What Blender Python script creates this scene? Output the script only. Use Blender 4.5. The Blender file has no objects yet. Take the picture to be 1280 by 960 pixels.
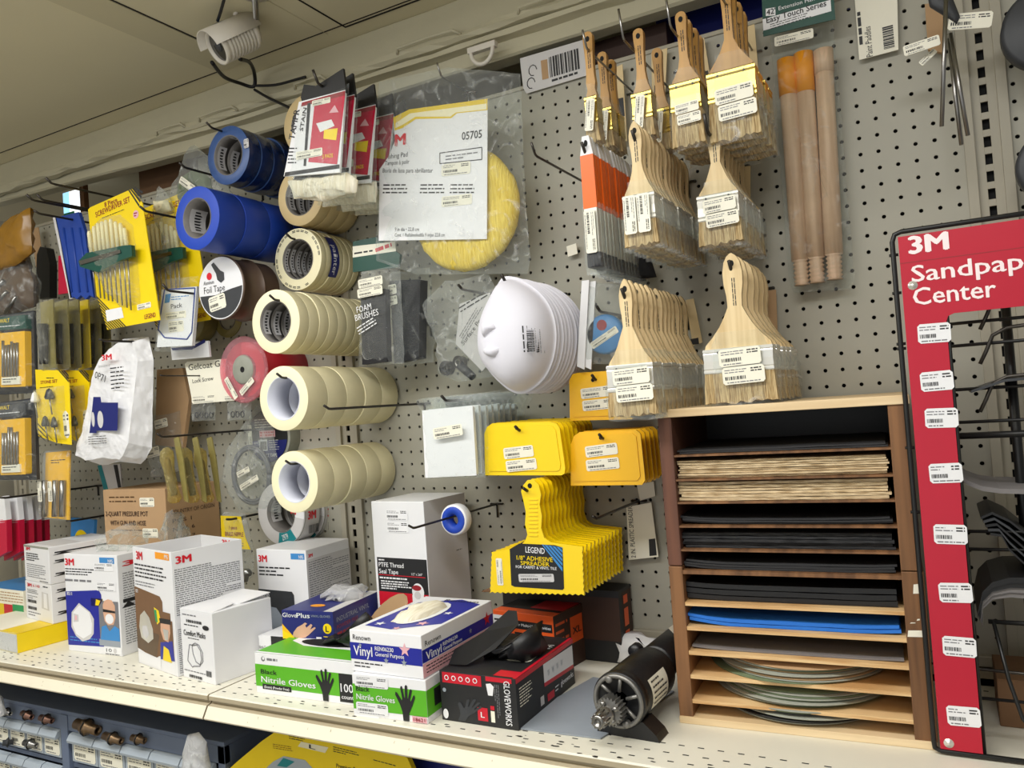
import bpy, bmesh, math, random
from mathutils import Vector, Matrix
IN = 0.0254
S = bpy.context.scene
COL = S.collection
random.seed(7)
# ---------------------------------------------------------------- camera
FPX = 987.575
R = Matrix(((0.87746386, 0.47447943, -0.07018867), (-0.07427149, -0.01015983, -0.9971863), (-0.4738575, 0.88020796, 0.02632541)))  # rows: right, down, forward
CAM = Vector((3.14707, -52.72786, -18.75038))          # inches; the pegboard is the plane y = 0, x to the right, z up
cd = bpy.data.cameras.new('camera'); cam = bpy.data.objects.new('camera', cd); COL.objects.link(cam)
cd.sensor_width = 36; cd.lens = 36 * FPX / 1280; cd.clip_start = .02; cd.clip_end = 60
M3 = Matrix((R[0], -R[1], -R[2])).transposed()
cam.matrix_world = Matrix.Translation(CAM * IN) @ M3.to_4x4()
S.camera = cam
# ---------------------------------------------------------------- light
S.view_settings.view_transform = 'Standard'; S.view_settings.look = 'None'
S.view_settings.gamma = 1; S.view_settings.use_curve_mapping = False
S.view_settings.exposure = -0.18
w = bpy.data.worlds.new('shop'); S.world = w; w.use_nodes = True
w.node_tree.nodes['Background'].inputs[0].default_value = (1.0, .98, .94, 1)
w.node_tree.nodes['Background'].inputs[1].default_value = 0.33
def area(name, loc, rot, sx, sy, energy, col):
    l = bpy.data.lights.new(name, 'AREA'); l.shape = 'RECTANGLE'; l.size = sx * IN; l.size_y = sy * IN
    l.energy = energy; l.color = col
    o = bpy.data.objects.new(name, l); COL.objects.link(o)
    o.location = Vector(loc) * IN; o.rotation_euler = [math.radians(a) for a in rot]; return o
area('ceiling_tube_light', (-34, -44, 12.2), (0, 0, 0), 96, 10, 36, (.98, .99, 1.0))
area('ceiling_tube_light_far', (-20, -104, 12.2), (18, 0, 0), 110, 14, 12, (1.0, .99, .97))
area('ceiling_fill_uplight', (-40, -66, 0), (180, 0, 0), 110, 12, 20, (1.0, .97, .90))  # added upward fill that lifts the ceiling and beam, not a fixture
area('front_fill_light', (-30, -140, -38), (90, 0, 0), 120, 60, 13, (.93, .97, 1.0))  # added soft fill behind the camera for the dark under-shelf front

# ---------------------------------------------------------------- pixel -> place
def ray(px, py):
    a = (px - 640) / FPX; b = (py - 480) / FPX
    return R[0] * a + R[1] * b + R[2]
def W(px, py, D):            # point seen at (px,py) that stands D inches in front of the pegboard
    d = ray(px, py); t = (-D - CAM.y) / d.y; return CAM + d * t
def WZ(px, py, z):
    d = ray(px, py); t = (z - CAM.z) / d.z; return CAM + d * t
# ---------------------------------------------------------------- materials
def lin(c):
    o = []
    for v in c:
        v /= 255; o.append(v / 12.92 if v <= .04045 else ((v + .055) / 1.055) ** 2.4)
    return (*o, 1)
MATS = {}
def mat(name, rgb, rough=.55, metal=0, var=.08, vs=40, bump=0, bs=80, spec=.5, emit=None, trans=0, coat=0):
    m = bpy.data.materials.new(name); m.use_nodes = True; nt = m.node_tree; N = nt.nodes; L = nt.links
    p = N['Principled BSDF']; p.inputs['Roughness'].default_value = rough; p.inputs['Metallic'].default_value = metal
    p.inputs['Specular IOR Level'].default_value = spec
    if coat: p.inputs['Coat Weight'].default_value = coat
    tc = N.new('ShaderNodeTexCoord')
    n = N.new('ShaderNodeTexNoise'); n.inputs['Scale'].default_value = vs; n.inputs['Detail'].default_value = 3
    L.new(tc.outputs['Object'], n.inputs['Vector'])
    mx = N.new('ShaderNodeMix'); mx.data_type = 'RGBA'
    c = lin(rgb); mx.inputs[6].default_value = tuple(v * (1 - var) for v in c[:3]) + (1,)
    mx.inputs[7].default_value = tuple(min(1, v * (1 + var)) for v in c[:3]) + (1,)
    L.new(n.outputs['Fac'], mx.inputs[0]); L.new(mx.outputs[2], p.inputs['Base Color'])
    if bump:
        b = N.new('ShaderNodeBump'); b.inputs['Strength'].default_value = bump; b.inputs['Distance'].default_value = .004
        n2 = N.new('ShaderNodeTexNoise'); n2.inputs['Scale'].default_value = bs; n2.inputs['Detail'].default_value = 5
        L.new(tc.outputs['Object'], n2.inputs['Vector']); L.new(n2.outputs['Fac'], b.inputs['Height']); L.new(b.outputs[0], p.inputs['Normal'])
    if emit: p.inputs['Emission Color'].default_value = lin(rgb); p.inputs['Emission Strength'].default_value = emit
    m.diffuse_color = c; MATS[name] = m; return m
def clear(name, tint=(250, 252, 251), base=.05, rough=.10, streak=.22, scale=30):
    m = bpy.data.materials.new(name); m.use_nodes = True; nt = m.node_tree; N = nt.nodes; L = nt.links
    N.remove(N['Principled BSDF']); out = N['Material Output']
    tr = N.new('ShaderNodeBsdfTransparent'); tr.inputs[0].default_value = lin(tint)
    pr = N.new('ShaderNodeBsdfPrincipled'); pr.inputs['Base Color'].default_value = lin(tint); pr.inputs['Roughness'].default_value = rough
    tc = N.new('ShaderNodeTexCoord'); no = N.new('ShaderNodeTexNoise'); no.inputs['Scale'].default_value = scale
    no.inputs['Detail'].default_value = 6; no.inputs['Distortion'].default_value = 1.6
    L.new(tc.outputs['Object'], no.inputs['Vector'])
    mr = N.new('ShaderNodeMapRange'); mr.inputs['From Min'].default_value = .56; mr.inputs['From Max'].default_value = .74
    mr.inputs['To Min'].default_value = base; mr.inputs['To Max'].default_value = base + streak
    L.new(no.outputs['Fac'], mr.inputs['Value'])
    lw = N.new('ShaderNodeLayerWeight'); lw.inputs['Blend'].default_value = .25
    ad = N.new('ShaderNodeMath'); ad.operation = 'ADD'; ad.use_clamp = True
    ml = N.new('ShaderNodeMath'); ml.operation = 'MULTIPLY'; ml.inputs[1].default_value = .22
    L.new(lw.outputs['Facing'], ml.inputs[0]); L.new(ml.outputs[0], ad.inputs[0]); L.new(mr.outputs['Result'], ad.inputs[1])
    bp = N.new('ShaderNodeBump'); bp.inputs['Strength'].default_value = .9; bp.inputs['Distance'].default_value = .006
    L.new(no.outputs['Fac'], bp.inputs['Height']); L.new(bp.outputs[0], pr.inputs['Normal'])
    mx = N.new('ShaderNodeMixShader'); L.new(ad.outputs[0], mx.inputs[0]); L.new(tr.outputs[0], mx.inputs[1]); L.new(pr.outputs[0], mx.inputs[2])
    L.new(mx.outputs[0], out.inputs[0]); MATS[name] = m; return m
def bands(name, c1, c2, scale, axis=2, rough=.7, dist=0.0, bump=.3, detail=2.0):
    """fine stripes along one axis: bristles, wood grain, sheet stacks"""
    m = bpy.data.materials.new(name); m.use_nodes = True; nt = m.node_tree; N = nt.nodes; L = nt.links
    p = N['Principled BSDF']; p.inputs['Roughness'].default_value = rough
    tc = N.new('ShaderNodeTexCoord'); mp = N.new('ShaderNodeMapping'); s = [scale * .06] * 3; s[axis] = scale
    if isinstance(axis, tuple): pass
    mp.inputs['Scale'].default_value = s; L.new(tc.outputs['Object'], mp.inputs[0])
    n = N.new('ShaderNodeTexNoise'); n.inputs['Scale'].default_value = 1; n.inputs['Detail'].default_value = detail; n.inputs['Distortion'].default_value = dist
    L.new(mp.outputs[0], n.inputs['Vector'])
    cr = N.new('ShaderNodeValToRGB'); cr.color_ramp.elements[0].position = .35; cr.color_ramp.elements[1].position = .65
    cr.color_ramp.elements[0].color = lin(c1); cr.color_ramp.elements[1].color = lin(c2)
    L.new(n.outputs['Fac'], cr.inputs[0]); L.new(cr.outputs[0], p.inputs['Base Color'])
    b = N.new('ShaderNodeBump'); b.inputs['Strength'].default_value = bump; b.inputs['Distance'].default_value = .002
    L.new(n.outputs['Fac'], b.inputs['Height']); L.new(b.outputs[0], p.inputs['Normal'])
    MATS[name] = m; return m
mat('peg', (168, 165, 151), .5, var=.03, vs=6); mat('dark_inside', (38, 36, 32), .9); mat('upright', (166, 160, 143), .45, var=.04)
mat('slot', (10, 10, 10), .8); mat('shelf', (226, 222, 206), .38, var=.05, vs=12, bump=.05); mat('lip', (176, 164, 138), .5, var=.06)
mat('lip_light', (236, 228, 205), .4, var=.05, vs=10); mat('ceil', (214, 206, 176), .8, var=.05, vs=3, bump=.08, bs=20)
mat('ceil_band', (200, 192, 162), .8, var=.05, vs=3); mat('beam', (192, 186, 160), .7, var=.07, vs=5, bump=.5, bs=25); mat('crack', (30, 26, 20), .9)
mat('floor', (176, 172, 160), .6, var=.1); mat('farwall', (150, 140, 120), .8)
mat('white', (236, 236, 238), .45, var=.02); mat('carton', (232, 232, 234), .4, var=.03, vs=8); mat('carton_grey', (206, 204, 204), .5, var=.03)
mat('ink', (30, 30, 32), .5); mat('ink_grey', (120, 120, 124), .5); mat('red', (200, 22, 44), .4); mat('logo_red', (214, 20, 40), .4)
mat('label', (240, 236, 218), .45, var=.02); mat('cream', (246, 238, 200), .5, var=.04, vs=20); mat('cream_side', (238, 228, 186), .6, var=.05, vs=60)
mat('tan_tape', (214, 190, 140), .5, var=.05); mat('tan_side', (222, 200, 150), .55, var=.05)
mat('core_grey', (112, 108, 104), .6, var=.25, vs=60); mat('core_white', (214, 216, 226), .55, var=.05)
mat('blue_tape', (18, 62, 168), .5, var=.06); mat('blue_side', (22, 66, 178), .55, var=.06); mat('navy_wrap', (22, 44, 96), .18, var=.35, vs=60, bump=.6, bs=60)
mat('navy_side', (52, 84, 140), .35, var=.2, vs=80); mat('steel', (150, 148, 145), .3, 1, var=.1); mat('wire', (70, 66, 62), .35, .8, var=.1)
mat('black_wire', (18, 18, 18), .4, var=.1); mat('black', (20, 20, 22), .45, var=.15); mat('black_rough', (26, 26, 28), .85, var=.2, bump=.3, bs=400)
mat('yellow', (246, 214, 8), .38, var=.04); mat('spread_yellow', (250, 214, 10), .35, var=.03, coat=.2); mat('orange_yellow', (248, 190, 14), .38, var=.03, coat=.2)
mat('yellow_print', (232, 200, 20), .4, var=.04); mat('maroon', (150, 30, 40), .5); mat('wood_light', (222, 198, 150), .55, var=.08, vs=30)
bands('wood_grain', (206, 178, 128), (232, 208, 162), 90, 0, .6); bands('wood_ply', (196, 150, 96), (232, 198, 146), 160, 2, .6)
bands('wood_brown', (98, 66, 40), (138, 96, 60), 70, 0, .6); bands('wood_redbrown', (82, 50, 38), (110, 70, 52), 70, 0, .6); bands('wood_varnish', (166, 120, 52), (196, 148, 74), 60, 0, .35)
bands('wood_pine', (214, 184, 138), (240, 216, 176), 60, 2, .6)
bands('wood_dowel', (196, 164, 134), (220, 190, 160), 90, 0, .55); bands('bristle_tan', (150, 122, 78), (214, 190, 142), 700, 0, .8, bump=1)
bands('bristle_black', (16, 16, 18), (58, 58, 64), 700, 0, .7, bump=1); bands('sheets_tan', (170, 142, 102), (234, 212, 172), 900, 2, .8, bump=.6)
bands('sheets_black', (14, 14, 16), (52, 52, 54), 900, 2, .8, bump=.6); bands('fleece', (222, 190, 60), (250, 226, 110), 200, 0, .95, dist=3, bump=1, detail=6)
bands('cotton', (222, 212, 184), (242, 236, 216), 120, 0, .9, dist=2, bump=1)
mat('ferrule_steel', (226, 224, 216), .28, .6, var=.06); mat('ferrule_brass', (214, 186, 96), .25, .9, var=.1)
mat('orange', (246, 108, 22), .35, var=.04); mat('orange_cap', (240, 156, 30), .5, var=.06); mat('green', (92, 178, 36), .4, var=.04); mat('navy', (28, 36, 110), .4, var=.06)
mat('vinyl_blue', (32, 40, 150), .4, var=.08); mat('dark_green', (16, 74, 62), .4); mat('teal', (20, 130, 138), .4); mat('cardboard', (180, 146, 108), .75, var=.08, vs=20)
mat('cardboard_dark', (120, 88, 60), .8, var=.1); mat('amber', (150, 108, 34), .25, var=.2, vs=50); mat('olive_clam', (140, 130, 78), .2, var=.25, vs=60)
mat('amber_brown', (84, 58, 26), .3, var=.3, vs=60); mat('blue_pack', (24, 62, 150), .5, var=.08); mat('sky', (60, 136, 200), .4); mat('skin', (214, 168, 140), .6)
mat('mask_white', (224, 223, 232), .85, var=.02); mat('red_sign', (184, 16, 46), .35, var=.03); mat('pink_white', (255, 232, 232), .4)
mat('charcoal', (52, 54, 58), .5, var=.2, vs=60); mat('motor_black', (24, 24, 26), .38, var=.2, vs=60, bump=.15); mat('cast', (140, 138, 134), .45, .75, var=.25, vs=80, bump=.3)
mat('brass_dark', (128, 106, 82), .35, .85, var=.25, vs=90); mat('copper', (136, 104, 92), .35, .85, var=.2); mat('cabinet', (104, 116, 140), .5, var=.06, vs=15)
mat('drawer', (168, 178, 188), .25, var=.05); mat('grey_sheet', (150, 158, 168), .35, var=.05); mat('blue_sheet', (36, 116, 214), .7, var=.08, vs=80, bump=.2)
mat('disc_grey', (150, 152, 140), .5, var=.15, vs=80); mat('disc_green', (104, 116, 86), .7, var=.2, vs=80); mat('grey_sandpaper', (120, 116, 116), .8, var=.1)
mat('carbon', (40, 40, 42), .6); mat('red_tape', (168, 20, 36), .4, var=.1); mat('foil_brown', (96, 78, 66), .4, .2, var=.15); mat('pack_red', (196, 18, 58), .35, var=.05)
mat('bottle_glass', (96, 60, 36), .2, var=.1); mat('screen', (150, 205, 240), .5, emit=1.6); mat('white_plastic', (214, 208, 196), .4, var=.02); mat('lens_black', (12, 12, 14), .08, coat=1)
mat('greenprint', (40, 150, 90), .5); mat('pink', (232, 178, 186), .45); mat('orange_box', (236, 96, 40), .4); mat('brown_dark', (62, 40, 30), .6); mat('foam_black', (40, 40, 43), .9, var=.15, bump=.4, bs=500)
mat('screen_white', (246, 250, 252), .5, emit=1.4); mat('ring_grey', (110, 112, 116), .4, var=.1); mat('olive', (100, 84, 24), .35, var=.2, vs=50)
clear('film', base=.05, streak=.3, scale=26); clear('film_light', base=.02, streak=.16, scale=36); clear('film_grey', (242, 244, 242), base=.08, streak=.28, scale=30); clear('film_amber', (235, 190, 90), base=.35, streak=.25, scale=30)
clear('film_white', (245, 245, 245), base=.35, streak=.4, scale=30); clear('clam', (246, 246, 236), base=.05, streak=.2, scale=45); clear('clam_amber', (236, 222, 160), base=.16, streak=.3, scale=45); clear('reel_pink', (250, 200, 208), base=.16, streak=.2, scale=20)
# ---------------------------------------------------------------- mesh builder (inches)
_TXT = {}
def glyphs(s, bold):
    k = (s, bold)
    if k not in _TXT:
        c = bpy.data.curves.new('t', 'FONT'); c.body = s; c.resolution_u = 2; c.offset = 0; c.size = 1
        o = bpy.data.objects.new('t', c); me = bpy.data.meshes.new_from_object(o)
        vs = [(v.co.x, v.co.y) for v in me.vertices]; fs = [tuple(p.vertices) for p in me.polygons]
        if bold:
            e = .045 if s in ('3M', 'M') else .014; n = len(vs); sh = ((-e, 0), (e, 0), (0, -e * .6), (0, e * .6)); fs = [tuple(i + k * n for i in f) for k in range(4) for f in fs]; vs = [(x + a, y + b, k * .003) for k, (a, b) in enumerate(sh) for x, y in vs]
        bpy.data.objects.remove(o); bpy.data.curves.remove(c); bpy.data.meshes.remove(me)
        vs = [v if len(v) == 3 else (*v, 0) for v in vs]; xs = [v[0] for v in vs] or [0, 1]; _TXT[k] = (vs, fs, min(xs), max(xs))
    return _TXT[k]
class Face:
    """a flat (or curved, with h) printing surface: origin O, unit axes u, v; w, h its size"""
    def __init__(s, O, u, v, w=1, h=1, hf=None):
        s.O = Vector(O); s.u = Vector(u).normalized(); s.v = Vector(v).normalized(); s.n = s.u.cross(s.v); s.w = w; s.h = h; s.hf = hf
    def at(s, a, b, lift): return s.O + s.u * a + s.v * b + s.n * (lift + (s.hf(a, b) if s.hf else 0))
class MB:
    def __init__(s): s.v = []; s.f = []; s.m = []; s.mats = []; s.sm = []
    def mi(s, m):
        if m not in s.mats: s.mats.append(m)
        return s.mats.index(m)
    def add(s, vs, fs, m, smooth=False):
        o = len(s.v); s.v += [tuple(v) for v in vs]; k = s.mi(m)
        for f in fs: s.f.append(tuple(i + o for i in f)); s.m.append(k); s.sm.append(smooth)
        return s
    def box(s, x0, x1, y0, y1, z0, z1, m):
        v = [(x, y, z) for z in (z0, z1) for y in (y0, y1) for x in (x0, x1)]
        return s.add(v, [(0, 2, 3, 1), (4, 5, 7, 6), (0, 1, 5, 4), (2, 6, 7, 3), (0, 4, 6, 2), (1, 3, 7, 5)], m)
    def prism(s, pts, y0, y1, m, m2=None, edge=None):        # polygon in (x, z) drawn out along y
        n = len(pts); a = sum(pts[i][0] * pts[(i + 1) % n][1] - pts[(i + 1) % n][0] * pts[i][1] for i in range(n))
        if a < 0: pts = pts[::-1]
        s.add([(x, y0, z) for x, z in pts], [tuple(range(n))], m); s.add([(x, y1, z) for x, z in pts], [tuple(range(n))[::-1]], m2 or m)
        return s.add([(x, y0, z) for x, z in pts] + [(x, y1, z) for x, z in pts], [(i, i + n, (i + 1) % n + n, (i + 1) % n) for i in range(n)], edge or m)
    def tube(s, P, r, m, k=8, cap=True):
        P = [Vector(p) for p in P]; n = len(P); vs = []
        rr = r if isinstance(r, (list, tuple)) else [r] * n
        up = None
        for i in range(n):
            t = (P[min(i + 1, n - 1)] - P[max(i - 1, 0)]).normalized()
            if up is None: up = Vector((0, 0, 1)) if abs(t.z) < .9 else Vector((1, 0, 0))
            a = t.cross(up).normalized(); b = a.cross(t).normalized(); up = b
            for j in range(k):
                q = 2 * math.pi * j / k; vs.append(P[i] + (a * math.cos(q) + b * math.sin(q)) * rr[i])
        fs = [(i * k + j, i * k + (j + 1) % k, (i + 1) * k + (j + 1) % k, (i + 1) * k + j) for i in range(n - 1) for j in range(k)]
        if cap: fs += [tuple(range(k))[::-1], tuple((n - 1) * k + j for j in range(k))]
        return s.add(vs, fs, m, True)
    def lathe(s, prof, m, O=(0, 0, 0), axis='y', seg=48, smooth=True, closed=False):    # prof: (radius, along axis)
        vs = []; n = len(prof)
        for r, a in prof:
            for j in range(seg):
                q = 2 * math.pi * j / seg; c = r * math.cos(q); d = r * math.sin(q)
                p = {'y': (c, a, d), 'z': (c, -d, a), 'x': (a, c, d)}[axis]; vs.append((p[0] + O[0], p[1] + O[1], p[2] + O[2]))
        rng = range(n if closed else n - 1)
        fs = [(i * seg + j, ((i + 1) % n) * seg + j, ((i + 1) % n) * seg + (j + 1) % seg, i * seg + (j + 1) % seg) for i in rng for j in range(seg)]
        return s.add(vs, fs, m, smooth)
    # printing
    def poly(s, F, pts, m, lift=.012):
        n = len(pts); a = sum(pts[i][0] * pts[(i + 1) % n][1] - pts[(i + 1) % n][0] * pts[i][1] for i in range(n))
        if a < 0: pts = pts[::-1]
        return s.add([F.at(a, b, lift) for a, b in pts], [tuple(range(n))], m)
    def rect(s, F, a0, b0, a1, b1, m, lift=.012, ang=0):
        if F.hf:
            k = 6; vs = [F.at(a0 + (a1 - a0) * i / k, b0 + (b1 - b0) * j / k, lift) for j in range(k + 1) for i in range(k + 1)]
            return s.add(vs, [(j * (k + 1) + i, j * (k + 1) + i + 1, (j + 1) * (k + 1) + i + 1, (j + 1) * (k + 1) + i) for j in range(k) for i in range(k)], m, True)
        return s.poly(F, [(a0, b0), (a1, b0), (a1, b1), (a0, b1)], m, lift)
    def disc(s, F, a, b, r, m, lift=.012, r2=None, k=24): return s.poly(F, [(a + r * math.cos(q * 2 * math.pi / k), b + (r2 or r) * math.sin(q * 2 * math.pi / k)) for q in range(k)], m, lift)
    def text(s, F, a, b, h, t, m, lift=.02, w=None, ang=0, bold=False, al='L'):
        vs, fs, x0, x1 = glyphs(t, bold); sx = sy = h / .72
        if w: sx = w / (x1 - x0)
        off = {'L': -x0, 'C': -(x0 + x1) / 2, 'R': -x1}[al]; c, d = math.cos(ang), math.sin(ang)
        P = [((x + off) * sx, y * sy, e) for x, y, e in vs]
        return s.add([F.at(a + x * c - y * d, b + x * d + y * c, lift + e) for x, y, e in P], fs, m)
    def lines(s, F, a0, b0, a1, b1, n, m='ink_grey', th=.35, lift=.018, seed=1, short=.5, ang=0, gaps=True):   # unreadable small print
        rnd = random.Random(seed); hh = (b1 - b0) / n; c, d = math.cos(ang), math.sin(ang)
        for i in range(n):
            y = b1 - hh * (i + .5); x = a0; e = a0 + (a1 - a0) * (1 if rnd.random() > short else rnd.uniform(.5, 1))
            while x < e:
                L = min(rnd.uniform(.6, 2.6) * hh, e - x) if gaps else e - x
                pts = [(x, y - hh * th / 2), (x + L, y - hh * th / 2), (x + L, y + hh * th / 2), (x, y + hh * th / 2)]
                if ang: pts = [(a0 + (p - a0) * c - (q - b0) * d, b0 + (p - a0) * d + (q - b0) * c) for p, q in pts]
                s.poly(F, pts, m, lift); x += L + .35 * hh
        return s
    def bars(s, F, a0, b0, a1, b1, m='ink', lift=.03, seed=3, ang=0, O=None):
        rnd = random.Random(seed); x = a0; c, d = math.cos(ang), math.sin(ang); O = O or (a0, b0); u = (a1 - a0) / 26
        while x < a1 - u:
            w_ = rnd.choice((.6, 1, 1.7)) * u; pts = [(x, b0), (min(x + w_, a1), b0), (min(x + w_, a1), b1), (x, b1)]
            pts = [(O[0] + (p - O[0]) * c - (q - O[1]) * d, O[1] + (p - O[0]) * d + (q - O[1]) * c) for p, q in pts]
            s.poly(F, pts, m, lift); x += w_ + rnd.choice((.6, 1)) * u
        return s
    def price(s, F, a, b, w_, h, ang=0, lift=.02, m='label', seed=1):      # price sticker, (a,b) its lower left corner
        c, d = math.cos(ang), math.sin(ang); T = lambda p, q: (a + p * c - q * d, b + p * d + q * c)
        r = h * .12; pts = [(r, 0), (w_ - r, 0), (w_, r), (w_, h - r), (w_ - r, h), (r, h), (0, h - r), (0, r)]
        s.poly(F, [T(p, q) for p, q in pts], m, lift)
        G = Face(F.at(a, b, lift), F.u * c + F.v * d, F.v * c - F.u * d)
        s.lines(G, w_ * .06, h * .62, w_ * .6, h * .9, 2, 'ink_grey', .35, .008, seed); s.lines(G, w_ * .68, h * .62, w_ * .94, h * .9, 2, 'ink', .5, .008, seed + 1, 0)
        s.bars(G, w_ * .06, h * .26, w_ * .55, h * .46, 'ink', .008, seed); s.lines(G, w_ * .1, h * .05, w_ * .9, h * .17, 1, 'ink_grey', .5, .008, seed + 2); return s
    def build(s, name, parent=None, loc=None, bev=0, rotz=0, sub=0, solid=0):
        me = bpy.data.meshes.new(name); me.from_pydata([(x * IN, y * IN, z * IN) for x, y, z in s.v], [], s.f)
        for m in s.mats: me.materials.append(MATS[m])
        me.polygons.foreach_set('material_index', s.m); me.polygons.foreach_set('use_smooth', s.sm); me.update()
        o = bpy.data.objects.new(name, me); COL.objects.link(o)
        if loc is not None: o.location = Vector(loc) * IN
        if rotz: o.rotation_euler.z = rotz
        if parent: o.parent = parent
        if bev: b = o.modifiers.new('b', 'BEVEL'); b.width = bev * IN; b.segments = 2; b.limit_method = 'ANGLE'; b.angle_limit = math.radians(40)
        if sub: b = o.modifiers.new('s', 'SUBSURF'); b.levels = b.render_levels = sub
        if solid: b = o.modifiers.new('d', 'SOLIDIFY'); b.thickness = solid * IN
        return o
def tag(o, label, cat, group=None, kind=None):
    if label: o['label'] = label
    if cat: o['category'] = cat
    if group: o['group'] = group
    if kind: o['kind'] = kind
    return o
def structure(o): o['kind'] = 'structure'; return o
def empty(name, loc, label, cat, group=None, rotz=0):
    o = bpy.data.objects.new(name, None); o.empty_display_size = .01; COL.objects.link(o); o.location = Vector(loc) * IN; o.rotation_euler.z = rotz
    return tag(o, label, cat, group)
KIDS = {}
def dup(root, dloc, label=None, rot=None):
    def cp(o, par):
        c = o.copy(); COL.objects.link(c)
        if par: c.parent = par
        for ch in [k for k in bpy.data.objects if k.parent == o]: cp(ch, c)
        return c
    r = cp(root, None); r.location = root.location + Vector(dloc) * IN
    if label: r['label'] = label
    if rot: r.rotation_euler = rot
    return r
ORD = ['front', 'second', 'third', 'fourth', 'fifth', 'sixth', 'seventh', 'eighth', 'ninth', 'tenth', 'eleventh', 'twelfth', 'thirteenth', 'fourteenth', 'fifteenth', 'sixteenth']
class Item:
    """a hanging thing: root at the place seen at (px,py), D inches out; P maps a pixel to its local (x, z) on that plane"""
    def __init__(s, name, label, cat, px, py, D, group=None):
        s.O = W(px, py, D); s.D = D; s.root = empty(name, s.O, label, cat, group)
    def P(s, px, py, dd=0):
        q = W(px, py, s.D + dd) - s.O; return (q.x, q.z)
    def PP(s, pts, dd=0): return [s.P(x, y, dd) for x, y in pts]
    def F(s, t=0): return Face((0, -t, 0), (1, 0, 0), (0, 0, 1))
    def line(s, a, b):          # two pixels -> start, angle, length on the plane
        p = s.P(*a); q = s.P(*b); return p, math.atan2(q[1] - p[1], q[0] - p[0]), math.hypot(q[0] - p[0], q[1] - p[1])
    def text(s, mb, F, a, b, hpx, t, m, bold=False, lift=.02):
        p, an, L = s.line(a, b); h = abs(s.P(a[0], a[1])[1] - s.P(a[0], a[1] - hpx)[1]); mb.text(F, p[0], p[1], h, t, m, lift, L, an, bold)
    def price(s, mb, F, a, b, hpx, seed=1, lift=.02, m='label'):      # a, b: lower left and lower right pixel
        p, an, L = s.line(a, b); h = abs(s.P(a[0], a[1])[1] - s.P(a[0], a[1] - hpx)[1]); mb.price(F, p[0], p[1], L, h, an, lift, m, seed)
    def lines(s, mb, F, a, b, hpx, n, m='ink_grey', seed=1, th=.35, short=.5):  # a, b lower left / right
        p, an, L = s.line(a, b); h = abs(s.P(a[0], a[1])[1] - s.P(a[0], a[1] - hpx)[1]); G = Face(F.at(p[0], p[1], 0), F.u * math.cos(an) + F.v * math.sin(an), F.v * math.cos(an) - F.u * math.sin(an)); mb.lines(G, 0, 0, L, h, n, m, th, .018, seed, short)
def pouch(mb, pts, t, m, y=0, seed=1, jit=.12, rings=(1, .93, .78, .55, .28), back=True):
    """an inflated bag from an outline in (x, z): bulges t towards -y and +y"""
    rnd = random.Random(seed); q = []
    for i in range(len(pts)):                      # subdivide the outline
        a, b = pts[i], pts[(i + 1) % len(pts)]; L = math.hypot(b[0] - a[0], b[1] - a[1]); k = max(1, int(L / .7))
        q += [(a[0] + (b[0] - a[0]) * j / k, a[1] + (b[1] - a[1]) * j / k) for j in range(k)]
    n = len(q); cx = sum(p[0] for p in q) / n; cz = sum(p[1] for p in q) / n
    a = sum(q[i][0] * q[(i + 1) % n][1] - q[(i + 1) % n][0] * q[i][1] for i in range(n))
    if a < 0: q = q[::-1]
    q = [(x + rnd.uniform(-1, 1) * jit * .3, z + rnd.uniform(-1, 1) * jit * .3) for x, z in q]
    for sgn in ((-1, 1) if back else (-1,)):
        vs = []
        for r in rings:
            g = math.sqrt(max(0, 1 - r * r)) ** .8
            for x, z in q:
                jj = 0 if r == 1 else rnd.uniform(-jit, jit)
                vs.append((cx + (x - cx) * r + jj * .5, y + sgn * t * g + jj * t, cz + (z - cz) * r + jj * .5))
        vs.append((cx, y + sgn * t, cz)); R_ = len(rings)
        fs = [(i * n + j, i * n + (j + 1) % n, (i + 1) * n + (j + 1) % n, (i + 1) * n + j) for i in range(R_ - 1) for j in range(n)]
        fs += [((R_ - 1) * n + j, (R_ - 1) * n + (j + 1) % n, R_ * n) for j in range(n)]
        if sgn > 0: fs = [f[::-1] for f in fs]
        mb.add(vs, fs, m, True)
    return mb
def rounded(x0, z0, x1, z1, r, k=5):
    o = []
    for cx, cz, a in ((x1 - r, z1 - r, 0), (x0 + r, z1 - r, 90), (x0 + r, z0 + r, 180), (x1 - r, z0 + r, 270)):
        o += [(cx + r * math.cos(math.radians(a + 90 * i / k)), cz + r * math.sin(math.radians(a + 90 * i / k))) for i in range(k + 1)]
    return o
# ================================================================ SETTING
def pegboard(name, x0, cols, z0, rows, X0, X1, Z0, Z1, label):
    """a perforated panel: real 1/4 inch holes on a 1 inch grid, first hole column at x0, lowest row at z0"""
    vs = []; fs = []; k = 8; r = .125
    for i in range(cols):
        for j in range(rows):
            cx = x0 + i; cz = z0 + j; o = len(vs)
            l = cx - .5 if i else X0; rr = cx + .5 if i < cols - 1 else X1; b = cz - .5 if j else Z0; t = cz + .5 if j < rows - 1 else Z1
            out = [(rr, cz), (rr, t), (cx, t), (l, t), (l, cz), (l, b), (cx, b), (rr, b)]
            vs += [(x, 0, z) for x, z in out]
            cir = [(cx + r * math.cos(math.radians(45 * q)), cz + r * math.sin(math.radians(45 * q))) for q in range(8)]
            vs += [(x, 0, z) for x, z in cir] + [(x, .14, z) for x, z in cir]
            for q in range(8):
                p = (q + 1) % 8; fs.append((o + q, o + 8 + q, o + 8 + p, o + p)); fs.append((o + 8 + q, o + 16 + q, o + 16 + p, o + 8 + p))
    mb = MB(); mb.add(vs, fs, 'peg'); return structure(mb.build(name))
pegboard('wall_back', -41.0 + .0, 47, -34, 39, -41.38 + .9, 6.62 - .9, -35.0, 4.75, '')
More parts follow.
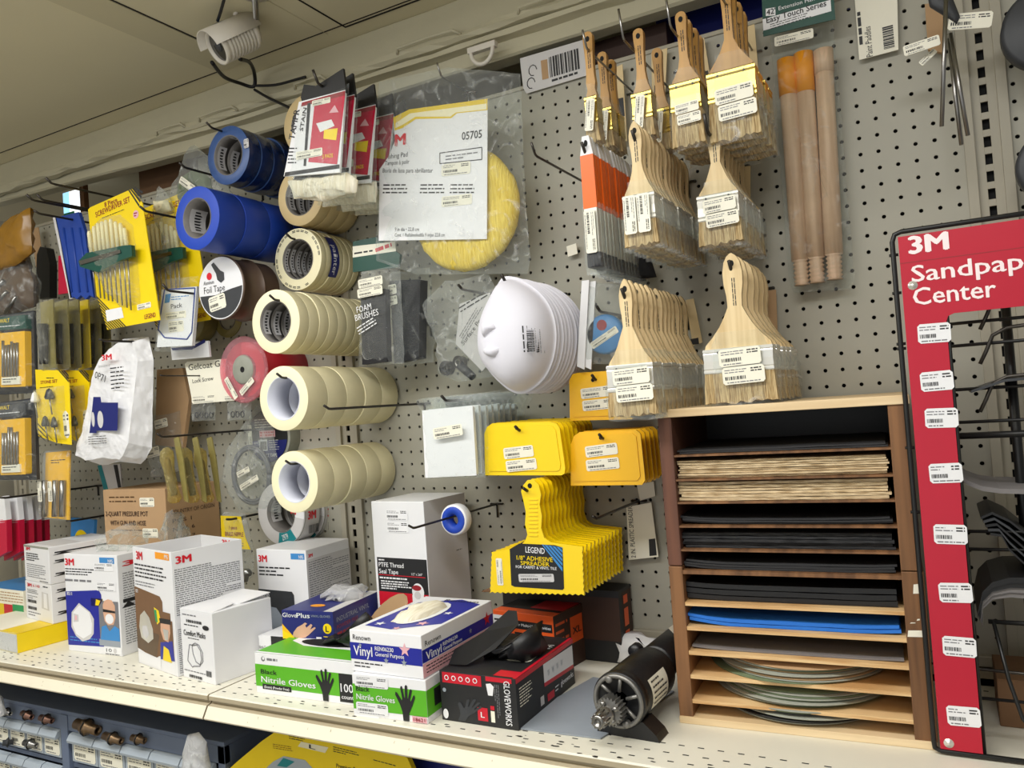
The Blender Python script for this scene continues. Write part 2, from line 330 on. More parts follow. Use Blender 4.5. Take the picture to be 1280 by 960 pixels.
pegboard('wall_back', -88.7, 47, -34.6, 40, -89.38 + .9, -41.38 - .9, -35.0, 4.75, '')
pegboard('wall_back', 8.07, 12, -34.7, 40, 6.62 + .9, 22, -35.0, 4.75, '')
mb = MB(); mb.box(-92, 24, 1.6, 1.9, -72, 4.7, 'dark_inside'); structure(mb.build('wall_inner_backing'))
for x in (-89.38, -41.38, 6.62):     # slotted uprights between the panels
    mb = MB()
    for s_ in (-1, 1):
        mb.box(x + s_ * .9 - .26, x + s_ * .9 + .26, -.32, .3, -35, 4.75, 'upright'); mb.box(x + s_ * .42 - .24, x + s_ * .42 + .24, -.05, .1, -72, 4.75, 'upright')
    mb.box(x - .18, x + .18, 0.35, .5, -72, 4.75, 'slot')
    for k in range(-36, 5): mb.box(x - .19, x + .19, -.05, .1, k - .42 , k - .03, 'upright') if False else mb.box(x - .19, x + .19, -.05, .1, k + .62, k + 1.02, 'upright')
    structure(mb.build('trim_upright', bev=.02))
mb = MB()
for a, b in ((-88.3, -42.4), (-40.4, 5.7), (7.5, 22)):
    mb.box(a, b, -.45, .2, -35.55, -34.95, 'upright'); mb.box(a, b, -.25, .2, -36.3, -35.7, 'lip'); mb.box(a, b, -.12, .5, 4.7, 5.0, 'upright')
structure(mb.build('trim_rails', bev=.05))
# shelf: two steel decks meeting under the gap at x = -41.4
def shelf(x0, x1, label, seed):
    mb = MB(); rnd = random.Random(seed)
    prof = [(-.2, -36.7), (-15.9, -36.7), (-16.0, -36.78), (-16.0, -37.05), (-15.75, -37.1), (-15.75, -37.3), (-16.1, -37.4), (-16.5, -38.08), (-16.45, -38.18), (-16.1, -38.18), (-15.4, -37.5), (-.2, -37.5)]
    n = len(prof); vs = [(x, y, z) for x in (x0, x1) for y, z in prof]; k = len(mb.v)
    mlist = ['shelf', 'shelf', 'lip', 'lip', 'lip', 'lip', 'lip_light', 'lip_light', 'lip_light', 'lip', 'lip', 'shelf']  # tan recess band under the deck edge has its shade put into the colour
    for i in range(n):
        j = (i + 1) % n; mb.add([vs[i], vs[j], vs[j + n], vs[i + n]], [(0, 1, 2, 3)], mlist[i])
    mb.add(vs[:n], [tuple(range(n))], 'lip'); mb.add(vs[n:], [tuple(range(n))[::-1]], 'lip')
    T = Face((0, 0, -36.7), (1, 0, 0), (0, 1, 0)); x = math.ceil(x0) + .2
    while x < x1 - .4:      # rows of punched slots near the front and at the back
        for y, o in ((-15.2, 0), (-14.3, .5), (-13.3, 0)): mb.rect(T, x + o - .1, y - .05, x + o + .22, y + .05, 'slot', .006)
        for y in (-1.1, -2.1): mb.rect(T, x - .12, y - .07, x + .12, y + .07, 'slot', .006)
        x += 1
    for k in range(34):     # chipped paint on the lip
        a = rnd.uniform(x0 + 1, x1 - 1); b = rnd.choice((-15.9, -15.6, -15.0)) + rnd.uniform(-.05, .2); r = rnd.uniform(.04, .14)
        mb.poly(T, [(a + r * 2 * math.cos(q) * rnd.uniform(.5, 1), b + r * math.sin(q) * rnd.uniform(.3, .9)) for q in [z * math.pi / 3 for z in range(6)]], 'crack', .008)
    L = Face((0, -16.5, -38.08), (1, 0, 0), (0, .4, .68))
    for k in range(14):
        a = rnd.uniform(x0 + 1, x1 - 1); b = rnd.uniform(.1, .6); mb.rect(L, a, b, a + rnd.uniform(.02, .06), b + rnd.uniform(.04, .16), 'lip', .006)
    return tag(mb.build('metal_shelf'), label, 'shelf', 'cream metal shelves under the pegboard')
shelf(-89.3, -41.45, 'cream metal shelf deck left of the seam, carrying the respirator boxes', 2)
shelf(-41.3, 6.55, 'cream metal shelf deck right of the seam, carrying the glove boxes and wooden rack', 3)
shelf(6.7, 24, 'cream metal shelf deck at the right edge behind the red sign', 4)
# ceiling, beam with rough mouldings, far wall of the next aisle, floor
mb = MB(); mb.box(-160, 60, -150, 0.2, 13, 13.6, 'ceil'); structure(mb.build('ceiling'))
mb = MB(); mb.box(-51.6, -48.2, -120, -2.4, 12.93, 13, 'ceil_band'); mb.box(-48.15, -48.0, -120, -2.4, 12.96, 13, 'crack'); mb.box(-160, 60, -2.5, -2.4, 12.96, 13.0, 'crack')
mb.box(-39.2, -39.12, -8.7, -2, 12.96, 13, 'ceil_band'); mb.box(-37.3, -37.15, -120, -2, 12.96, 13, 'crack'); mb.box(-37.2, 60, -2.15, -2.0, 12.95, 13, 'crack'); structure(mb.build('trim_ceiling_joints'))
mb = MB()
def strip(prof, x0, x1, m, seg=60, amp=.08, seed=1):
    rnd = random.Random(seed); n = len(prof); vs = []
    for i in range(seg + 1):
        x = x0 + (x1 - x0) * i / seg; vs += [(x, y + rnd.uniform(-amp, amp), z + (max(0, -50 - x) * .035 if z < 9.6 and prof[0][1] < 9.6 else 0) + rnd.uniform(-amp, amp)) for y, z in prof]
    mb.add(vs, [(i * n + j, i * n + j + 1, (i + 1) * n + j + 1, (i + 1) * n + j) for i in range(seg) for j in range(n - 1)], m, False)
strip([(-.1, 13.1), (-.35, 12.9), (-.4, 10.4), (-.3, 10.15)], -100, 40, 'beam', 50, .03, 1)
strip([(-.3, 10.2), (-.95, 10.15), (-1.05, 9.75), (-.8, 9.5), (-.2, 9.45)], -100, 40, 'beam', 90, .1, 2)
strip([(-.2, 9.5), (-.7, 9.3), (-.72, 8.9), (.1, 8.8)], -100, 40, 'beam', 60, .07, 3)
strip([(.1, 8.85), (.1, 7.75), (.3, 7.6), (1.6, 7.6)], -100, 40, 'beam', 50, .03, 4)
mb.box(-100, 40, -.15, .0, 12.93, 13.02, 'crack'); structure(mb.build('trim_beam'))
mb = MB()
for x, L, z in ((-62, 4, 9.9), (-56, 5, 9.85), (-44, 3.5, 9.9), (-33, 6, 9.95), (-22, 5, 9.9), (-14, 5, 9.95)):   # lumps of painted-over tape
    P = [(x, -1.0, z), (x + .2, -1.25, z + .35), (x + L * .5, -1.2, z + .4), (x + L * .9, -1.25, z + .3), (x + L, -1.0, z - .1)]
    mb.tube(P, .13, 'beam', 6)
structure(mb.build('trim_beam_lumps'))
mb = MB(); mb.box(-140, 60, 38, 39, -72, 14, 'farwall'); structure(mb.build('wall_far'))
mb = MB(); mb.box(-140, 60, .3, 38, 12.9, 13.5, 'ceil'); structure(mb.build('ceiling_far'))
mb = MB(); mb.box(-160, 60, -150, 38, -73, -72.5, 'floor'); structure(mb.build('floor'))
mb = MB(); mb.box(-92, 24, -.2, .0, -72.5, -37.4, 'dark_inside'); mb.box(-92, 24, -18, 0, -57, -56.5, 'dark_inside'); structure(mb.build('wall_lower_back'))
mb = MB(); mb.box(-92.6, -92, -16, 12, -72, 7, 'upright'); structure(mb.build('wall_left_end'))
# things seen through the gap above the pegboard
mb = MB(); mb.box(-90, 24, 2.0, 22, 1.1, 1.49, 'shelf'); structure(mb.build('trim_back_shelf'))
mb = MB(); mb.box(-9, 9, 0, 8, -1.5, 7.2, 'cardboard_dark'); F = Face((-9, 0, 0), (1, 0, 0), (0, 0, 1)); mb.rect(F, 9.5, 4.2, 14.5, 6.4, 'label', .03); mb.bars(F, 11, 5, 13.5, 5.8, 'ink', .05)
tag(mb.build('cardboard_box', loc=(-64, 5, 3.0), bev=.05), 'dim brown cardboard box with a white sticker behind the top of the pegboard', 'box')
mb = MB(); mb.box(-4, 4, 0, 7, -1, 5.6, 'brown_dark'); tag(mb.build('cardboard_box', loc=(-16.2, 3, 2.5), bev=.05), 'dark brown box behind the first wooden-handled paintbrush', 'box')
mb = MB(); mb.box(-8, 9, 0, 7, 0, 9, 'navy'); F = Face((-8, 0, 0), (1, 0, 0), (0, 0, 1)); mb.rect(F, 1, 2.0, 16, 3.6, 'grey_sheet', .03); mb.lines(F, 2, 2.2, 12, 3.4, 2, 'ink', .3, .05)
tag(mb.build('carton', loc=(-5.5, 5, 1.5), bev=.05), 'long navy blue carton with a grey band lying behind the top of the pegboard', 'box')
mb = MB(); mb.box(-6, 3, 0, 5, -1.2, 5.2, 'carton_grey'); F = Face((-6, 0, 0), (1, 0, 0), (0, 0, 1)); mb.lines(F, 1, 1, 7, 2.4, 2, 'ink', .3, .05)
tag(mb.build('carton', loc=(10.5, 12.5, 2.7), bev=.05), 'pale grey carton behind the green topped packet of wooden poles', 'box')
mb = MB(); p = [W(*a, -7) for a in ((79, 247), (101, 235), (101, 268), (80, 276))]
mb.box(p[0].x, p[1].x, 7, 7.3, p[3].z, p[1].z, 'screen_white'); F = Face((p[0].x, 7, p[3].z), (1, 0, 0), (0, 0, 1)); w_ = p[1].x - p[0].x; h_ = p[1].z - p[3].z
mb.rect(F, 0, 0, w_ * .35, h_, 'screen', .03); mb.rect(F, 0, 0, w_ * .6, h_ * .25, 'greenprint', .05); mb.box(p[1].x, p[1].x + .8, 6.8, 7.4, p[3].z - 1, p[1].z + .6, 'wood_brown')
tag(mb.build('lit_poster'), 'small bright blue and white lit poster seen through the gap under the beam', 'poster')
# ring and security camera on the beam / ceiling
P = W(603, 62, 1.4); mb = MB(); pts = []
for i in range(17):
    q = math.pi * (1.0 + i / 16) ; pts.append((.95 * math.cos(q), -.1, 1.25 * math.sin(q) * .9))
mb.tube(pts, .17, 'white_plastic', 8); mb.box(-1.2, 1.2, -.25, .25, -.1, .35, 'white_plastic')
tag(mb.build('hanging_ring', loc=P, bev=.04), 'cream plastic half-ring hanging from the lower edge of the beam', 'ring')
C0 = W(288, 52, 9); r_ = empty('security_camera', C0, 'white ribbed bullet security camera under the ceiling with black cable', 'camera')
ax = (W(262, 58, 11.2) - W(310, 42, 7)).normalized()       # looks to the lower left, towards the aisle
ax = Vector((-.35, -.75, -.56)).normalized()
def oriented(mb, ax, roll=0):
    z = ax; U = -R[0] * .45 - R[1] * .65 - R[2] * .55; y = -(U - z * U.dot(z)).normalized(); x = y.cross(z).normalized(); M = Matrix((x, y, z)).transposed(); mb.v = [tuple(M @ Vector(v)) for v in mb.v]; return mb
mb = MB(); prof = [(0, -2.2), (1.0, -2.2), (1.28, -1.9)]
for i in range(9): prof += [(1.3, -1.8 + i * .3), (1.3, -1.6 + i * .3), (1.22, -1.58 + i * .3), (1.22, -1.52 + i * .3)]
prof += [(1.3, 1.0), (1.3, 1.35), (1.12, 1.35), (1.05, 1.1)]
mb.lathe(prof, 'white_plastic', axis='z', seg=36); oriented(mb, ax); mb.build('housing', r_)
mb = MB(); mb.lathe([(0, 1.12), (1.06, 1.12)], 'lens_black', axis='z', seg=36); mb.lathe([(0, 1.2), (.35, 1.2), (.38, 1.12)], 'charcoal', axis='z', seg=24); oriented(mb, ax).build('lens', r_)
mb = MB(); k = 20; vs = []
for a in (-2.3, 1.9):
    for rr in (1.45, 1.52):
        for i in range(k + 1):
            q = math.radians(180 + 8 + 164 * i / k); vs.append((rr * math.cos(q), rr * math.sin(q), a))
n = k + 1
for i in range(k): mb_f = None
fs = []
for i in range(k):
    fs += [(i, i + 1, 2 * n + i + 1, 2 * n + i), (n + i, 3 * n + i, 3 * n + i + 1, n + i + 1), (2 * n + i, 2 * n + i + 1, 3 * n + i + 1, 3 * n + i), (i, n + i, n + i + 1, i + 1)]
mb.add(vs, fs, 'white_plastic', True); F = Face((-.45, -1.53, -.1), (0, 0, -1), (-1, 0, 0))
mb.disc(Face((0, -1.53, .3), (0, 0, 1), (1, 0, 0)), 0, 0, .55, 'sky', .01, .32); mb.text(Face((0, -1.53, .3), (0, 0, 1), (1, 0, 0)), -.4, -.12, .25, 'swann', 'white', .02, .8, bold=True)
mb.tube([(0, -1.5, -2.2), (0, -1.72, -1.8), (0, -1.5, -1.4)], .16, 'white_plastic'); oriented(mb, ax, 0).build('sunshield', r_)
top = WZ(318, -14, 13) - C0; bk = -ax * 2.1
mb = MB(); mb.tube([bk, bk - ax * .5, Vector((top.x, top.y, 2.0))], .22, 'steel', 8); mb.build('ball_joint', r_)
mb = MB(); mb.tube([(top.x, top.y, 1.7), (top.x, top.y, 1.9), (top.x, top.y, 13 - C0.z - .3)], [.6, .78, .78], 'white_plastic', 20); mb.lathe([(0, 0), (1.3, 0), (1.4, -.3), (0, -.3)][::-1], 'white_plastic', (top.x, top.y, 13 - C0.z), 'z', 28)
mb.build('mounting_bracket', r_)
def cable(pts, r, m, label, cat='cable', name='cable', smooth=6):
    P = [W(*p) for p in pts]; Q = []
    for i in range(len(P) - 1):
        p0, p1, p2, p3 = P[max(i - 1, 0)], P[i], P[i + 1], P[min(i + 2, len(P) - 1)]
        for j in range(smooth):
            t = j / smooth; Q.append(.5 * ((2 * p1) + (p2 - p0) * t + (2 * p0 - 5 * p1 + 4 * p2 - p3) * t * t + (3 * p1 - p0 - 3 * p2 + p3) * t ** 3))
    Q.append(P[-1]); mb = MB(); mb.tube(Q, r, m, 8); return tag(mb.build(name), label, cat)
cable([(281, -4, 11), (276, 14, 10.5), (272, 26, 10)], .12, 'black', 'short black cable running from the ceiling into the top of the security camera')
cable([(265, 78, 8), (280, 96, 5), (300, 104, 2.5), (317, 108, 1.5), (318, 92, 2), (312, 78, 4), (300, 74, 7)], .16, 'black', 'thick black cable looping below the security camera')
cable([(317, 107, 1.5), (345, 106, 1.4), (382, 96, 1.6)], .12, 'black', 'black cable tie end pointing right from the loop below the security camera')
cable([(318, 112, 1.4), (335, 122, 1.4), (352, 130, 1.4), (368, 138, 1.4)], .12, 'black', 'black wire running down the beam towards the red packets')
# ================================================================ HOOKS
def hook(px, py, D, label, up=.55, m='wire', r=.1, plate=True):
    """wire peg hook: (px,py) is where its bent-up tip is seen, D inches out; straight arm back into the board"""
    t = W(px, py, D); z = t.z - up; mb = MB()
    mb.tube([(0, 0, 0), (0, .45, -up * .9), (0, .7, -up), (0, D + .25, -up)], r, m, 8)
    o = empty('wire_hook', t, label, 'hook', 'wire hooks on the pegboard'); mb.build('arm', o)
    if plate:
        mb = MB(); mb.tube([(-.5, D - .15, -up), (.5, D - .15, -up)], r * .9, m); mb.tube([(0, D - .12, -up), (0, D - .12, -up - 1.0), (0, D + .3, -up - 1.0)], r * .9, m)
        for s_ in (-.5, .5): mb.tube([(s_, D - .15, -up), (s_, D + .3, -up)], r * .9, m)
        mb.build('mount', o)
    return o
# ================================================================ BRUSHES
def outline(hl, pts):      # half-width profile -> symmetric polygon, pts: (fraction down the handle, half width)
    R_ = [(w_, -f * hl) for f, w_ in pts]; return R_ + [(-x, z) for x, z in R_[::-1]]
def brush(label, loc, hl, w_, fl, bl, kind, group, labels=True, t=.32, hole=.55):
    """paint brush hanging by its handle: origin at the handle's tip"""
    o = empty('paint_brush', loc, label, 'paintbrush', group)
    hm = {'chip': 'wood_grain', 'varnish': 'wood_varnish', 'pale': 'wood_grain'}[kind]
    mb = MB()
    if kind == 'chip': P = outline(hl, [(0, .03), (.03, .14), (.09, .27), (.18, .36), (.3, .36), (.42, .29), (.55, .26), (.66, w_ * .18), (.76, w_ * .25), (.86, w_ * .34), (.94, w_ * .45), (1, w_ * .5)])
    elif kind == 'pale': P = outline(hl, [(0, .05), (.03, .25), (.09, .42), (.2, .52), (.32, .5), (.44, .4), (.56, .38), (.66, w_ * .17), (.76, w_ * .25), (.86, w_ * .36), (.94, w_ * .47), (1, w_ * .5)])
    else: P = outline(hl, [(0, .08), (.02, .24), (.06, .31), (.14, .31), (.3, .26), (.5, .24), (.64, .25), (.76, max(.3, w_ * .2)), (.86, w_ * .33), (.94, w_ * .45), (1, w_ * .48)])
    mb.prism(P, -t / 2, t / 2, hm); F = Face((0, -t / 2, 0), (1, 0, 0), (0, 0, 1))
    mb.disc(F, 0, -hole, .13, 'slot', .012, .17)
    if labels: mb.lines(Face((0, -t / 2, 0), (0, 0, -1), (1, 0, 0)), hl * .26, -.1, hl * .55, .14, 2, 'ink', .4, .014, 5, 0)
    mb.build('handle', o, bev=.07)
    ft = t * 1.25; fm = 'ferrule_brass' if kind == 'varnish' else 'ferrule_steel'
    mb = MB(); h2 = w_ / 2
    zz = [0, .04, .12, .16, .2, .5, .8, .84, .88, .96, 1]; dd = [0, .03, .03, 0, .02, 0, .02, 0, .03, .03, 0]
    ring = lambda z, e: [(-h2 - e, -ft - e, z), (h2 + e, -ft - e, z), (h2 + e + .02, ft + e, z), (-h2 - e - .02, ft + e, z)]
    vs = []
    for a, b in zip(zz, dd): vs += ring(-hl + .08 - a * (fl + .08), b)
    n = len(zz); mb.add(vs, [(i * 4 + j, (i + 1) * 4 + j, (i + 1) * 4 + (j + 1) % 4, i * 4 + (j + 1) % 4) for i in range(n - 1) for j in range(4)] + [(0, 1, 2, 3), tuple(range(4 * n - 4, 4 * n))[::-1]], fm)
    F = Face((0, -ft - .03, 0), (1, 0, 0), (0, 0, 1))
    for s_ in (-.28, .28): mb.disc(F, s_ * w_, -hl - fl * .1, .06, 'charcoal', .012)
    mb.build('ferrule', o)
    mb = MB(); z0 = -hl - fl + .02; z1 = z0 - bl; rnd = random.Random(3); k = 14; vs = []
    for z, e, d in ((z0, 0, .0), (z0 - bl * .5, .05, .05), (z1, .1, .0)):
        for i in range(k + 1): vs.append((-h2 - e + (w_ + 2 * e) * i / k, -ft * .95 - d, z + (rnd.uniform(-.12, .1) if z == z1 else 0)))
        for i in range(k + 1): vs.append((h2 + e - (w_ + 2 * e) * i / k, ft * .95 + d, z + (rnd.uniform(-.12, .1) if z == z1 else 0)))
    n = 2 * (k + 1); mb.add(vs, [(i * n + j, (i + 1) * n + j, (i + 1) * n + (j + 1) % n, i * n + (j + 1) % n) for i in range(2) for j in range(n)] + [tuple(range(2 * n, 3 * n))[::-1]], 'bristle_tan')
    mb.build('bristles', o)
    mb = MB(); s0 = -hl * .82; s1 = z1 - .25; hw = h2 + .28; rnd = random.Random(9); K = 7
    vs = []
    for j in range(K + 1):
        z = s0 + (s1 - s0) * j / K
        for x, y in ((-hw, 0), (-h2 * .6, -ft - .13), (0, -ft - .2), (h2 * .6, -ft - .13), (hw, 0), (h2 * .6, ft + .13), (0, ft + .18), (-h2 * .6, ft + .13)):
            q = (.55 + .45 * min(1, j / 3)) if abs(x) == hw else 1; vs.append((x * q + rnd.uniform(-.05, .05), y + rnd.uniform(-.06, .06), z + rnd.uniform(-.08, .08)))
    mb.add(vs, [(i * 8 + j, (i + 1) * 8 + j, (i + 1) * 8 + (j + 1) % 8, i * 8 + (j + 1) % 8) for i in range(K) for j in range(8)], 'film', True); mb.build('plastic_sleeve', o)
    if labels:
        F = Face((0, -ft - .26, 0), (1, 0, 0), (0, 0, 1)); mb = MB(); ww = min(w_ * .8, 2.2); lh = ww * .42 if ww > 1.2 else .6
        if labels == 'side': # two tall stickers turned on their side
            G = Face((0, -ft - .26, 0), (0, 0, -1), (1, 0, 0)); 
            for i in range(2): mb.price(G, hl * 1.0, -w_ * .46 + i * w_ * .44, fl + bl * .55, w_ * .4, 0, .0, 'label', i); (i == 0) and (mb.build('price_label', o), mb.__init__())
        elif labels == 'one': mb.price(Face((0, -ft - .26, 0), (0, 0, -1), (1, 0, 0)), hl * 1.04, -w_ * .2, 1.9, .55, math.radians(-8), 0, 'label', 4)
        else:
            q = 1.15 if kind == 'varnish' else .75; mb.price(F, -ww * .42, -hl - fl * q, ww, lh, math.radians(2), 0, 'label', 2); mb.build('price_label', o); mb = MB(); mb.price(F, -ww * .36, -hl - fl * q - lh - .05, ww, lh, math.radians(2), 0, 'label', 6)
        mb.build('price_label', o)
    return o
def stack(first, n, D0, D1, lab, tilt=0.0, jit=.05, seed=1):
    rnd = random.Random(seed)
    for i in range(1, n):
        dup(first, (rnd.uniform(-jit, jit), (D0 - D1) * i / (n - 1), rnd.uniform(-jit, jit)), lab(ORD[i] if i < 16 else 'last'))
def dz(px, y0, y1, D): return abs(W(px, y0, D).z - W(px, y1, D).z)
def dx(x0, x1, py, D): return abs(W(x0, py, D).x - W(x1, py, D).x)
# lower left chip brushes
b = brush('front chip brush with two price stickers in the long row left of the wooden rack', W(781, 349, 12), dz(785, 349, 458, 12), dx(761, 818, 470, 12), dz(785, 458, 490, 12), dz(785, 490, 520, 12), 'chip', 'pale chip brushes on the peg left of the rack', t=.28)
stack(b, 13, 12, 1.6, lambda k: k + ' brush from the front in the long row left of the wooden rack')
hook(777, 361, 12.5, 'wire hook through the row of chip brushes left of the wooden rack')
# lower right wide brush
b = brush('wide chip brush in front, with two price stickers, hanging right above the wooden rack', W(914, 317, 9.5), dz(915, 317, 437, 9.5), dx(880, 966, 445, 9.5), dz(915, 437, 466, 9.5), dz(915, 466, 503, 9.5), 'pale', 'wide chip brushes above the wooden rack', t=.34)
stack(b, 6, 9.5, 2.2, lambda k: k + ' brush from the front in the row of wide chip brushes above the wooden rack')
hook(911, 326, 10, 'wire hook through the wide chip brushes above the wooden rack')
# middle left
b = brush('front brush with upright price stickers in the middle row right of the orange brushes', W(793, 152, 10.5), dz(795, 152, 247, 10.5), dx(783, 822, 250, 10.5), dz(795, 247, 278, 10.5), dz(795, 278, 309, 10.5), 'chip', 'two inch chip brushes in the middle row', labels='side', t=.27)
stack(b, 13, 10.5, 1.4, lambda k: k + ' brush from the front in the middle row right of the orange brushes')
hook(790, 163, 11, 'wire hook through the middle row of chip brushes')
b = brush('front brush with two flat price stickers in the short row left of the wooden poles', W(891, 154, 7.5), dz(893, 154, 246, 7.5), dx(870, 921, 250, 7.5), dz(893, 246, 277, 7.5), dz(893, 277, 307, 7.5), 'chip', 'chip brushes left of the wooden poles', t=.27)
stack(b, 7, 7.5, 1.5, lambda k: k + ' brush from the front in the middle row just left of the wooden poles')
hook(880, 142, 9, 'wire hook through the short middle row of chip brushes', up=.9)
# top row varnish brushes
def vb(label, px, py, D, ys, xs, lab='two', grp='brass ferrule brushes in the top row'):
    return brush(label, W(px, py, D), dz(px, py, ys[0], D), dx(*xs, ys[0], D), dz(px, ys[0], ys[1], D), dz(px, ys[1], ys[2], D), 'varnish', grp, labels=lab, t=.36, hole=.45)
b = vb('narrow brass ferrule brush with thin wooden handle, leftmost of the top row', 735, 41, 8, (126, 158, 182), (734, 748), 'one')
b = vb('narrow wooden brush hanging just behind and right of the leftmost top row brush', 753, 66, 5, (140, 168, 188), (752, 768), 'one')
dup(b, (.1, 1.2, -.1), 'narrow brush hidden mostly behind the second narrow brush of the top row')
hook(728, 37, 9, 'thin wire hook carrying the narrow brushes at the left of the top row', up=1.0, r=.07, m='steel')
b = vb('brush with thin wooden handle and brass ferrule, second peg of the top row', 798, 37, 8, (121, 153, 176), (791, 815), 'one')
dup(b, (.15, 3.0, -.1), 'thin handled brush hanging behind the brush on the second peg of the top row')
hook(773, 11, 10, 'thin wire hook of the second peg of the top row, its tip against the beam', up=1.6, r=.07, m='steel')
b = vb('medium brass ferrule brush with two price stickers, third peg of the top row', 851, 16, 8, (108, 143, 186), (836, 873))
stack(b, 4, 8, 4.4, lambda k: k + ' brush from the front on the third peg of the top row')
hook(832, -6, 10, 'thin wire hook of the third peg of the top row', up=1.6, r=.07, m='steel')
b = vb('large brass ferrule brush with two price stickers, fourth peg of the top row', 906, -22, 7.5, (93, 130, 178), (886, 946))
stack(b, 4, 7.5, 3.3, lambda k: k + ' large brush from the front on the fourth peg of the top row')
hook(898, -34, 9, 'wire hook of the fourth peg of the top row, above the large brass ferrule brushes', up=1.2, r=.07, m='steel')
# orange handled brushes
D = 9; O = W(733, 171, D); o = empty('foam_brush', O, 'front brush of the orange handled row, with a tall cream price sticker', 'paintbrush', 'orange handled brushes')
h = dz(733, 171, 195, D); h2 = dz(733, 171, 262, D); h3 = dz(733, 171, 318, D); h4 = dz(733, 171, 336, D); w2 = dx(727, 744, 230, D) / 2
mb = MB(); mb.prism([(-w2 * .5, 0), (w2 * .5, 0), (w2 * .95, -h), (-w2 * .95, -h)], -.2, .2, 'white'); F = Face((0, -.2, 0), (1, 0, 0), (0, 0, 1)); mb.disc(F, 0, -.45, .12, 'slot', .012, .2); mb.build('white_grip_end', o, bev=.06)
mb = MB(); mb.prism([(-w2 * .95, -h), (w2 * .95, -h), (w2, -h2), (-w2, -h2)], -.22, .22, 'orange'); mb.build('orange_handle', o, bev=.06)
mb = MB(); mb.box(-w2 * .95, w2 * .95, -.24, .24, -h3, -h2, 'ferrule_steel'); mb.build('ferrule', o, bev=.03)
mb = MB(); mb.box(-w2, w2, -.24, .24, -h4, -h3, 'bristle_black'); mb.build('bristles', o, bev=.03)
mb = MB(); pouch(mb, [(-w2 * 1.3, -h2 + .3), (w2 * 1.3, -h2 + .3), (w2 * 1.4, -h4 - .4), (-w2 * 1.4, -h4 - .4)], .36, 'film'); mb.build('plastic_sleeve', o)
mb = MB(); mb.price(Face((0, -.42, 0), (0, 0, -1), (1, 0, 0)), h2 + .15, -w2 * .85, h3 - h2 - .1, w2 * 1.6, 0, 0, 'label', 3); mb.build('price_label', o)
stack(o, 14, 9, 1.2, lambda k: k + ' brush from the front in the row of orange handled brushes', jit=.04)
hook(727, 178, 9.6, 'wire hook through the orange handled brushes')
# dark bristle bundles behind / under the orange row
it = Item('foam_brush_pack', 'black foam brush pack hanging low behind the orange handled brushes', 'brush pack', 762, 300, 2.2)
mb = MB(); pouch(mb, it.PP([(748, 312), (812, 318), (822, 345), (760, 352), (742, 330)]), .7, 'black_rough', jit=.3, seed=4); mb.build('pack', it.root)
# divider cards behind the rows
def card(pts, D, label, m='wood_light', t=.06, prints=None, name='hook_card', cat='card', group=None):
    cx = sum(p[0] for p in pts) / len(pts); cy = sum(p[1] for p in pts) / len(pts)
    it = Item(name, label, cat, cx, cy, D, group); mb = MB(); mb.prism(it.PP(pts), 0, t, m)
    if prints: prints(it, mb, it.F())
    mb.build('board', it.root); return it
blackend = lambda c: (lambda it, mb, F: mb.poly(F, it.PP(c), 'ink', .02))
card([(766, 86), (778, 80), (784, 176), (772, 180)], .6, 'tan card with a black end behind the leftmost top row brushes', prints=blackend([(770, 124), (779, 122), (781, 145), (772, 147)]))
card([(814, 66), (834, 60), (830, 152), (816, 154)], .6, 'tan card with a black square behind the second peg of the top row', prints=blackend([(818, 107), (829, 104), (829, 115), (818, 117)]))
card([(864, 52), (880, 47), (890, 110), (874, 116)], .6, 'tan card with a black square behind the third peg of the top row', prints=blackend([(875, 92), (885, 88), (886, 96), (876, 99)]))
card([(932, 34), (943, 30), (948, 90), (938, 95)], .6, 'tan card behind the fourth peg of the top row')
card([(925, 209), (938, 207), (938, 268), (928, 272)], .6, 'tan card hanging behind the short middle row of chip brushes')
card([(857, 375), (867, 373), (878, 428), (866, 432)], .6, 'tan card with a black square behind the long row of chip brushes', prints=blackend([(863, 424), (873, 422), (874, 430), (865, 431)]))
card([(952, 364), (970, 362), (972, 420), (958, 424)], .6, 'olive tan card behind the wide chip brushes', m='cardboard')
card([(708, 308), (720, 304), (722, 317), (710, 321)], .5, 'tiny cream tag on the pegboard beside the orange handled brushes', m='label')
def bc(it, mb, F):
    it.lines(mb, F, (703, 640), (716, 636), 24, 2, 'ink_grey'); p = it.P(712, 660); mb.poly(F, it.PP([(711, 646), (722, 641), (726, 660), (716, 664)]), 'ink', .02)
card([(700, 585), (707, 583), (728, 660), (714, 666)], .7, 'tan card with barcode hanging behind the yellow notched spreaders', prints=bc)
def bc2(it, mb, F):
    a = it.P(794, 697); b2 = it.P(790, 640); mb.text(Face((0, 0, 0), (0, 0, 1), (-1, 0, 0)), a[1], -a[0] - .05, .34, '2 IN. PLASTIC SPREADER', 'ink', .02, b2[1] - a[1] + .4)
    mb.poly(F, it.PP([(811, 674), (819, 673), (821, 694), (812, 695)]), 'ink', .02)
card([(783, 634), (814, 628), (823, 696), (786, 700)], .5, 'cream spreader price card behind the empty hook left of the rack', m='label', prints=bc2)
card([(796, 606), (817, 602), (819, 620), (800, 626)], .3, 'small pale card on the pegboard above the spreader price card', m='label')
hook(741, 645, 8.4, 'empty wire hook with a pale tip between the yellow spreaders and the wooden rack', up=.25)
hook(664, 178, 9.5, 'long empty wire hook sticking out left of the orange handled brushes', up=.7, r=.08)
hook(405, 507, 11.9, 'long empty wire hook crossing in front of the fourth roll stack', up=.25, r=.09)
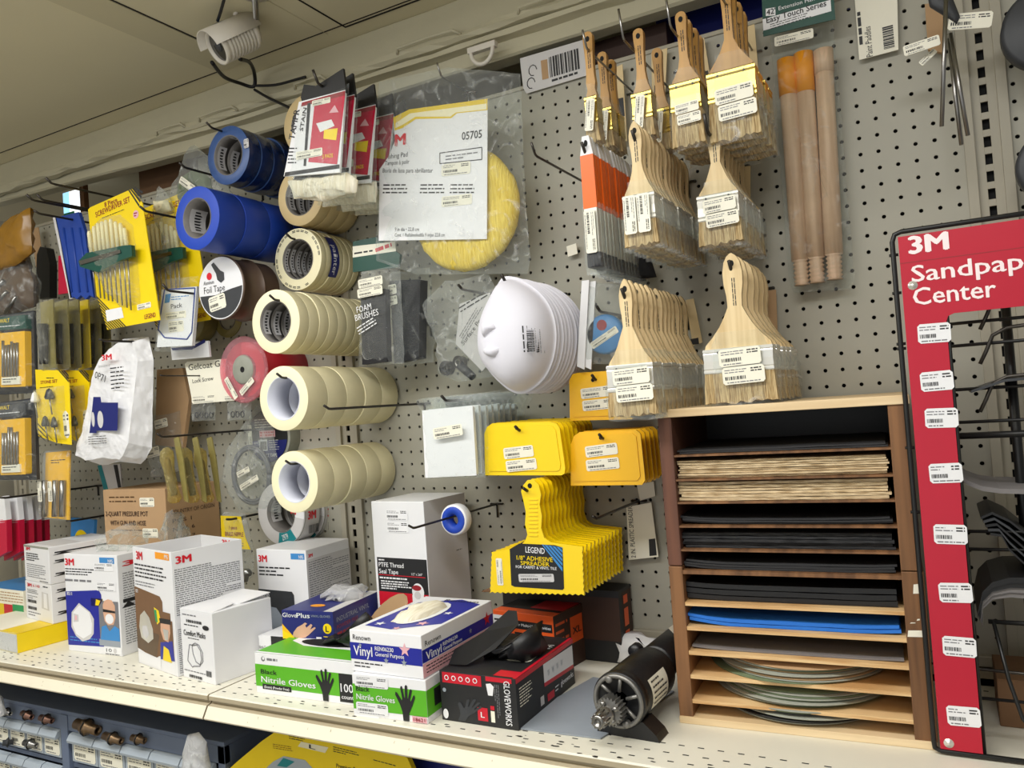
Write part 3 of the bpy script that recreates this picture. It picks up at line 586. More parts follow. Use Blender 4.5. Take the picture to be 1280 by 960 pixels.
# poles in a bag
it = Item('pole_packet', 'clear packet of three wooden pole sections with a green header card', 'pole set', 1015, 20, 1.3)
for i, (x0, x1, yt, yb, xb, c) in enumerate(((983, 1000, 76, 360, 1007, 120), (1005, 1018, 68, 357, 1026, 116), (1028, 1036, 64, 353, 1048, 92))):
    a = it.P((972, 993, 1018)[i] + 11, yt); b_ = it.P(xb - 4, yb); c_ = it.P((972, 993, 1018)[i] + 11 + (xb - 4 - (972, 993, 1018)[i] - 11) * (c - yt) / (yb - yt), c); r = .53
    a3 = Vector((a[0], 0, a[1])); b3 = Vector((b_[0], 0, b_[1])); c3 = Vector((c_[0], 0, c_[1])); d3 = (b3 - a3).normalized()
    mb = MB(); mb.tube([a3, b3 - d3 * 1.7], r, 'wood_dowel', 24)
    P = [b3 - d3 * 1.7]; R_ = [r]
    for k in range(6): P += [b3 - d3 * (1.6 - k * .26), b3 - d3 * (1.48 - k * .26)]; R_ += [.36, .47]
    mb.tube(P, R_, 'wood_dowel', 24); p_ = mb.build('pole', it.root)
    mb = MB(); mb.tube([a3 - d3 * .05, c3], r + .04, 'orange_cap' if i < 2 else 'wood_dowel', 24); mb.build('end_cap', p_)
mb = MB(); pouch(mb, it.PP([(962, 40), (1040, 12), (1068, 350), (1062, 362), (992, 366), (986, 350)]), .75, 'film_light', jit=.1, seed=3); mb.build('plastic_bag', it.root)
mb = MB(); mb.prism(it.PP([(955, 4), (1042, -22), (1046, 30), (1036, 32), (957, 51)]), -.72, -.66, 'dark_green'); F = it.F(.72)
mb.poly(F, it.PP([(960, 17), (972, 15), (972, 25), (960, 26)]), 'white', .015); it.text(mb, F, (961, 25), (972, 22.5), 7, "42'", 'ink', True, .03)
it.text(mb, F, (976, 19), (1030, 4), 5, 'Extension Handle', 'white'); mb.poly(F, it.PP([(956, 30), (1040, 6), (1041, 20), (957, 44)]), 'white', .012)
it.text(mb, F, (961, 35), (1035, 13.5), 7.5, 'Easy Touch Series', 'ink', True, .03); it.lines(mb, F, (966, 43), (1016, 28), 8, 3, 'ink'); it.price(mb, F, (971, 64), (1019, 53), 12, 4, .03)
mb.build('header_card', it.root)
# paint paddle card
def pp(it, mb, F):
    G = Face((0, 0, 0), (0, 0, 1), (-1, 0, 0)); a = it.P(1091, 70); b2 = it.P(1086, 33); mb.text(G, a[1], -a[0], .36, 'Paint Paddles', 'ink', .02, b2[1] - a[1]); a = it.P(1080, 55); mb.lines(G, a[1], -a[0], a[1] + 2.0, -a[0] + .3, 1, 'ink', .6, .02, 3, 0)
    a = it.P(1105, 62); b2 = it.P(1116, 31); mb.bars(Face((0, 0, 0), (0, 0, 1), (-1, 0, 0)), a[1], -b2[0], b2[1], -a[0], 'ink', .02)
card([(1067, -20), (1121, -28), (1123, 62), (1074, 75)], .5, 'cream paint paddle card with barcode at the top right of the pegboard', m='label', prints=pp)
# steel rods with yellow tags
it = Item('rod_bundle', 'three steel rods with cream price tags hanging beside the slotted upright', 'rods', 1185, 30, 4)
for (a, b_, y) in (((1183, -10), (1177, 168), -1.6), ((1188, 40), (1210, 168), .2), ((1186, 44), (1202, 178), .5)):
    p, q = it.P(*a), it.P(*b_); mb = MB(); mb.tube([(p[0], y, p[1]), (q[0], y, q[1])], .11, 'steel', 10); mb.build('rod', it.root)
for a, b_, hh, y in (((1184, 38), (1239, 34), 20, 0), ((1131, 73), (1176, 58), 13, -.3), ((1153, 80), (1172, 62), 7, .3)):
    mb = MB(); F = Face((0, y, 0), (1, 0, 0), (0, 0, 1)); it.price(mb, F, a, b_, hh, 5, .0); mb.build('price_tag', it.root, solid=.03)
mb = MB(); pouch(mb, it.PP([(1158, -12), (1188, -12), (1200, 22), (1196, 30), (1162, 8)], 0), .3, 'charcoal', jit=.05); mb.build('clip', it.root)
it = Item('hardware_packet', 'brown striped small packet behind the steel rods', 'packet', 1168, 40, .8); mb = MB(); mb.prism(it.PP([(1156, 5), (1178, 2), (1180, 66), (1160, 62)]), 0, .3, 'cardboard'); mb.build('pack', it.root)
it = Item('grinding_wheel', 'dark green round wheel cut off by the right edge above the red sign', 'wheel', 1312, 35, 3); mb = MB(); mb.lathe([(0, -.5), (2.0, -.5), (2.2, -.35), (2.2, .35), (2.0, .5), (0, .5)], 'charcoal', seg=40); mb.build('wheel', it.root)
it = Item('grinding_wheel', 'lower dark round wheel cut off by the right edge above the red sign', 'wheel', 1326, 205, 3); mb = MB(); mb.lathe([(0, -.5), (1.8, -.5), (2.0, -.35), (2.0, .35), (1.8, .5), (0, .5)], 'charcoal', seg=40); mb.build('wheel', it.root)
# barcode header strip over the top edge of the board
def hb(it, mb, F):
    p, an, L = it.line((688, 97), (725, 86)); h = abs(it.P(700, 96)[1] - it.P(700, 70)[1]); mb.bars(F, p[0], p[1], p[0] + L, p[1] + h, 'ink', .02, 3, an); mb.poly(F, it.PP([(676, 76), (684, 74), (686, 98), (678, 100)]), 'cardboard', .02)
    for x, y in ((666, 88), (664, 104)): 
        a = it.P(x, y); mb.tube([(a[0] + .33 * math.cos(q * .7), -.03, a[1] + .4 * math.sin(q * .7)) for q in range(8)], .03, 'ink', 4)
    it.lines(mb, F, (690, 103), (725, 92), 4, 1, 'ink', th=.7)
card([(651, 84), (650, 73), (728, 50), (734, 94), (658, 117), (654, 110)], .25, 'white barcode strip stuck over the top edge of the pegboard left of the brushes', m='carton_grey', prints=hb)

# ================================================================ YELLOW SPREADERS
def spreader(label, pts, D, labs, m, group, hole, name='body_filler_spreader', thick=.14, inset=True):
    it = Item(name, label, 'spreader', pts[0][0], pts[0][1], D, group); mb = MB(); P = it.PP(pts); mb.prism(P, -thick / 2, thick / 2, m)
    if inset:
        cx = sum(p[0] for p in P) / len(P); cz = sum(p[1] for p in P) / len(P); Q = [(cx + (x - cx) * .88, cz + (z - cz) * .86) for x, z in P]; mb.prism(Q, -thick / 2 - .06, -thick / 2 + .01, m)
    mb.disc(it.F(thick / 2 + .06), *it.P(*hole), .13, 'slot', .012); mb.build('blade', it.root, bev=.04)
    for k, (a, b_, hh) in enumerate(labs): mb = MB(); it.price(mb, it.F(thick / 2 + .08), a, b_, hh, k + 2); mb.build('price_label', it.root)
    return it
s1 = spreader('front sheet of the large yellow spreaders, two price stickers, left of the small orange-yellow ones', [(607, 594), (606, 542), (609, 534), (616, 529), (688, 527), (696, 529), (700, 535), (707, 585), (706, 592), (702, 594)], 6.5,
    [((632, 574), (669, 570), 14), ((635, 590), (673, 586), 14)], 'spread_yellow', 'large yellow spreaders', (647, 535))
stack(s1.root, 9, 6.5, 1.2, lambda k: k + ' sheet from the front of the large yellow spreaders', jit=.03)
hook(644, 533, 7.2, 'hook through the large yellow spreaders', up=.3)
s2 = spreader('front one of the orange-yellow spreaders below the chip brushes, two price stickers', [(714, 607), (714, 555), (718, 545), (725, 540), (795, 537), (801, 542), (807, 600), (803, 606)], 5.5, [((734, 572), (774, 567), 14), ((735, 589), (776, 585), 14)], 'orange_yellow', 'orange-yellow spreaders in the lower pile', (752, 547))
stack(s2.root, 5, 5.5, 2.2, lambda k: k + ' spreader from the front in the lower orange-yellow pile', jit=.03)
hook(749, 543, 6.2, 'hook through the lower orange-yellow spreaders', up=.3)
s3 = spreader('front one of the upper small orange-yellow spreaders, half behind the chip brushes', [(713, 526), (712, 476), (716, 468), (722, 466), (785, 462), (790, 470), (794, 520), (790, 524)], 4.5, [((728, 499), (770, 494), 13), ((730, 514), (770, 510), 13)], 'orange_yellow', 'orange-yellow spreaders in the upper pile', (742, 475))
stack(s3.root, 4, 4.5, 2.0, lambda k: k + ' spreader from the front in the upper orange-yellow pile', jit=.03)
hook(740, 469, 5.2, 'hook through the upper orange-yellow spreaders', up=.3)
# notched adhesive spreaders
def adhesive():
    it = Item('notched_spreader', 'front notched yellow adhesive spreader with black and blue label', 'spreader', 664, 612, 8, 'yellow notched adhesive spreaders'); mb = MB()
    L = [(655, 606), (652, 614), (655, 626), (658, 640), (657, 655), (660, 668), (657, 676), (648, 684), (615, 690)]
    Rr = [(729, 683), (690, 678), (681, 672), (677, 660), (678, 645), (675, 630), (677, 618), (674, 606), (668, 600), (660, 600)]
    bot0 = it.P(613, 741); bot1 = it.P(731, 744); n = 34; B = []
    for i in range(n + 1):
        x = bot0[0] + (bot1[0] - bot0[0]) * i / n; z = bot0[1] + (bot1[1] - bot0[1]) * i / n; B.append((x, z + (.09 if i % 2 else 0)))
    r0 = it.P(*Rr[0]); rt = [(r0[0] + (bot1[0] - r0[0]) * i / 16, r0[1] + (bot1[1] - r0[1]) * i / 16) for i in range(1, 16)]; l0 = it.P(*L[-1]); lt = [(l0[0] + (bot0[0] - l0[0]) * i / 16 + (.06 if i % 2 else 0), l0[1] + (bot0[1] - l0[1]) * i / 16) for i in range(1, 16)]
    rt = [(x - (.06 if i % 2 else 0), z) for i, (x, z) in enumerate(rt)]
    P = it.PP(L) + lt + B + rt[::-1] + it.PP(Rr); mb.prism(P, -.08, .08, 'spread_yellow'); F = it.F(.08); mb.disc(F, *it.P(663, 607), .16, 'slot', .012)
    for y in range(624, 672, 5):
        a = it.P(662, y); b_ = it.P(673, y); mb.box(a[0], b_[0], -.13, -.07, a[1] - .05, a[1] + .03, 'spread_yellow')
    mb.build('blade', it.root)
    mb = MB(); Q = it.PP([(638, 686), (650, 679), (694, 681), (704, 684), (706, 735), (704, 737), (644, 733), (640, 731)]); mb.poly(F, Q, 'ink', .02)
    mb.poly(F, it.PP([(678, 680), (704, 684), (704, 714)]), 'sky', .03)
    for k in range(5): mb.poly(F, it.PP([(680 + k * 5, 680.5 + k * .8), (681.5 + k * 5, 680.8 + k * .8), (704, 707 - k * 5.4), (704, 709 - k * 5.4)]), 'ink', .035)
    it.text(mb, F, (658, 690), (682, 692), 7.5, 'LEGEND', 'white', True, .04); it.text(mb, F, (647, 699), (692, 702), 5.5, '1/8" ADHESIVE', 'yellow', True, .04); it.text(mb, F, (652, 705.5), (688, 707.5), 5, 'SPREADER', 'yellow', True, .04)
    it.text(mb, F, (646, 709.5), (697, 712), 3.5, 'FOR CARPET & VINYL TILE', 'white', True, .04); it.lines(mb, F, (655, 713), (688, 714.5), 2.5, 1, 'white'); it.price(mb, F, (650, 727), (694, 727), 10, 3, .045, 'carton_grey'); it.lines(mb, F, (647, 731), (700, 734), 2.4, 1, 'white'); mb.build('label', it.root)
    mb = MB(); p = it.P(622, 731); mb.price(Face((0, -.08, 0), (0, 0, 1), (-1, 0, 0)), p[1], -p[0] - .5, 1.75, .45, 0, .02, 'label', 8); mb.build('price_label', it.root)
    return it.root
a = adhesive(); stack(a, 12, 8, 1.2, lambda k: k + ' notched yellow adhesive spreader from the front of its row', jit=.02)
hook(654, 610, 8.6, 'hook through the notched yellow spreaders', up=.25)

# ================================================================ WHITE PAD BAGS, MASKS, POLISHING PAD AND NEIGHBOURS
def padbag():
    it = Item('sponge_packet', 'front clear bag holding a white square pad with a price sticker', 'packet', 555, 498, 7.3, 'clear bags of white pads'); 
    mb = MB(); mb.prism(it.PP([(529, 513), (592, 507), (597, 594), (533, 597)]), -.14, .14, 'white'); mb.build('pad', it.root, bev=.12)
    mb = MB(); pouch(mb, it.PP([(519, 499), (620, 489), (604, 520), (607, 596), (535, 599), (528, 520)]), .42, 'film_light', jit=.12, seed=5); mb.build('plastic_bag', it.root)
    mb = MB(); it.price(mb, it.F(.5), (548, 549), (584, 543), 14, 3); mb.build('price_label', it.root); return it.root
a = padbag(); stack(a, 8, 7.3, 1.4, lambda k: k + ' bag from the front in the stack of clear bags with white pads', jit=.06)
hook(552, 495, 8, 'dark hook through the clear bags of white pads', up=.35)
# dust masks
def dmask():
    it = Item('dust_mask', 'front white cup dust mask with a crimped nose piece and price print', 'mask', 633, 352, 8, 'stacked white dust masks')
    out = [(633, 349), (627, 352), (620, 366), (610, 385), (604, 405), (602, 425), (604, 445), (612, 462), (628, 478), (640, 487), (652, 490), (662, 486), (680, 472), (690, 450), (694, 425), (692, 400), (684, 380), (668, 362), (645, 350)]
    P = it.PP(out); n = len(P); cx, cz = it.P(648, 425); mb = MB(); vs = []
    RR = [(1.06, 0), (1.0, .05), (.97, .5), (.9, 1.1), (.78, 1.6), (.6, 2.0), (.38, 2.25), (.16, 2.35)]
    for r, y in RR: vs += [(cx + (x - cx) * r, -y, cz + (z - cz) * r) for x, z in P]
    vs.append((cx, -2.37, cz)); m_ = len(RR)
    mb.add(vs, [(i * n + j, i * n + (j + 1) % n, (i + 1) * n + (j + 1) % n, (i + 1) * n + j) for i in range(m_ - 1) for j in range(n)] + [((m_ - 1) * n + j, (m_ - 1) * n + (j + 1) % n, m_ * n) for j in range(n)], 'mask_white', True); sh = mb.build('shell', it.root, sub=2, solid=.06)
    for pts in ([(606, 404), (610, 402), (618, 401), (626, 404), (632, 411), (626, 413), (616, 418), (609, 424), (606, 418)], [(607, 437), (614, 433), (626, 434), (636, 434), (633, 441), (626, 448), (616, 447), (609, 443)]):
        mb = MB(); Q = it.PP(pts, 1.6); ccx = sum(p[0] for p in Q) / len(Q); ccz = sum(p[1] for p in Q) / len(Q); vs = [(x, -1.7, z) for x, z in Q] + [(x * .75 + ccx * .25, -2.3, z * .75 + ccz * .25) for x, z in Q] + [(ccx, -2.72, ccz)]; k = len(Q)
        mb.add(vs, [(j, (j + 1) % k, k + (j + 1) % k, k + j) for j in range(k)] + [(k + j, k + (j + 1) % k, 2 * k) for j in range(k)], 'mask_white', True); mb.build('nose_dimple', it.root)
    mb = MB(); G = Face((0, -2.42, 0), (0, 0, -1), (1, 0, 0)); a = it.P(655, 408, 2); mb.lines(G, -a[1], a[0], -a[1] + 1.6, a[0] + .25, 1, 'ink', .4, .0, 3, 0); mb.bars(G, -a[1] + .3, a[0] + .35, -a[1] + 1.6, a[0] + .6, 'ink', 0); mb.lines(G, -a[1] + .2, a[0] + .66, -a[1] + 1.7, a[0] + .76, 1, 'ink_grey', .5, 0, 4, 0); mb.build('price_print', it.root)
    mb = MB(); b0 = it.P(636, 353); b1 = it.P(650, 486); mb.tube([(b0[0], .15, b0[1]), ((b0[0] + b1[0]) / 2 + 1, 1.0, (b0[1] + b1[1]) / 2), (b1[0], .15, b1[1])], .05, 'white'); mb.build('strap', it.root); return it.root
a = dmask(); stack(a, 10, 8, 3.3, lambda k: k + ' dust mask from the front in the white stack', jit=.04)
hook(627, 343, 8.8, 'dark hook through the stacked dust masks', up=.5)
# polishing pad bag
it = Item('polishing_pad_packet', 'large clear bag with round yellow fleece polishing pad and white printed card', 'packet', 548, 85, 3.4)
c = it.P(582, 263); mb = MB(); prof = [(0, -.5), (3.2, -.62), (4.0, -.55), (4.35, -.3), (4.45, 0), (4.3, .35), (3.6, .6), (0, .6)]; mb.lathe(prof, 'fleece', (c[0], 0, c[1]), seg=64)
rnd = random.Random(2); mb.v = [(x + rnd.uniform(-.06, .06), y + rnd.uniform(-.07, .07), z + rnd.uniform(-.06, .06)) for x, y, z in mb.v]; mb.build('fleece_pad', it.root)
mb = MB(); cp = [(500, 151), (520, 141), (617, 128), (616, 301), (482, 303), (483, 215), (495, 198), (502, 180)]; mb.prism(it.PP(cp), -.86, -.8, 'white'); F = it.F(.86)
mb.poly(F, it.PP([(500, 151), (520, 141), (617, 128), (617, 142), (579, 146), (572, 152), (528, 153), (512, 164), (502, 167)]), 'yellow_print', .012); mb.poly(F, it.PP([(503, 158), (521, 146), (616, 134), (616, 141), (578, 145), (571, 150), (528, 150), (512, 160), (503, 164)]), 'cream', .02)
it.text(mb, F, (502, 186), (516, 184), 14, 'M', 'logo_red', True, .03); it.text(mb, F, (585, 179), (610, 176), 10, '05705', 'ink', True)
it.text(mb, F, (494, 202), (518, 199), 6, 'ishing Pad', 'ink'); it.text(mb, F, (490, 210), (520, 208), 5.5, 'Tampon à polir', 'ink'); it.text(mb, F, (487, 219), (549, 219), 5.5, 'Borla de lana para abrillantar', 'ink')
q = it.PP([(558, 195), (610, 188), (610, 203), (558, 208)])
for i in range(4): mb.tube([(q[i][0], -.88, q[i][1]), (q[(i + 1) % 4][0], -.88, q[(i + 1) % 4][1])], .03, 'ink', 4)
it.lines(mb, F, (565, 205), (608, 200), 8, 2, 'ink_grey'); it.price(mb, F, (560, 224), (596, 220), 15, 3, .03); it.price(mb, F, (560, 262), (598, 258), 13, 5, .03)
for x in (487, 533, 570): it.lines(mb, F, (x, 246), (x + 30, 246), 14, 3, 'ink')
it.text(mb, F, (502, 291), (532, 291), 4.5, '9 in dia • 22,8 cm', 'ink'); it.text(mb, F, (502, 298), (564, 298), 4.5, 'Cont. 1 Pad/almohadilla 9 in/po 22,8 cm', 'ink'); mb.build('printed_card', it.root)
mb = MB(); pouch(mb, it.PP([(474, 102), (560, 84), (650, 92), (652, 130), (657, 250), (663, 322), (660, 342), (519, 343), (470, 326), (473, 220)]), 1.25, 'film', jit=.1, seed=8); mb.build('plastic_bag', it.root)
hook(546, 78, 4.4, 'thin bright wire hook holding the polishing pad bag', up=.9, r=.07, m='steel')
# foam brush packs
it = Item('foam_brush_packet', 'clear packet of black foam brushes lettered FOAM BRUSHES', 'packet', 475, 345, 4.5)
mb = MB(); mb.prism(it.PP([(454, 368), (484, 361), (487, 452), (456, 456)]), -.3, .3, 'foam_black'); mb.build('foam_pad', it.root, bev=.1)
mb = MB(); pouch(mb, it.PP([(452, 340), (500, 330), (505, 454), (449, 458)]), .5, 'film', jit=.1, seed=4); mb.build('plastic_bag', it.root)
mb = MB(); F = it.F(.62); it.price(mb, F, (455, 362), (485, 356), 11, 4); mb.build('price_label', it.root); mb = MB(); it.price(mb, F, (454, 374), (485, 368), 11, 8); mb.build('price_label', it.root); mb = MB(); it.text(mb, F, (453, 392), (471, 387), 8, 'FOAM', 'white'); it.text(mb, F, (451, 402), (480, 394), 8, 'BRUSHES', 'white'); it.lines(mb, F, (456, 420), (478, 406), 12, 3, 'white'); mb.build('lettering', it.root)
it = Item('foam_brush_packet', 'second packet of black foam brushes right of the lettered one', 'packet', 515, 345, 3); mb = MB(); mb.prism(it.PP([(492, 352), (530, 350), (528, 448), (498, 454)]), -.5, .5, 'foam_black'); mb.build('foam_pad', it.root, bev=.15)
mb = MB(); pouch(mb, it.PP([(490, 340), (537, 334), (542, 452), (494, 460)]), .8, 'film_light', jit=.15, seed=6); mb.build('plastic_bag', it.root); mb = MB(); F = it.F(.9); it.price(mb, F, (495, 370), (505, 368), 12, 2); mb.build('price_label', it.root); mb = MB(); it.price(mb, F, (496, 383), (506, 381), 11, 2); mb.build('price_label', it.root)
hook(516, 398, 2.5, 'small dark hook beside the packs of foam brushes', up=.3)
it = Item('tool_packet', 'dark green packet with a cream strip between the roll stacks and the polishing pad bag', 'packet', 470, 300, 3.2)
mb = MB(); mb.prism(it.PP([(441, 302), (470, 296), (500, 318), (498, 334), (441, 340)]), 0, .25, 'dark_green'); F = it.F(); mb.poly(F, it.PP([(441, 308), (494, 302), (495, 314), (441, 322)]), 'label', .015); it.lines(mb, F, (470, 316), (492, 308), 6, 1, 'red', th=.8); it.lines(mb, F, (443, 320), (468, 316), 6, 1, 'ink'); mb.build('card', it.root)
# bag with fittings
it = Item('hose_fitting_packet', 'crumpled clear bag with folded paper and dark hose fittings left of the dust masks', 'packet', 575, 355, 3)
mb = MB(); mb.prism(it.PP([(575, 380), (612, 366), (640, 420), (603, 464), (570, 430)]), -.05, .05, 'carton_grey'); F = it.F(.05); it.lines(mb, F, (577, 392), (611, 371), 10, 2, 'ink'); it.lines(mb, F, (580, 425), (604, 385), 9, 3, 'ink_grey'); it.text(mb, F, (580, 432), (602, 402), 6, 'Surface Pr', 'ink'); mb.build('paper', it.root)
for x, y, r, m_ in ((559, 460, .55, 'charcoal'), (575, 453, .5, 'steel')):
    a = it.P(x, y); mb = MB(); mb.lathe([(r, -.25), (r, .25), (r * .45, .25), (r * .3, -.3), (r * .5, -.32)], m_, (a[0], 0, a[1]), seg=24); mb.build('fitting', it.root)
a = it.P(584, 464); mb = MB(); mb.tube([(a[0] - .6, 0, a[1] + .5), (a[0] + .5, 0, a[1] - .5)], [.35, .28], 'charcoal', 12); mb.build('fitting', it.root)
mb = MB(); pouch(mb, it.PP([(556, 352), (612, 342), (640, 400), (625, 468), (572, 478), (548, 468), (546, 430), (528, 380)]), .8, 'film_grey', jit=.25, seed=9); mb.build('plastic_bag', it.root)
hook(573, 356, 4, 'dark hook holding the bag of hose fittings', up=.3)
# bag with blue disc
it = Item('disc_packet', 'clear packet with a round blue item between the dust masks and the chip brushes', 'packet', 745, 352, 4.6)
a = it.P(757, 418); mb = MB(); mb.lathe([(0, -.3), (1.15, -.3), (1.3, -.15), (1.3, .2), (0, .2)], 'sky', (a[0], 0, a[1]), seg=40); F = it.F(.3); mb.disc(F, a[0] - .1, a[1] + .6, .35, 'maroon', .02); it.price(mb, F, (744, 437), (776, 415), 9, 3, .03); mb.build('disc', it.root)
mb = MB(); pouch(mb, it.PP([(731, 352), (790, 358), (790, 455), (732, 456), (726, 440)]), .55, 'film_grey', jit=.12, seed=2); mb.build('plastic_bag', it.root)
for k, x in enumerate((731, 735)): mb = MB(); mb.prism(it.PP([(x, 352), (x + 9, 351), (x + 3, 462), (x - 6, 458)], .4 * k), -.5 + k * .2, -.4 + k * .2, 'white'); mb.build('folded_card', it.root)
hook(746, 383, 5.4, 'dark hook holding the packet with the round blue item', up=.3)
# thread seal tape
O = W(567, 650, 6.9); o = empty('thread_seal_tape', O, 'small roll of white thread seal tape with blue spool on an angled wire hook', 'tape roll')
mb = MB(); mb.lathe([(.45, -.05), (1.0, -.05), (1.06, .05), (1.06, .65), (1.0, .75), (.45, .75)], 'white', seg=40); mb.build('tape', o)
mb = MB(); mb.lathe([(.42, .7), (.42, -.1), (.9, -.1), (.92, -.06), (.92, 0)], 'blue_side', seg=40); mb.build('spool', o)
hook(511, 657, 11.5, 'long wire hook with plate holding the small thread seal tape roll', up=.25, r=.08)
# ================================================================ TAPE ROLLS
def roll_at(px, py, ry, OD):
    z = FPX * OD / (2 * ry); return CAM + ray(px, py) * z
def roll(label, loc, Ro, ri, w_, side, face, core, group, cat='tape roll', name='masking_tape', wrap=None):
    o = empty(name, loc, label, cat, group)
    mb = MB(); n = 5; prof = [(ri + .07, .02), (Ro - .03, .02), (Ro, .035)]; mb.lathe(prof, face, seg=72)
    mb.lathe([(Ro, .035), (Ro, w_ - .02), (Ro - .02, w_)], side, seg=72); mb.lathe([(Ro - .02, w_), (ri + .07, w_ - .02)], face, seg=72); mb.build('winding', o)
    mb = MB(); mb.lathe([(ri + .08, 0), (ri, 0), (ri, w_), (ri + .08, w_), (ri + .08, 0)], core, seg=72)
    if core == 'core_grey':
        rnd = random.Random(5)
        for k in range(3):      # pale printed patches inside the core
            q = k * 2.1 + rnd.uniform(0, .5); K = 8; vs = [((ri - .012) * math.cos(q + 1.3 * a / K), y, (ri - .012) * math.sin(q + 1.3 * a / K)) for a in range(K + 1) for y in (w_ * .2, w_ * .8)]
            mb.add(vs, [(2 * a, 2 * a + 1, 2 * a + 3, 2 * a + 2) for a in range(K)], 'carton_grey', True)
            for a in range(7):
                b0 = q + .12 + a * .16; P = [((ri - .03) * math.cos(b_), y, (ri - .03) * math.sin(b_)) for b_ in (b0, b0 + .09) for y in (w_ * .38, w_ * rnd.uniform(.55, .68))]; mb.add(P, [(0, 1, 3, 2)], 'ink')
    mb.build('core', o); return o
def rolls(first_label, row_label, px, py, ry, OD, n, w_, ri, side, face, core, group, endD=.3, jit=.03, **k):
    L = roll_at(px, py, ry, OD); D = -L.y; w_ = min(w_, (D - endD) / n)
    rnd = random.Random(int(px)); r = roll(first_label, L, OD / 2, ri, w_ - .02, side, face, core, group, **k); y = 0
    for i in range(1, n):
        y += w_ + .01; dup(r, (rnd.uniform(-jit, jit), y, rnd.uniform(-jit, jit)), ORD[i] + ' roll from the front in the ' + row_label)
    return r, L, w_
def rhook(px, py, L, ri, label, D=None):
    D = D or -L.y + .9; t = W(px, py, D); hook(px, py, D, label, up=.3, r=.09)
r, L5, _ = rolls('front roll of the lowest cream masking tape stack, white inside', 'lowest cream masking tape stack', 367.5, 602.5, 38.5, 4.5, 5, 2.1, 1.45, 'cream_side', 'cream', 'core_white', 'lowest masking tape stack')
rhook(357, 576, L5, 1.5, 'hook with rounded tip in the lowest masking tape stack')
r, L4, _ = rolls('front roll of the masking tape stack second from the bottom, white inside', 'cream masking tape stack second from the bottom', 354, 498, 40.5, 4.62, 5, 2.1, 1.5, 'cream_side', 'cream', 'core_white', 'masking tape stack second from bottom')
rhook(346, 467, L4, 1.5, 'hook with rounded tip in the masking tape stack second from the bottom')
r, L3, _ = rolls('front roll of the narrow masking tape stack right of the round foil reel', 'narrow masking tape stack in the middle', 344, 402, 40, 4.72, 9, 1.05, 1.47, 'cream_side', 'cream', 'core_grey', 'middle masking tape stack')
rhook(337, 369, L3, 1.5, 'hook with rounded tip in the middle masking tape stack')
r, L2, w2_ = rolls('front roll with printed rim of the masking tape stack carrying a blue label', 'masking tape stack carrying a blue label', 372, 324, 38.5, 4.95, 7, 1.1, 1.55, 'cream_side', 'cream', 'core_grey', 'blue labelled masking tape stack')
mb = MB()      # printed rim and the blue band
for k in range(26):
    a = k * .2; 
    if k % 5 == 4: continue
    for rr in (2.2, 2.3): P = [(q * math.cos(b_), 0, q * math.sin(b_)) for b_ in (a, a + .15) for q in (rr, rr + .05)]; mb.add(P, [(0, 2, 3, 1)], 'ink')
mb.build('rim_print', r)
mb = MB(); k = 12; vs = []
for i in range(k + 1):
    a = math.radians(-38 + 80 * i / k)
    for y in (1.16, 2.1): vs.append((2.54 * math.cos(a), y, 2.54 * math.sin(a)))
mb.add(vs, [(2 * i, 2 * i + 1, 2 * i + 3, 2 * i + 2) for i in range(k)], 'navy', True)
for i in range(7):
    a = math.radians(22 - i * 8); u = Vector((math.sin(a), 0, -math.cos(a))); G = Face((2.57 * math.cos(a), 1.35, 2.57 * math.sin(a)), -u if False else Vector((math.sin(a), 0, -math.cos(a))), (0, 1, 0)); mb.text(G, 0, 0, .5, 'painter'[i], 'white', .02, .3)
o = mb.build('blue_label', r)
rhook(358, 292, L2, 1.5, 'hook with rounded tip in the blue labelled masking tape stack')
r, L1, _ = rolls('front roll of the tan masking tape stack under the red packets', 'tan masking tape stack under the red packets', 375, 245, 37, 4.75, 4, 2.0, 1.5, 'tan_side', 'tan_tape', 'core_grey', 'tan masking tape stack')
r, L0, _ = rolls('front tan roll mostly hidden behind the red printed packets', 'tan stack hidden behind the red packets', 383, 155, 38, 4.9, 2, 1.9, 1.55, 'tan_side', 'tan_tape', 'core_grey', 'tan rolls behind the red packets')
r, LB, _ = rolls("front roll of the plain bright blue painter's tape stack", "bright blue painter's tape stack", 246, 272.5, 39.5, 4.85, 4, 2.6, 1.48, 'blue_tape', 'blue_side', 'core_grey', "bright blue painter's tape stack", jit=.03)
mb = MB(); G = Face((0, 0, 0), (1, 0, 0), (0, 0, 1)); 
r, LD, _ = rolls('front roll of the shiny wrapped dark blue tape stack at the top', 'shiny wrapped dark blue tape stack at the top', 285, 194, 36.5, 4.75, 5, 1.5, 1.55, 'navy_wrap', 'navy_side', 'core_grey', 'wrapped dark blue tape stack', jit=.12)
mb = MB(); mb.price(Face((1.9, -.05, .1), (1, 0, 0), (0, 0, 1)), 0, 0, .55, .75, 0, .02, 'carton_grey'); mb.build('price_label', r)
rhook(258, 153, LD, 1.5, 'hook running into the shiny dark blue tape stack', D=-LD.y + 1.5)
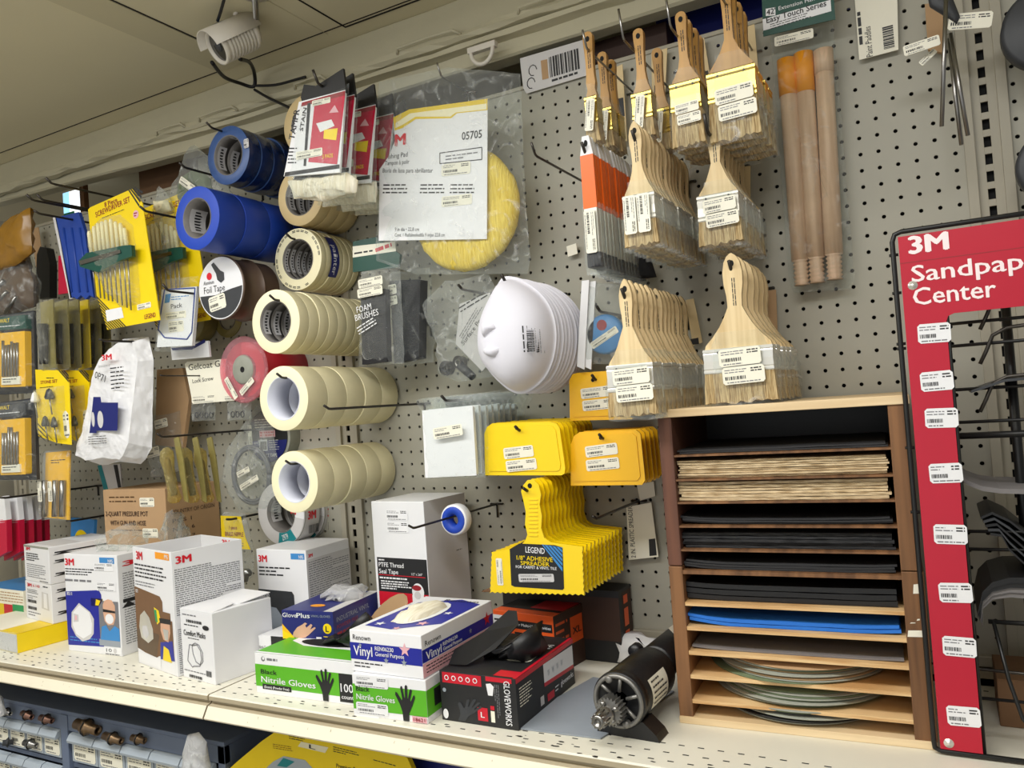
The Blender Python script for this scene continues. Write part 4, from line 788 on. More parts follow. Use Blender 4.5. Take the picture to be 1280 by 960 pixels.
# foil reel
Lf = roll_at(276, 360, 40.5, 5.2); o = empty('foil_tape_reel', Lf, 'wide reel with a white and grey round face label and price sticker', 'tape roll')
mb = MB(); mb.lathe([(.6, 0), (2.55, 0), (2.6, .08), (2.6, .14), (2.42, .16), (2.42, 2.2), (2.55, 2.22), (2.58, 2.32), (.6, 2.34)], 'foil_brown', seg=64); mb.lathe([(2.43, 2.2), (2.43, 4.0)], 'foil_brown', seg=64); mb.build('reel', o)
mb = MB(); F = Face((0, 0, 0), (1, 0, 0), (0, 0, 1)); mb.disc(F, 0, 0, 2.5, 'white', .02, k=48); mb.poly(F, [(2.42 * math.cos(math.radians(a)), 2.42 * math.sin(math.radians(a))) for a in range(180 + 10, 361 - 2, 8)] + [(1.2, -.2), (-.6, -.5)], 'charcoal', .03)
mb.text(F, -1.9, .45, .32, 'Aluminum', 'ink', .04, 1.2); mb.text(F, -1.9, -.25, .55, 'Foil Tape', 'ink', .04, 2.4); mb.disc(F, -1.2, 1.1, .3, 'logo_red', .04); mb.price(F, -1.3, -1.85, 1.9, 1.2, math.radians(8), .05)
mb.poly(F, [(-.9, 2.0), (-.6, 2.15), (.1, 1.4), (.5, 1.2), (.5, .6), (.1, .4), (-.3, .7), (-.4, 1.2)], 'charcoal', .045); mb.build('face_label', o)
# red tape reel
Lr = roll_at(304, 462, 43, 5.75); o = empty('red_tape_reel', Lr, 'clear pink rimmed reel of dark red tape under the narrow masking rolls', 'tape roll')
mb = MB(); mb.lathe([(.9, -.02), (2.7, -.05), (2.8, .05), (2.7, .15), (.9, .12)], 'reel_pink', seg=64); mb.build('flange', o)
mb = MB(); mb.lathe([(1.25, .2), (2.35, .2), (2.35, 6.5), (1.25, 6.5)], 'red_tape', seg=64); F = Face((0, .18, 0), (1, 0, 0), (0, 0, 1))
mb.poly(F, [(1.3 * math.cos(math.radians(a)), 1.3 * math.sin(math.radians(a))) for a in range(100, -90, -12)] + [(2.3 * math.cos(math.radians(a)), 2.3 * math.sin(math.radians(a))) for a in range(-84, 101, 12)], 'pack_red', .02); mb.build('tape', o)
mb = MB(); mb.lathe([(.25, -.1), (1.1, -.12), (1.25, 0), (1.25, .3)], 'disc_grey', seg=40); mb.lathe([(.0, -.05), (.26, -.1)], 'slot', seg=20); mb.build('hub', o)
mb = MB(); F = Face((0, -.1, 0), (1, 0, 0), (0, 0, 1)); mb.price(F, -2.2, -.7, 2.1, .5, math.radians(-58), .02); mb.price(F, -.2, -2.2, 1.9, .5, math.radians(36), .02); mb.build('price_labels', o)
# dark labelled grey roll
Lg = roll_at(335, 545, 38, 5.4); r = roll('front grey cloth tape roll with dark text label between the two lowest masking stacks', Lg, 2.6, 1.2, 2.0, 'disc_grey', 'disc_grey', 'core_grey', 'grey cloth tape rolls', name='cloth_tape')
mb = MB(); F = Face((0, 0, 0), (1, 0, 0), (0, 0, 1)); mb.disc(F, 0, 0, 2.35, 'ink', .02, k=48); mb.poly(F, [(2.3 * math.cos(math.radians(a)), 2.3 * math.sin(math.radians(a))) for a in range(190, 352, 8)], 'navy', .03)
mb.rect(F, -1.0, -.1, .9, .5, 'pink', .035); mb.lines(F, -.9, -.05, .8, .45, 2, 'red', .5, .045, 2, 0); mb.lines(F, -1.5, .7, 1.4, 1.6, 4, 'label', .35, .04, 3, 0); mb.rect(F, -1.1, -1.3, -.1, -.3, 'white', .04); mb.bars(F, -1.0, -1.2, -.2, -.45, 'ink', .05); mb.lines(F, .1, -1.3, 1.3, -.3, 5, 'carton_grey', .3, .04)
mb.text(F, -.9, -1.85, .3, 'DUCT TAPE', 'white', .05, 1.9, bold=True); mb.build('face_label', r); mb = MB(); mb.price(F, -1.9, -1.2, 2.3, .5, math.radians(90), .05); mb.build('price_label', r)
dup(r, (.05, 2.1, 0), 'second grey cloth tape roll between the two lowest masking stacks')
rhook(196, 542, Lg, 1.2, 'long dark wire hook running left from the grey cloth tape roll', D=11.5)
# 3M duct tape
Lm = roll_at(351, 642, 42, 5.75); r = roll('lowest front duct tape roll with grey, white and teal face label', Lm, 2.7, 1.55, 1.9, 'disc_grey', 'carton_grey', 'core_grey', 'duct tape rolls at the bottom', name='duct_tape')
mb = MB(); F = Face((0, 0, 0), (1, 0, 0), (0, 0, 1))
def arc(a0, a1, r0, r1, m, lift=.03): mb.poly(F, [(r0 * math.cos(math.radians(a0 + (a1 - a0) * i / 10)), r0 * math.sin(math.radians(a0 + (a1 - a0) * i / 10))) for i in range(11)] + [(r1 * math.cos(math.radians(a1 - (a1 - a0) * i / 10)), r1 * math.sin(math.radians(a1 - (a1 - a0) * i / 10))) for i in range(11)], m, lift)
arc(-100, -52, 1.65, 2.66, 'teal'); arc(-52, -10, 1.65, 2.66, 'carton_grey'); arc(-10, 60, 1.65, 2.66, 'white'); mb.text(F, 1.75, -.1, .6, '3M', 'logo_red', .05, .8, math.radians(80), True); mb.text(F, .1, -2.3, .5, '2979', 'white', .05, .7, math.radians(15), True)
mb.build('face_label', r)
mb = MB(); k = 14; vs = []
for i in range(k + 1):
    a = math.radians(-75 + 115 * i / k)
    for y in (.1, 1.8): vs.append((2.73 * math.cos(a), y, 2.73 * math.sin(a)))
mb.add(vs, [(2 * i, 2 * i + 1, 2 * i + 3, 2 * i + 2) for i in range(k)], 'carton_grey', True)
for a_, t, m_ in ((-5, '3M', 'logo_red'),):
    a = math.radians(a_); G = Face((2.75 * math.cos(a), .3, 2.75 * math.sin(a)), (0, 1, 0), (-math.sin(a), 0, math.cos(a))); mb.text(G, 0, -.3, .7, t, m_, .04, 1.0, bold=True); mb.bars(G, .1, -1.5, 1.3, -.8, 'ink', .04)
mb.build('side_label', r)
dup(r, (.1, 2.3, -.1), 'second duct tape roll behind the lowest one, its label partly hidden')

# ================================================================ RED PRINTED PACKETS
def redpack(label, dD):
    it = Item('applicator_pad_packet', label, 'packet', 399, 92, 9, 'red printed packets with cotton pads'); it.root.location = (it.O + Vector((0, dD, 0))) * IN
    def P(x, y, d=0):
        q = W(x, y, 9) - it.O; return (q.x, q.z)
    it.P = P; it.PP = lambda pts, dd=0: [P(*p) for p in pts]
    mb = MB(); mb.prism(it.PP([(377, 122), (381, 106), (396, 108), (430, 86), (434, 116), (380, 133)]), -.1, .1, 'black'); mb.build('header', it.root)
    mb = MB(); card_ = [(375, 128), (433, 113), (426, 216), (356, 221)]; mb.prism(it.PP(card_), -.12, .06, 'white'); F = it.F(.12)
    mb.poly(F, it.PP([(379, 129), (433, 114), (433, 120), (378, 134)]), 'maroon', .015); mb.poly(F, it.PP([(395, 129), (433, 120), (423, 206), (387, 203)]), 'pack_red', .02); mb.poly(F, it.PP([(386, 130), (390, 129), (384, 208), (381, 208)]), 'ink', .02)
    mb.poly(F, it.PP([(358, 216), (426, 206), (426, 211), (357, 221)]), 'ink', .02); mb.poly(F, it.PP([(397, 155), (416, 150), (420, 158), (402, 166)]), 'white', .03); mb.poly(F, it.PP([(407, 163), (424, 161), (422, 176), (406, 174)]), 'yellow', .035); it.lines(mb, F, (408, 173), (421, 174), 9, 3, 'ink', th=.5)
    mb.poly(F, it.PP([(413, 142), (420, 132), (425, 141)]), 'pink', .03)
    G = Face((0, -.12, 0), (-.13, 0, -.99), (.99, 0, -.13)); a = it.P(371, 140)
    a = it.P(368, 176); b_ = it.P(375, 138); an = math.atan2(b_[1] - a[1], b_[0] - a[0]); mb.text(F, a[0] + .1, a[1], .55, 'TAMPR', 'ink', .03, math.hypot(b_[0] - a[0], b_[1] - a[1]), an, True); a = it.P(379, 165); b_ = it.P(384, 136); an = math.atan2(b_[1] - a[1], b_[0] - a[0]); mb.text(F, a[0] + .1, a[1], .35, 'STAIN', 'ink', .03, math.hypot(b_[0] - a[0], b_[1] - a[1]), an, True)
    it.text(mb, F, (405, 199), (418, 197), 5, '5 PADS', 'yellow', True, .03); it.price(mb, F, (372, 201), (405, 195), 10, 3, .045); it.price(mb, F, (392, 134), (415, 129), 7, 5, .045); it.lines(mb, F, (361, 206), (372, 206), 22, 5, 'ink'); mb.build('printed_card', it.root)
    mb = MB(); pouch(mb, it.PP([(353, 226), (430, 214), (442, 222), (440, 238), (400, 250), (362, 246)] if dD == 0 else [(358, 222), (428, 212), (428, 240), (360, 246)]), .5, 'cotton', jit=.2, seed=int(dD * 3) + 2, y=.5); mb.build('cotton_pads', it.root)
    mb = MB(); pouch(mb, it.PP([(374, 124), (435, 104), (430, 244), (356, 246)]), .42, 'film_light', jit=.08, seed=3, y=.1); mb.build('plastic_bag', it.root)
    return it.root
redpack('front red and white printed packet of cotton pads with a yellow square', 0)
redpack('second red packet just behind the front one, only its right edge showing', 1.0)
redpack('third red packet from the front, with a yellow square showing', 3.4); redpack('fourth red packet from the front, with a yellow square showing', 5.6); redpack('rearmost red packet beside the polishing pad bag', 7.2)
hook(391, 87, 10, 'dark hook standing up above the red printed packets', up=.9)

# ================================================================ LEFT BAY
def blister(label, pts, D, name='drill_set_card', m='yellow', group=None, cat='tool card', t=.06):
    it = Item(name, label, cat, pts[0][0], pts[0][1], D, group); mb = MB(); mb.prism(it.PP(pts), 0, t, m); return it, mb, it.F()
# big screwdriver card
def sd(label, D, full=True):
    it = Item('screwdriver_set_card', label, 'tool card', 141, 262, D, 'yellow screwdriver set cards'); O = W(141, 262, 9); it.root.location = (O + Vector((.6 * (9 - D), 9 - D, 0))) * IN; it.P = lambda x, y, d=0: ((W(x, y, 9) - O).x, (W(x, y, 9) - O).z); it.PP = lambda pts, dd=0: [it.P(*p) for p in pts]
    mb = MB(); mb.prism(it.PP([(110, 262), (113, 259), (165, 236), (178, 254), (200, 400), (134, 412), (121, 370)]), 0, .08, 'yellow'); F = it.F()
    for k in range(4): mb.poly(F, it.PP([(160.5 + k * 2.4, 238 - k * 1.2), (162 + k * 2.4, 237.3 - k * 1.2), (174.5 + k * 1.5, 256 - k * 5.5), (174 + k * 1.3, 259 - k * 5.5)]), 'ink', .015)
    for k in range(8):
        q = [(121 + 1.55 * (k + e), 370 + 5 * (k + e)) for e in (0, .6)]; t = [(44.3 - 5.28 * (k + e)) / .846 for e in (0, .6)]
        mb.poly(F, it.PP([q[0], q[1], (q[1][0] + .7 * t[1], q[1][1] + .72 * t[1]), (q[0][0] + .7 * t[0], q[0][1] + .72 * t[0])]), 'ink', .015)
    it.text(mb, F, (131, 259), (147, 252), 6, '8 Piece', 'maroon', True); it.text(mb, F, (120, 272), (163, 252), 7, 'SCREWDRIVER SET', 'maroon', True); it.lines(mb, F, (128, 274), (158, 262), 2.5, 1, 'ink'); a = it.P(170, 268); mb.disc(F, a[0], a[1], .35, 'pink', .02); mb.lines(F, a[0] - .25, a[1] - .2, a[0] + .25, a[1] + .2, 2, 'maroon', .5, .03)
    mb.poly(F, it.PP([(132, 388), (152, 384), (155, 397), (134, 402)]), 'white', .02); it.lines(mb, F, (134, 400), (154, 395), 12, 4, 'maroon'); it.price(mb, F, (172, 388), (189, 384), 7, 3, .02); it.text(mb, F, (181, 399), (195, 396), 6, 'LEGEND', 'maroon', True); mb.build('card', it.root)
    for i, (x, yt, yb) in enumerate(((116, 290, 320), (122, 284, 318), (127, 280, 316), (132, 278, 315), (137, 276, 313), (143, 275, 312), (149, 278, 312), (155, 280, 312), (160, 286, 312))):
        a, b_ = it.P(x, yt), it.P(x + 3.5, yb); mb = MB(); mb.tube([(a[0], -.35, a[1]), (a[0] * .9 + b_[0] * .1, -.35, a[1] * .9 + b_[1] * .1), (b_[0], -.35, b_[1])], [.13, .18, .16], 'cream', 10)
        c_ = it.P(x + 8, min(388, yb + 52 + 3 * i)); mb.tube([(b_[0], -.35, b_[1]), (c_[0], -.3, c_[1])], .07, 'steel', 6); mb.build('screwdriver', it.root)
    mb = MB(); P = it.PP([(110, 328), (120, 318), (165, 309), (176, 308), (177, 322), (163, 327), (135, 342), (112, 335)]); mb.prism(P, -.9, -.55, 'dark_green'); mb.prism(it.PP([(112, 328), (163, 314), (164, 318), (114, 333)]), -1.0, -.9, 'steel'); mb.build('holder', it.root, bev=.08)
    mb = MB(); pouch(mb, it.PP([(112, 295), (128, 272), (150, 268), (166, 282), (172, 320), (176, 380), (150, 384), (124, 345)]), 1.0, 'clam', back=False, seed=3); mb.build('clear_blister', it.root); return it.root
sd('front yellow card with a fan of cream handled screwdrivers', 9); sd('yellow screwdriver card hanging in shade behind the front screwdriver card', 5.6)
hook(46, 243, 12, 'wire hook pointing left above the blue packet', up=.4); hook(33, 243, 12.5, 'lower wire hook pointing left, ending at the blue packet', up=.4); hook(57, 222, 13, 'upper long wire hook reaching the yellow screwdriver card', up=.4); hook(175, 258, 12, 'wire hook ending at the bright blue tape roll', up=.3); hook(224, 203, 9, 'short dark wire hook in front of the crumpled clear bag', up=.3); hook(42, 263, 12, 'thin wire hook left of the blue packet', up=.2)
hook(203, 355, 10.5, 'wire hook in front of the white packet with rounded blue outline', up=.5)
# blue packet
it, mb, F = blister('blue cloth-like packet with a wavy lower edge left of the screwdriver card', [(69, 272), (98, 265), (106, 290), (117, 372), (112, 369), (107, 374), (101, 369), (96, 374), (92, 371), (88, 373), (75, 300)], 8.5, 'work_glove_packet', 'blue_pack', cat='packet', t=.3)
for x in (80, 90, 100): a, b_ = it.P(x, 285), it.P(x + 10, 365); mb.tube([(a[0], -.02, a[1]), (b_[0], -.02, b_[1])], .12, 'blue_pack', 6)
mb.build('packet', it.root); mb = MB(); mb.prism(it.PP([(66, 272), (70, 271), (90, 373), (87, 374)]), .0, .35, 'carton_grey'); mb.build('edge', it.root)
it, mb, F = blister('thin red packet behind the left edge of the blue packet', [(73, 320), (80, 318), (86, 366), (73, 368)], 6, 'file_packet', 'pack_red', cat='packet', t=.2); mb.build('packet', it.root)
# far left amber bags
it, mb, F = blister('hanging amber yellow bag at the far left edge', [(-6, 300), (14, 272), (38, 262), (40, 320), (20, 335), (-6, 345)], 8, 'amber_packet', 'amber', cat='packet', t=.3); mb.v = []; mb.f = []; mb.m = []; mb.sm = []; pouch(mb, it.PP([(-10, 300), (8, 276), (38, 260), (40, 316), (20, 332), (-10, 342)]), .8, 'amber', seed=6, jit=.2); mb.build('bag', it.root)
it, mb, F = blister('dark brown packed tools with bright glints at the far left, under the amber bag', [(-8, 330), (30, 318), (42, 352), (42, 384), (20, 392), (-8, 398)], 7, 'tool_packet', 'amber_brown', cat='packet'); mb.v = []; mb.f = []; mb.m = []; mb.sm = []
pouch(mb, it.PP([(-8, 330), (30, 318), (42, 352), (42, 384), (20, 392), (-8, 398)]), .9, 'amber_brown', seed=7, jit=.3); mb.build('packet', it.root)
for k, ((x0, y0), (x1, y1)) in enumerate((((2, 372), (18, 352)), ((4, 384), (22, 366)), ((20, 392), (34, 372)))): a, b_ = it.P(x0, y0), it.P(x1, y1); mb = MB(); mb.tube([(a[0], -1.05, a[1]), (b_[0], -1.05, b_[1])], .16, 'steel', 8); mb.build('tool', it.root)
mb = MB(); pouch(mb, it.PP([(-8, 330), (34, 316), (46, 352), (44, 388), (20, 396), (-8, 400)]), 1.3, 'film', seed=3); mb.build('plastic_bag', it.root)
it, mb, F = blister('black long item hanging in shade on the pegboard right of the amber bag', [(46, 318), (50, 308), (58, 310), (62, 330), (62, 372), (44, 374)], 3, 'black_brush', 'black', cat='tool', t=.8); mb.build('bristles', it.root, bev=.2)
it, mb, F = blister('tan strip card hanging near the top left of the pegboard', [(39, 286), (48, 284), (54, 330), (45, 334)], 1.2, 'hook_card', 'cardboard', cat='card'); mb.build('board', it.root)
# row of amber clamshells seen edge on
for i, x in enumerate((50, 68, 82, 94, 108, 120)):
    it = Item('bit_clamshell', ('leftmost', 'second', 'third', 'fourth', 'fifth', 'rightmost')[i] + ' clear clamshell with dark bits in the row below the blue packet', 'clamshell', x, 378, 9.5 - i * 1.45, 'row of clear clamshells')
    x1 = x + 17; mb = MB(); mb.prism(it.PP([(x, 378), (x1 - 1, 374), (x1 + 2, 459), (x + 4, 463)]), 0, .12, 'olive_clam' if i != 3 else 'yellow'); mb.build('card', it.root)
    for k in range(2):
        a, b_ = it.P(x + 5 + 5 * k, 405), it.P(x + 7 + 5 * k, 455); mb = MB(); mb.tube([(a[0], -.35, a[1]), (b_[0], -.35, b_[1])], [.28, .2], ('charcoal', 'black')[k], 10); mb.build('bit', it.root)
    mb = MB(); pouch(mb, it.PP([(x, 377), (x1, 373), (x1 + 3, 460), (x + 4, 464)]), .75, 'clam', back=False, seed=i + 2, jit=.08); mb.build('blister', it.root)
hook(124, 424, 11, 'wire hook reaching from the clamshell row to the white respirator bag', up=.1)
# yellow/black drill bit packs at the left edge
def drillpack(label, pts, D, hdr, seed):
    it = Item('drill_bit_set', label, 'drill bits', 0, pts[0][1], D, 'yellow and black drill bit sets'); y0, y1 = pts[0][1], pts[2][1]
    mb = MB(); mb.prism(it.PP(pts), 0, .3, 'charcoal'); mb.build('case_back', it.root, bev=.1)
    for x in (-28, 8):
        q = [(x, hdr + 12), (x + 31, hdr + 9), (x + 32, y1 - 8), (x + 1, y1 - 7)]; mb = MB(); mb.prism(it.PP(q), -.6, 0, 'orange_yellow'); mb.build('yellow_case', it.root, bev=.15)
        rnd = random.Random(seed); 
        for k in range(6):
            a, b_ = it.P(x + 5 + 3.6 * k, hdr + 20 + rnd.uniform(0, 8)), it.P(x + 5 + 3.6 * k, y1 - 20); mb = MB(); mb.tube([(a[0], -.68, a[1]), (b_[0], -.68, b_[1])], .13, 'steel', 7); mb.build('drill_bit', it.root)
        mb = MB(); mb.prism(it.PP([(x + 4, y1 - 19), (x + 27, y1 - 21), (x + 27, y1 - 11), (x + 4, y1 - 10)]), -.75, -.6, 'label'); it.lines(mb, it.F(.75), (x + 6, y1 - 12), (x + 25, y1 - 13), 6, 2, 'ink'); mb.build('sticker', it.root)
    mb = MB(); mb.prism(it.PP([(-10, y0 + 3), (38, y0 - 2), (40, hdr + 6), (-10, hdr + 9)]), -.5, 0, 'dark_green' if seed == 1 else 'charcoal'); F = it.F(.5); it.text(mb, F, (2, hdr), (19, hdr - 2), 5, 'DEWALT', 'yellow', True); it.lines(mb, F, (0, hdr + 6), (34, hdr + 3), 3, 1, 'white'); mb.build('header', it.root)
    mb = MB(); pouch(mb, it.PP([(-12, y0), (44, y0 - 6), (46, y1), (-12, y1 + 2)]), 1.1, 'film_light', seed=seed, jit=.06, back=False); mb.build('blister', it.root)
drillpack('upper yellow and black drill bit set at the left edge, green header', [(-12, 396), (42, 388), (44, 491), (-12, 494)], 9, 405, 1)
drillpack('lower yellow and black drill bit set at the left edge, grey header', [(-12, 505), (43, 497), (46, 600), (-12, 600)], 9, 513, 2)
# yellow bit cards
for i, (x, D) in enumerate(((44, 9.5), (62, 7.6), (83, 5))):
    it = Item('bit_set_card', ('front yellow card of rotary stones with black stripes', 'second yellow card behind the front rotary stone card', 'rear yellow card with a dark bit, shaded, beside the white respirator bag')[i], 'tool card', 44, 462, D, 'yellow rotary stone cards'); O = W(44, 462, 9.5); it.root.location = (O + Vector((0, 9.5 - D, 0))) * IN; it.P = lambda x_, y_, d=0: ((W(x_, y_, 9.5) - O).x, (W(x_, y_, 9.5) - O).z); it.PP = lambda pts, dd=0: [it.P(*p) for p in pts]
    mb = MB(); mb.prism(it.PP([(44, 462), (74, 463), (86, 478), (89, 556), (72, 554), (48, 545)]), 0, .08, 'yellow'); F = it.F()
    for k in range(3): mb.poly(F, it.PP([(73 + k * 3, 463), (75 + k * 3, 463), (86, 476 - k * 3.6), (86, 478 - k * 3.2)]), 'ink', .015); mb.poly(F, it.PP([(47, 528 + k * 6), (47.3, 531 + k * 6), (72 - k * 6, 556 - k), (70 - k * 6, 554 - k)]), 'ink', .015)
    it.lines(mb, F, (58, 474), (68, 474), 3, 1, 'ink'); it.text(mb, F, (51, 480), (72, 478), 4, 'STONE SET', 'maroon', True); it.lines(mb, F, (50, 486), (68, 484), 2.4, 1, 'ink'); it.price(mb, Face((0, 0, 0), (1, 0, 0), (0, 0, 1)), (81, 548), (88, 547), 34, 4, .02); mb.build('card', it.root)
    for (x_, y_, r_, m_) in ((49, 496, .38, 'white'), (67, 492, .42, 'charcoal'), (62, 526, .35, 'charcoal'), (73, 527, .3, 'charcoal')):
        a = it.P(x_, y_); mb = MB(); mb.lathe([(0, .5), (r_ * .5, .35), (r_, -.3), (r_ * .8, -.5), (0, -.5)], m_, (a[0], -.4, a[1]), 'z', 16); b_ = it.P(x_ + 3, y_ + 26); mb.tube([(a[0], -.4, a[1] - .4), (b_[0], -.35, b_[1])], .07, 'steel', 6); mb.build('stone', it.root)
    mb = MB(); pouch(mb, it.PP([(46, 486), (80, 482), (84, 550), (52, 545)]), .9, 'clam', back=False, seed=i + 4, jit=.05); mb.build('blister', it.root)
# yellow packet below
it = Item('chisel_packet', 'narrow yellow packet with long white stickers below the rotary stone cards', 'packet', 70, 566, 8); mb = MB(); mb.prism(it.PP([(57, 566), (87, 563), (86, 600), (86, 650), (52, 646), (56, 610)]), 0, .15, 'orange_yellow'); F = it.F(); it.lines(mb, F, (64, 580), (84, 579), 6, 2, 'ink'); mb.build('card', it.root)
for x in (57, 70, 79): mb = MB(); a = it.P(x + 3, 600); b_ = it.P(x + 2, 645); mb.tube([(a[0], -.3, a[1]), (b_[0], -.3, b_[1])], .25, 'steel', 8); mb.build('tool', it.root)
for x in (57, 70): mb = MB(); a = it.P(x + 4, 626); mb.price(Face((a[0], -.62, a[1]), (0, 0, 1), (-1, 0, 0)), 0, 0, 1.9, .65, 0, 0); mb.build('sticker', it.root)
mb = MB(); pouch(mb, it.PP([(55, 564), (88, 561), (88, 652), (50, 648)]), .55, 'film', seed=3, back=False); mb.build('plastic_bag', it.root)
# row of red/white boxes
for i in range(5):
    x = (-14, 2, 14, 24, 34)[i]; it = Item('red_header_packet', ('leftmost', 'second', 'third', 'fourth', 'rightmost')[i] + ' red and white packet in the row at the left edge above the shelf', 'packet', x, 622, 9 - i * 1.1, 'row of red and white packets'); x1 = x + 22
    mb = MB(); mb.prism(it.PP([(x, 624), (x + 19, 620), (x1, 650), (x + 1, 653)]), 0, .5, 'white'); mb.build('white_top', it.root)
    mb = MB(); mb.prism(it.PP([(x + 1, 653), (x1, 650), (x1 + 1, 690), (x + 3, 701)]), 0, .5, 'pack_red'); it.lines(mb, it.F(), (x + 2, 656), (x1 - 2, 654), 6, 2, 'pink'); mb.build('red_body', it.root)
hook(0, 622, 10, 'wire hook over the row of red and white packets', up=.1)
# blue packet with yellow circle
it, mb, F = blister('blue packet with a yellow round badge behind the crumpled plastic', [(89, 647), (118, 650), (116, 690), (88, 690)], 4, 'sandpaper_packet', 'sky', cat='packet', t=.3); a = it.P(102, 676); mb.disc(F, a[0], a[1], 1.1, 'yellow', .02); mb.text(F, a[0] - .7, a[1] + .2, .4, 'WET', 'ink', .03, 1.4, bold=True); mb.build('packet', it.root); hook(83, 651, 7, 'small wire hook above the blue packet with yellow badge', up=.1)
it, mb, F = blister('teal and grey sander card showing below the white respirator bag', [(124, 581), (150, 580), (152, 612), (132, 614)], 3.5, 'sander_card', 'carton_grey', cat='tool card', t=.15); mb.poly(F, it.PP([(122, 582), (127, 581), (136, 613), (130, 613)]), 'teal', .02); mb.poly(F, it.PP([(142, 581), (147, 581), (152, 611), (148, 611)]), 'ink', .02); mb.build('card', it.root)
# white 3M bag
it = Item('respirator_packet', 'large white crumpled bag with dark blue picture square and red lettering', 'packet', 155, 428, 7)
out = [(154, 424), (186, 421), (192, 450), (190, 560), (182, 574), (176, 580), (150, 577), (128, 581), (108, 572), (112, 560), (120, 520), (124, 470), (130, 445), (143, 434)]
P = it.PP(out); n = len(P); mb = MB(); ridge = it.PP([(176, 470), (178, 530)]); vs = [(x, 0, z) for x, z in P] 
inner = it.PP([(158, 430), (180, 428), (186, 452), (182, 552), (175, 568), (170, 572), (150, 570), (130, 573), (117, 567), (119, 558), (127, 520), (131, 472), (137, 449), (147, 438)])
vs += [(x, -.9, z) for x, z in inner]; dp = [-.95, -1.0, -1.1, -1.7, -1.7, -1.6, -1.7, -1.8, -1.7, -1.8, -1.6, -1.3, -1.1, -1.0]; vs[n:] = [(x, y, z) for (x, z), y in zip(inner, dp)]
c1 = it.P(168, 474); c2 = it.P(160, 530); vs += [(c1[0], -1.5, c1[1]), (c2[0], -2.2, c2[1])]
fs = [(j, (j + 1) % n, n + (j + 1) % n, n + j) for j in range(n)]; I = lambda k: n + k % n; A, B_ = 2 * n, 2 * n + 1
fs += [(I(0), I(1), A), (I(1), I(2), A), (I(2), I(3), B_, A), (I(3), I(4), B_), (I(4), I(5), B_), (I(5), I(6), B_), (I(6), I(7), B_), (I(7), I(8), B_), (I(8), I(9), B_), (I(9), I(10), B_), (I(10), I(11), A, B_), (I(11), I(12), A), (I(12), I(13), A), (I(13), I(0), A)]
back = [(x, 1.0, z) for x, z in P]
fs = [f[::-1] for f in fs]; mb.add(vs, fs, 'carton', True); mb.add([(x, 0, z) for x, z in P], [tuple(range(n))], 'carton'); o = mb.build('bag', it.root)
for f in o.data.polygons: f.use_smooth = False
b_ = o.modifiers.new('s', 'SUBSURF'); b_.subdivision_type = 'SIMPLE'; b_.levels = b_.render_levels = 4
tx = bpy.data.textures.new('crumple', 'CLOUDS'); tx.noise_scale = .035; dm = o.modifiers.new('d', 'DISPLACE'); dm.texture = tx; dm.strength = .008; dm.mid_level = .5
mb = MB(); G = Face((0, -1.5, 0), (1, 0, 0), (0, 0, 1)); q = it.PP([(122, 496), (131, 496), (132, 503), (153, 503), (152, 538), (124, 536), (120, 541), (119, 525)], 1.6)
G = Face((0, -2.3, 0), (1, 0, 0), (0, 0, 1)); mb.poly(G, it.PP([(122, 496), (131, 496), (132, 503), (153, 503), (152, 538), (126, 538), (126, 541), (117, 541), (119, 525)], 1.9), 'navy', 0)
for x, y, r_, r2_ in ((131, 524, .4, .75), (122, 524, .22, .65)): a = it.P(x, y, 1.9); mb.disc(G, a[0], a[1], r_, 'carton_grey', .02, r2_)
it2 = it; p = it.P(130, 452, 1.6); G2 = Face((0, -1.9, 0), (1, 0, 0), (0, 0, 1)); a, b_ = it.P(131, 451, 1.6), it.P(144, 450, 1.6); mb.text(G2, a[0], a[1], .5, '3M', 'logo_red', 0, b_[0] - a[0], 0, True)
a, b_ = it.P(122, 472, 1.6), it.P(136, 478, 1.6); mb.text(G2, a[0], a[1], .62, '0P71', 'ink', 0, b_[0] - a[0], -.35, True); a, b_ = it.P(127, 460, 1.6), it.P(143, 455, 1.6); mb.lines(G2, a[0], a[1], b_[0], b_[1], 2, 'ink_grey', .4, 0); a, b_ = it.P(143, 488, 1.6), it.P(158, 456, 1.6); mb.lines(G2, a[0], a[1], b_[0], b_[1], 6, 'ink', .3, 0, 2); a, b_ = it.P(116, 556, 1.9), it.P(138, 543, 1.9); mb.lines(G, a[0], a[1], b_[0], b_[1], 4, 'ink', .3, 0, 2); mb.build('print', it.root)
# white packet with rounded outline, clear rolls behind
it = Item('filter_packet', 'white packet with rounded blue outline and price stickers left of the foil reel', 'packet', 215, 358, 7.5); mb = MB(); mb.prism(it.PP([(202, 362), (246, 358), (240, 432), (196, 434)]), 0, .3, 'carton'); F = it.F()
q = it.PP([(206, 362), (244, 360), (240, 415), (234, 424), (206, 422), (198, 412)])
for i in range(6): mb.tube([(q[i][0], -.02, q[i][1]), (q[(i + 1) % 6][0], -.02, q[(i + 1) % 6][1])], .06, 'blue_pack', 5)
mb.poly(F, it.PP([(207, 368), (214, 367), (212, 378), (206, 379)]), 'sky', .02); it.text(mb, F, (214, 386), (228, 384), 6, 'Pack', 'ink'); it.lines(mb, F, (214, 376), (238, 374), 6, 2, 'sky'); it.price(mb, F, (207, 400), (233, 397), 9, 3); it.price(mb, F, (211, 416), (230, 414), 14, 5); mb.build('card', it.root)
mb = MB(); pouch(mb, it.PP([(202, 350), (248, 345), (246, 430), (240, 440), (194, 440)]), .4, 'film_light', seed=2, back=False); mb.build('plastic_bag', it.root)
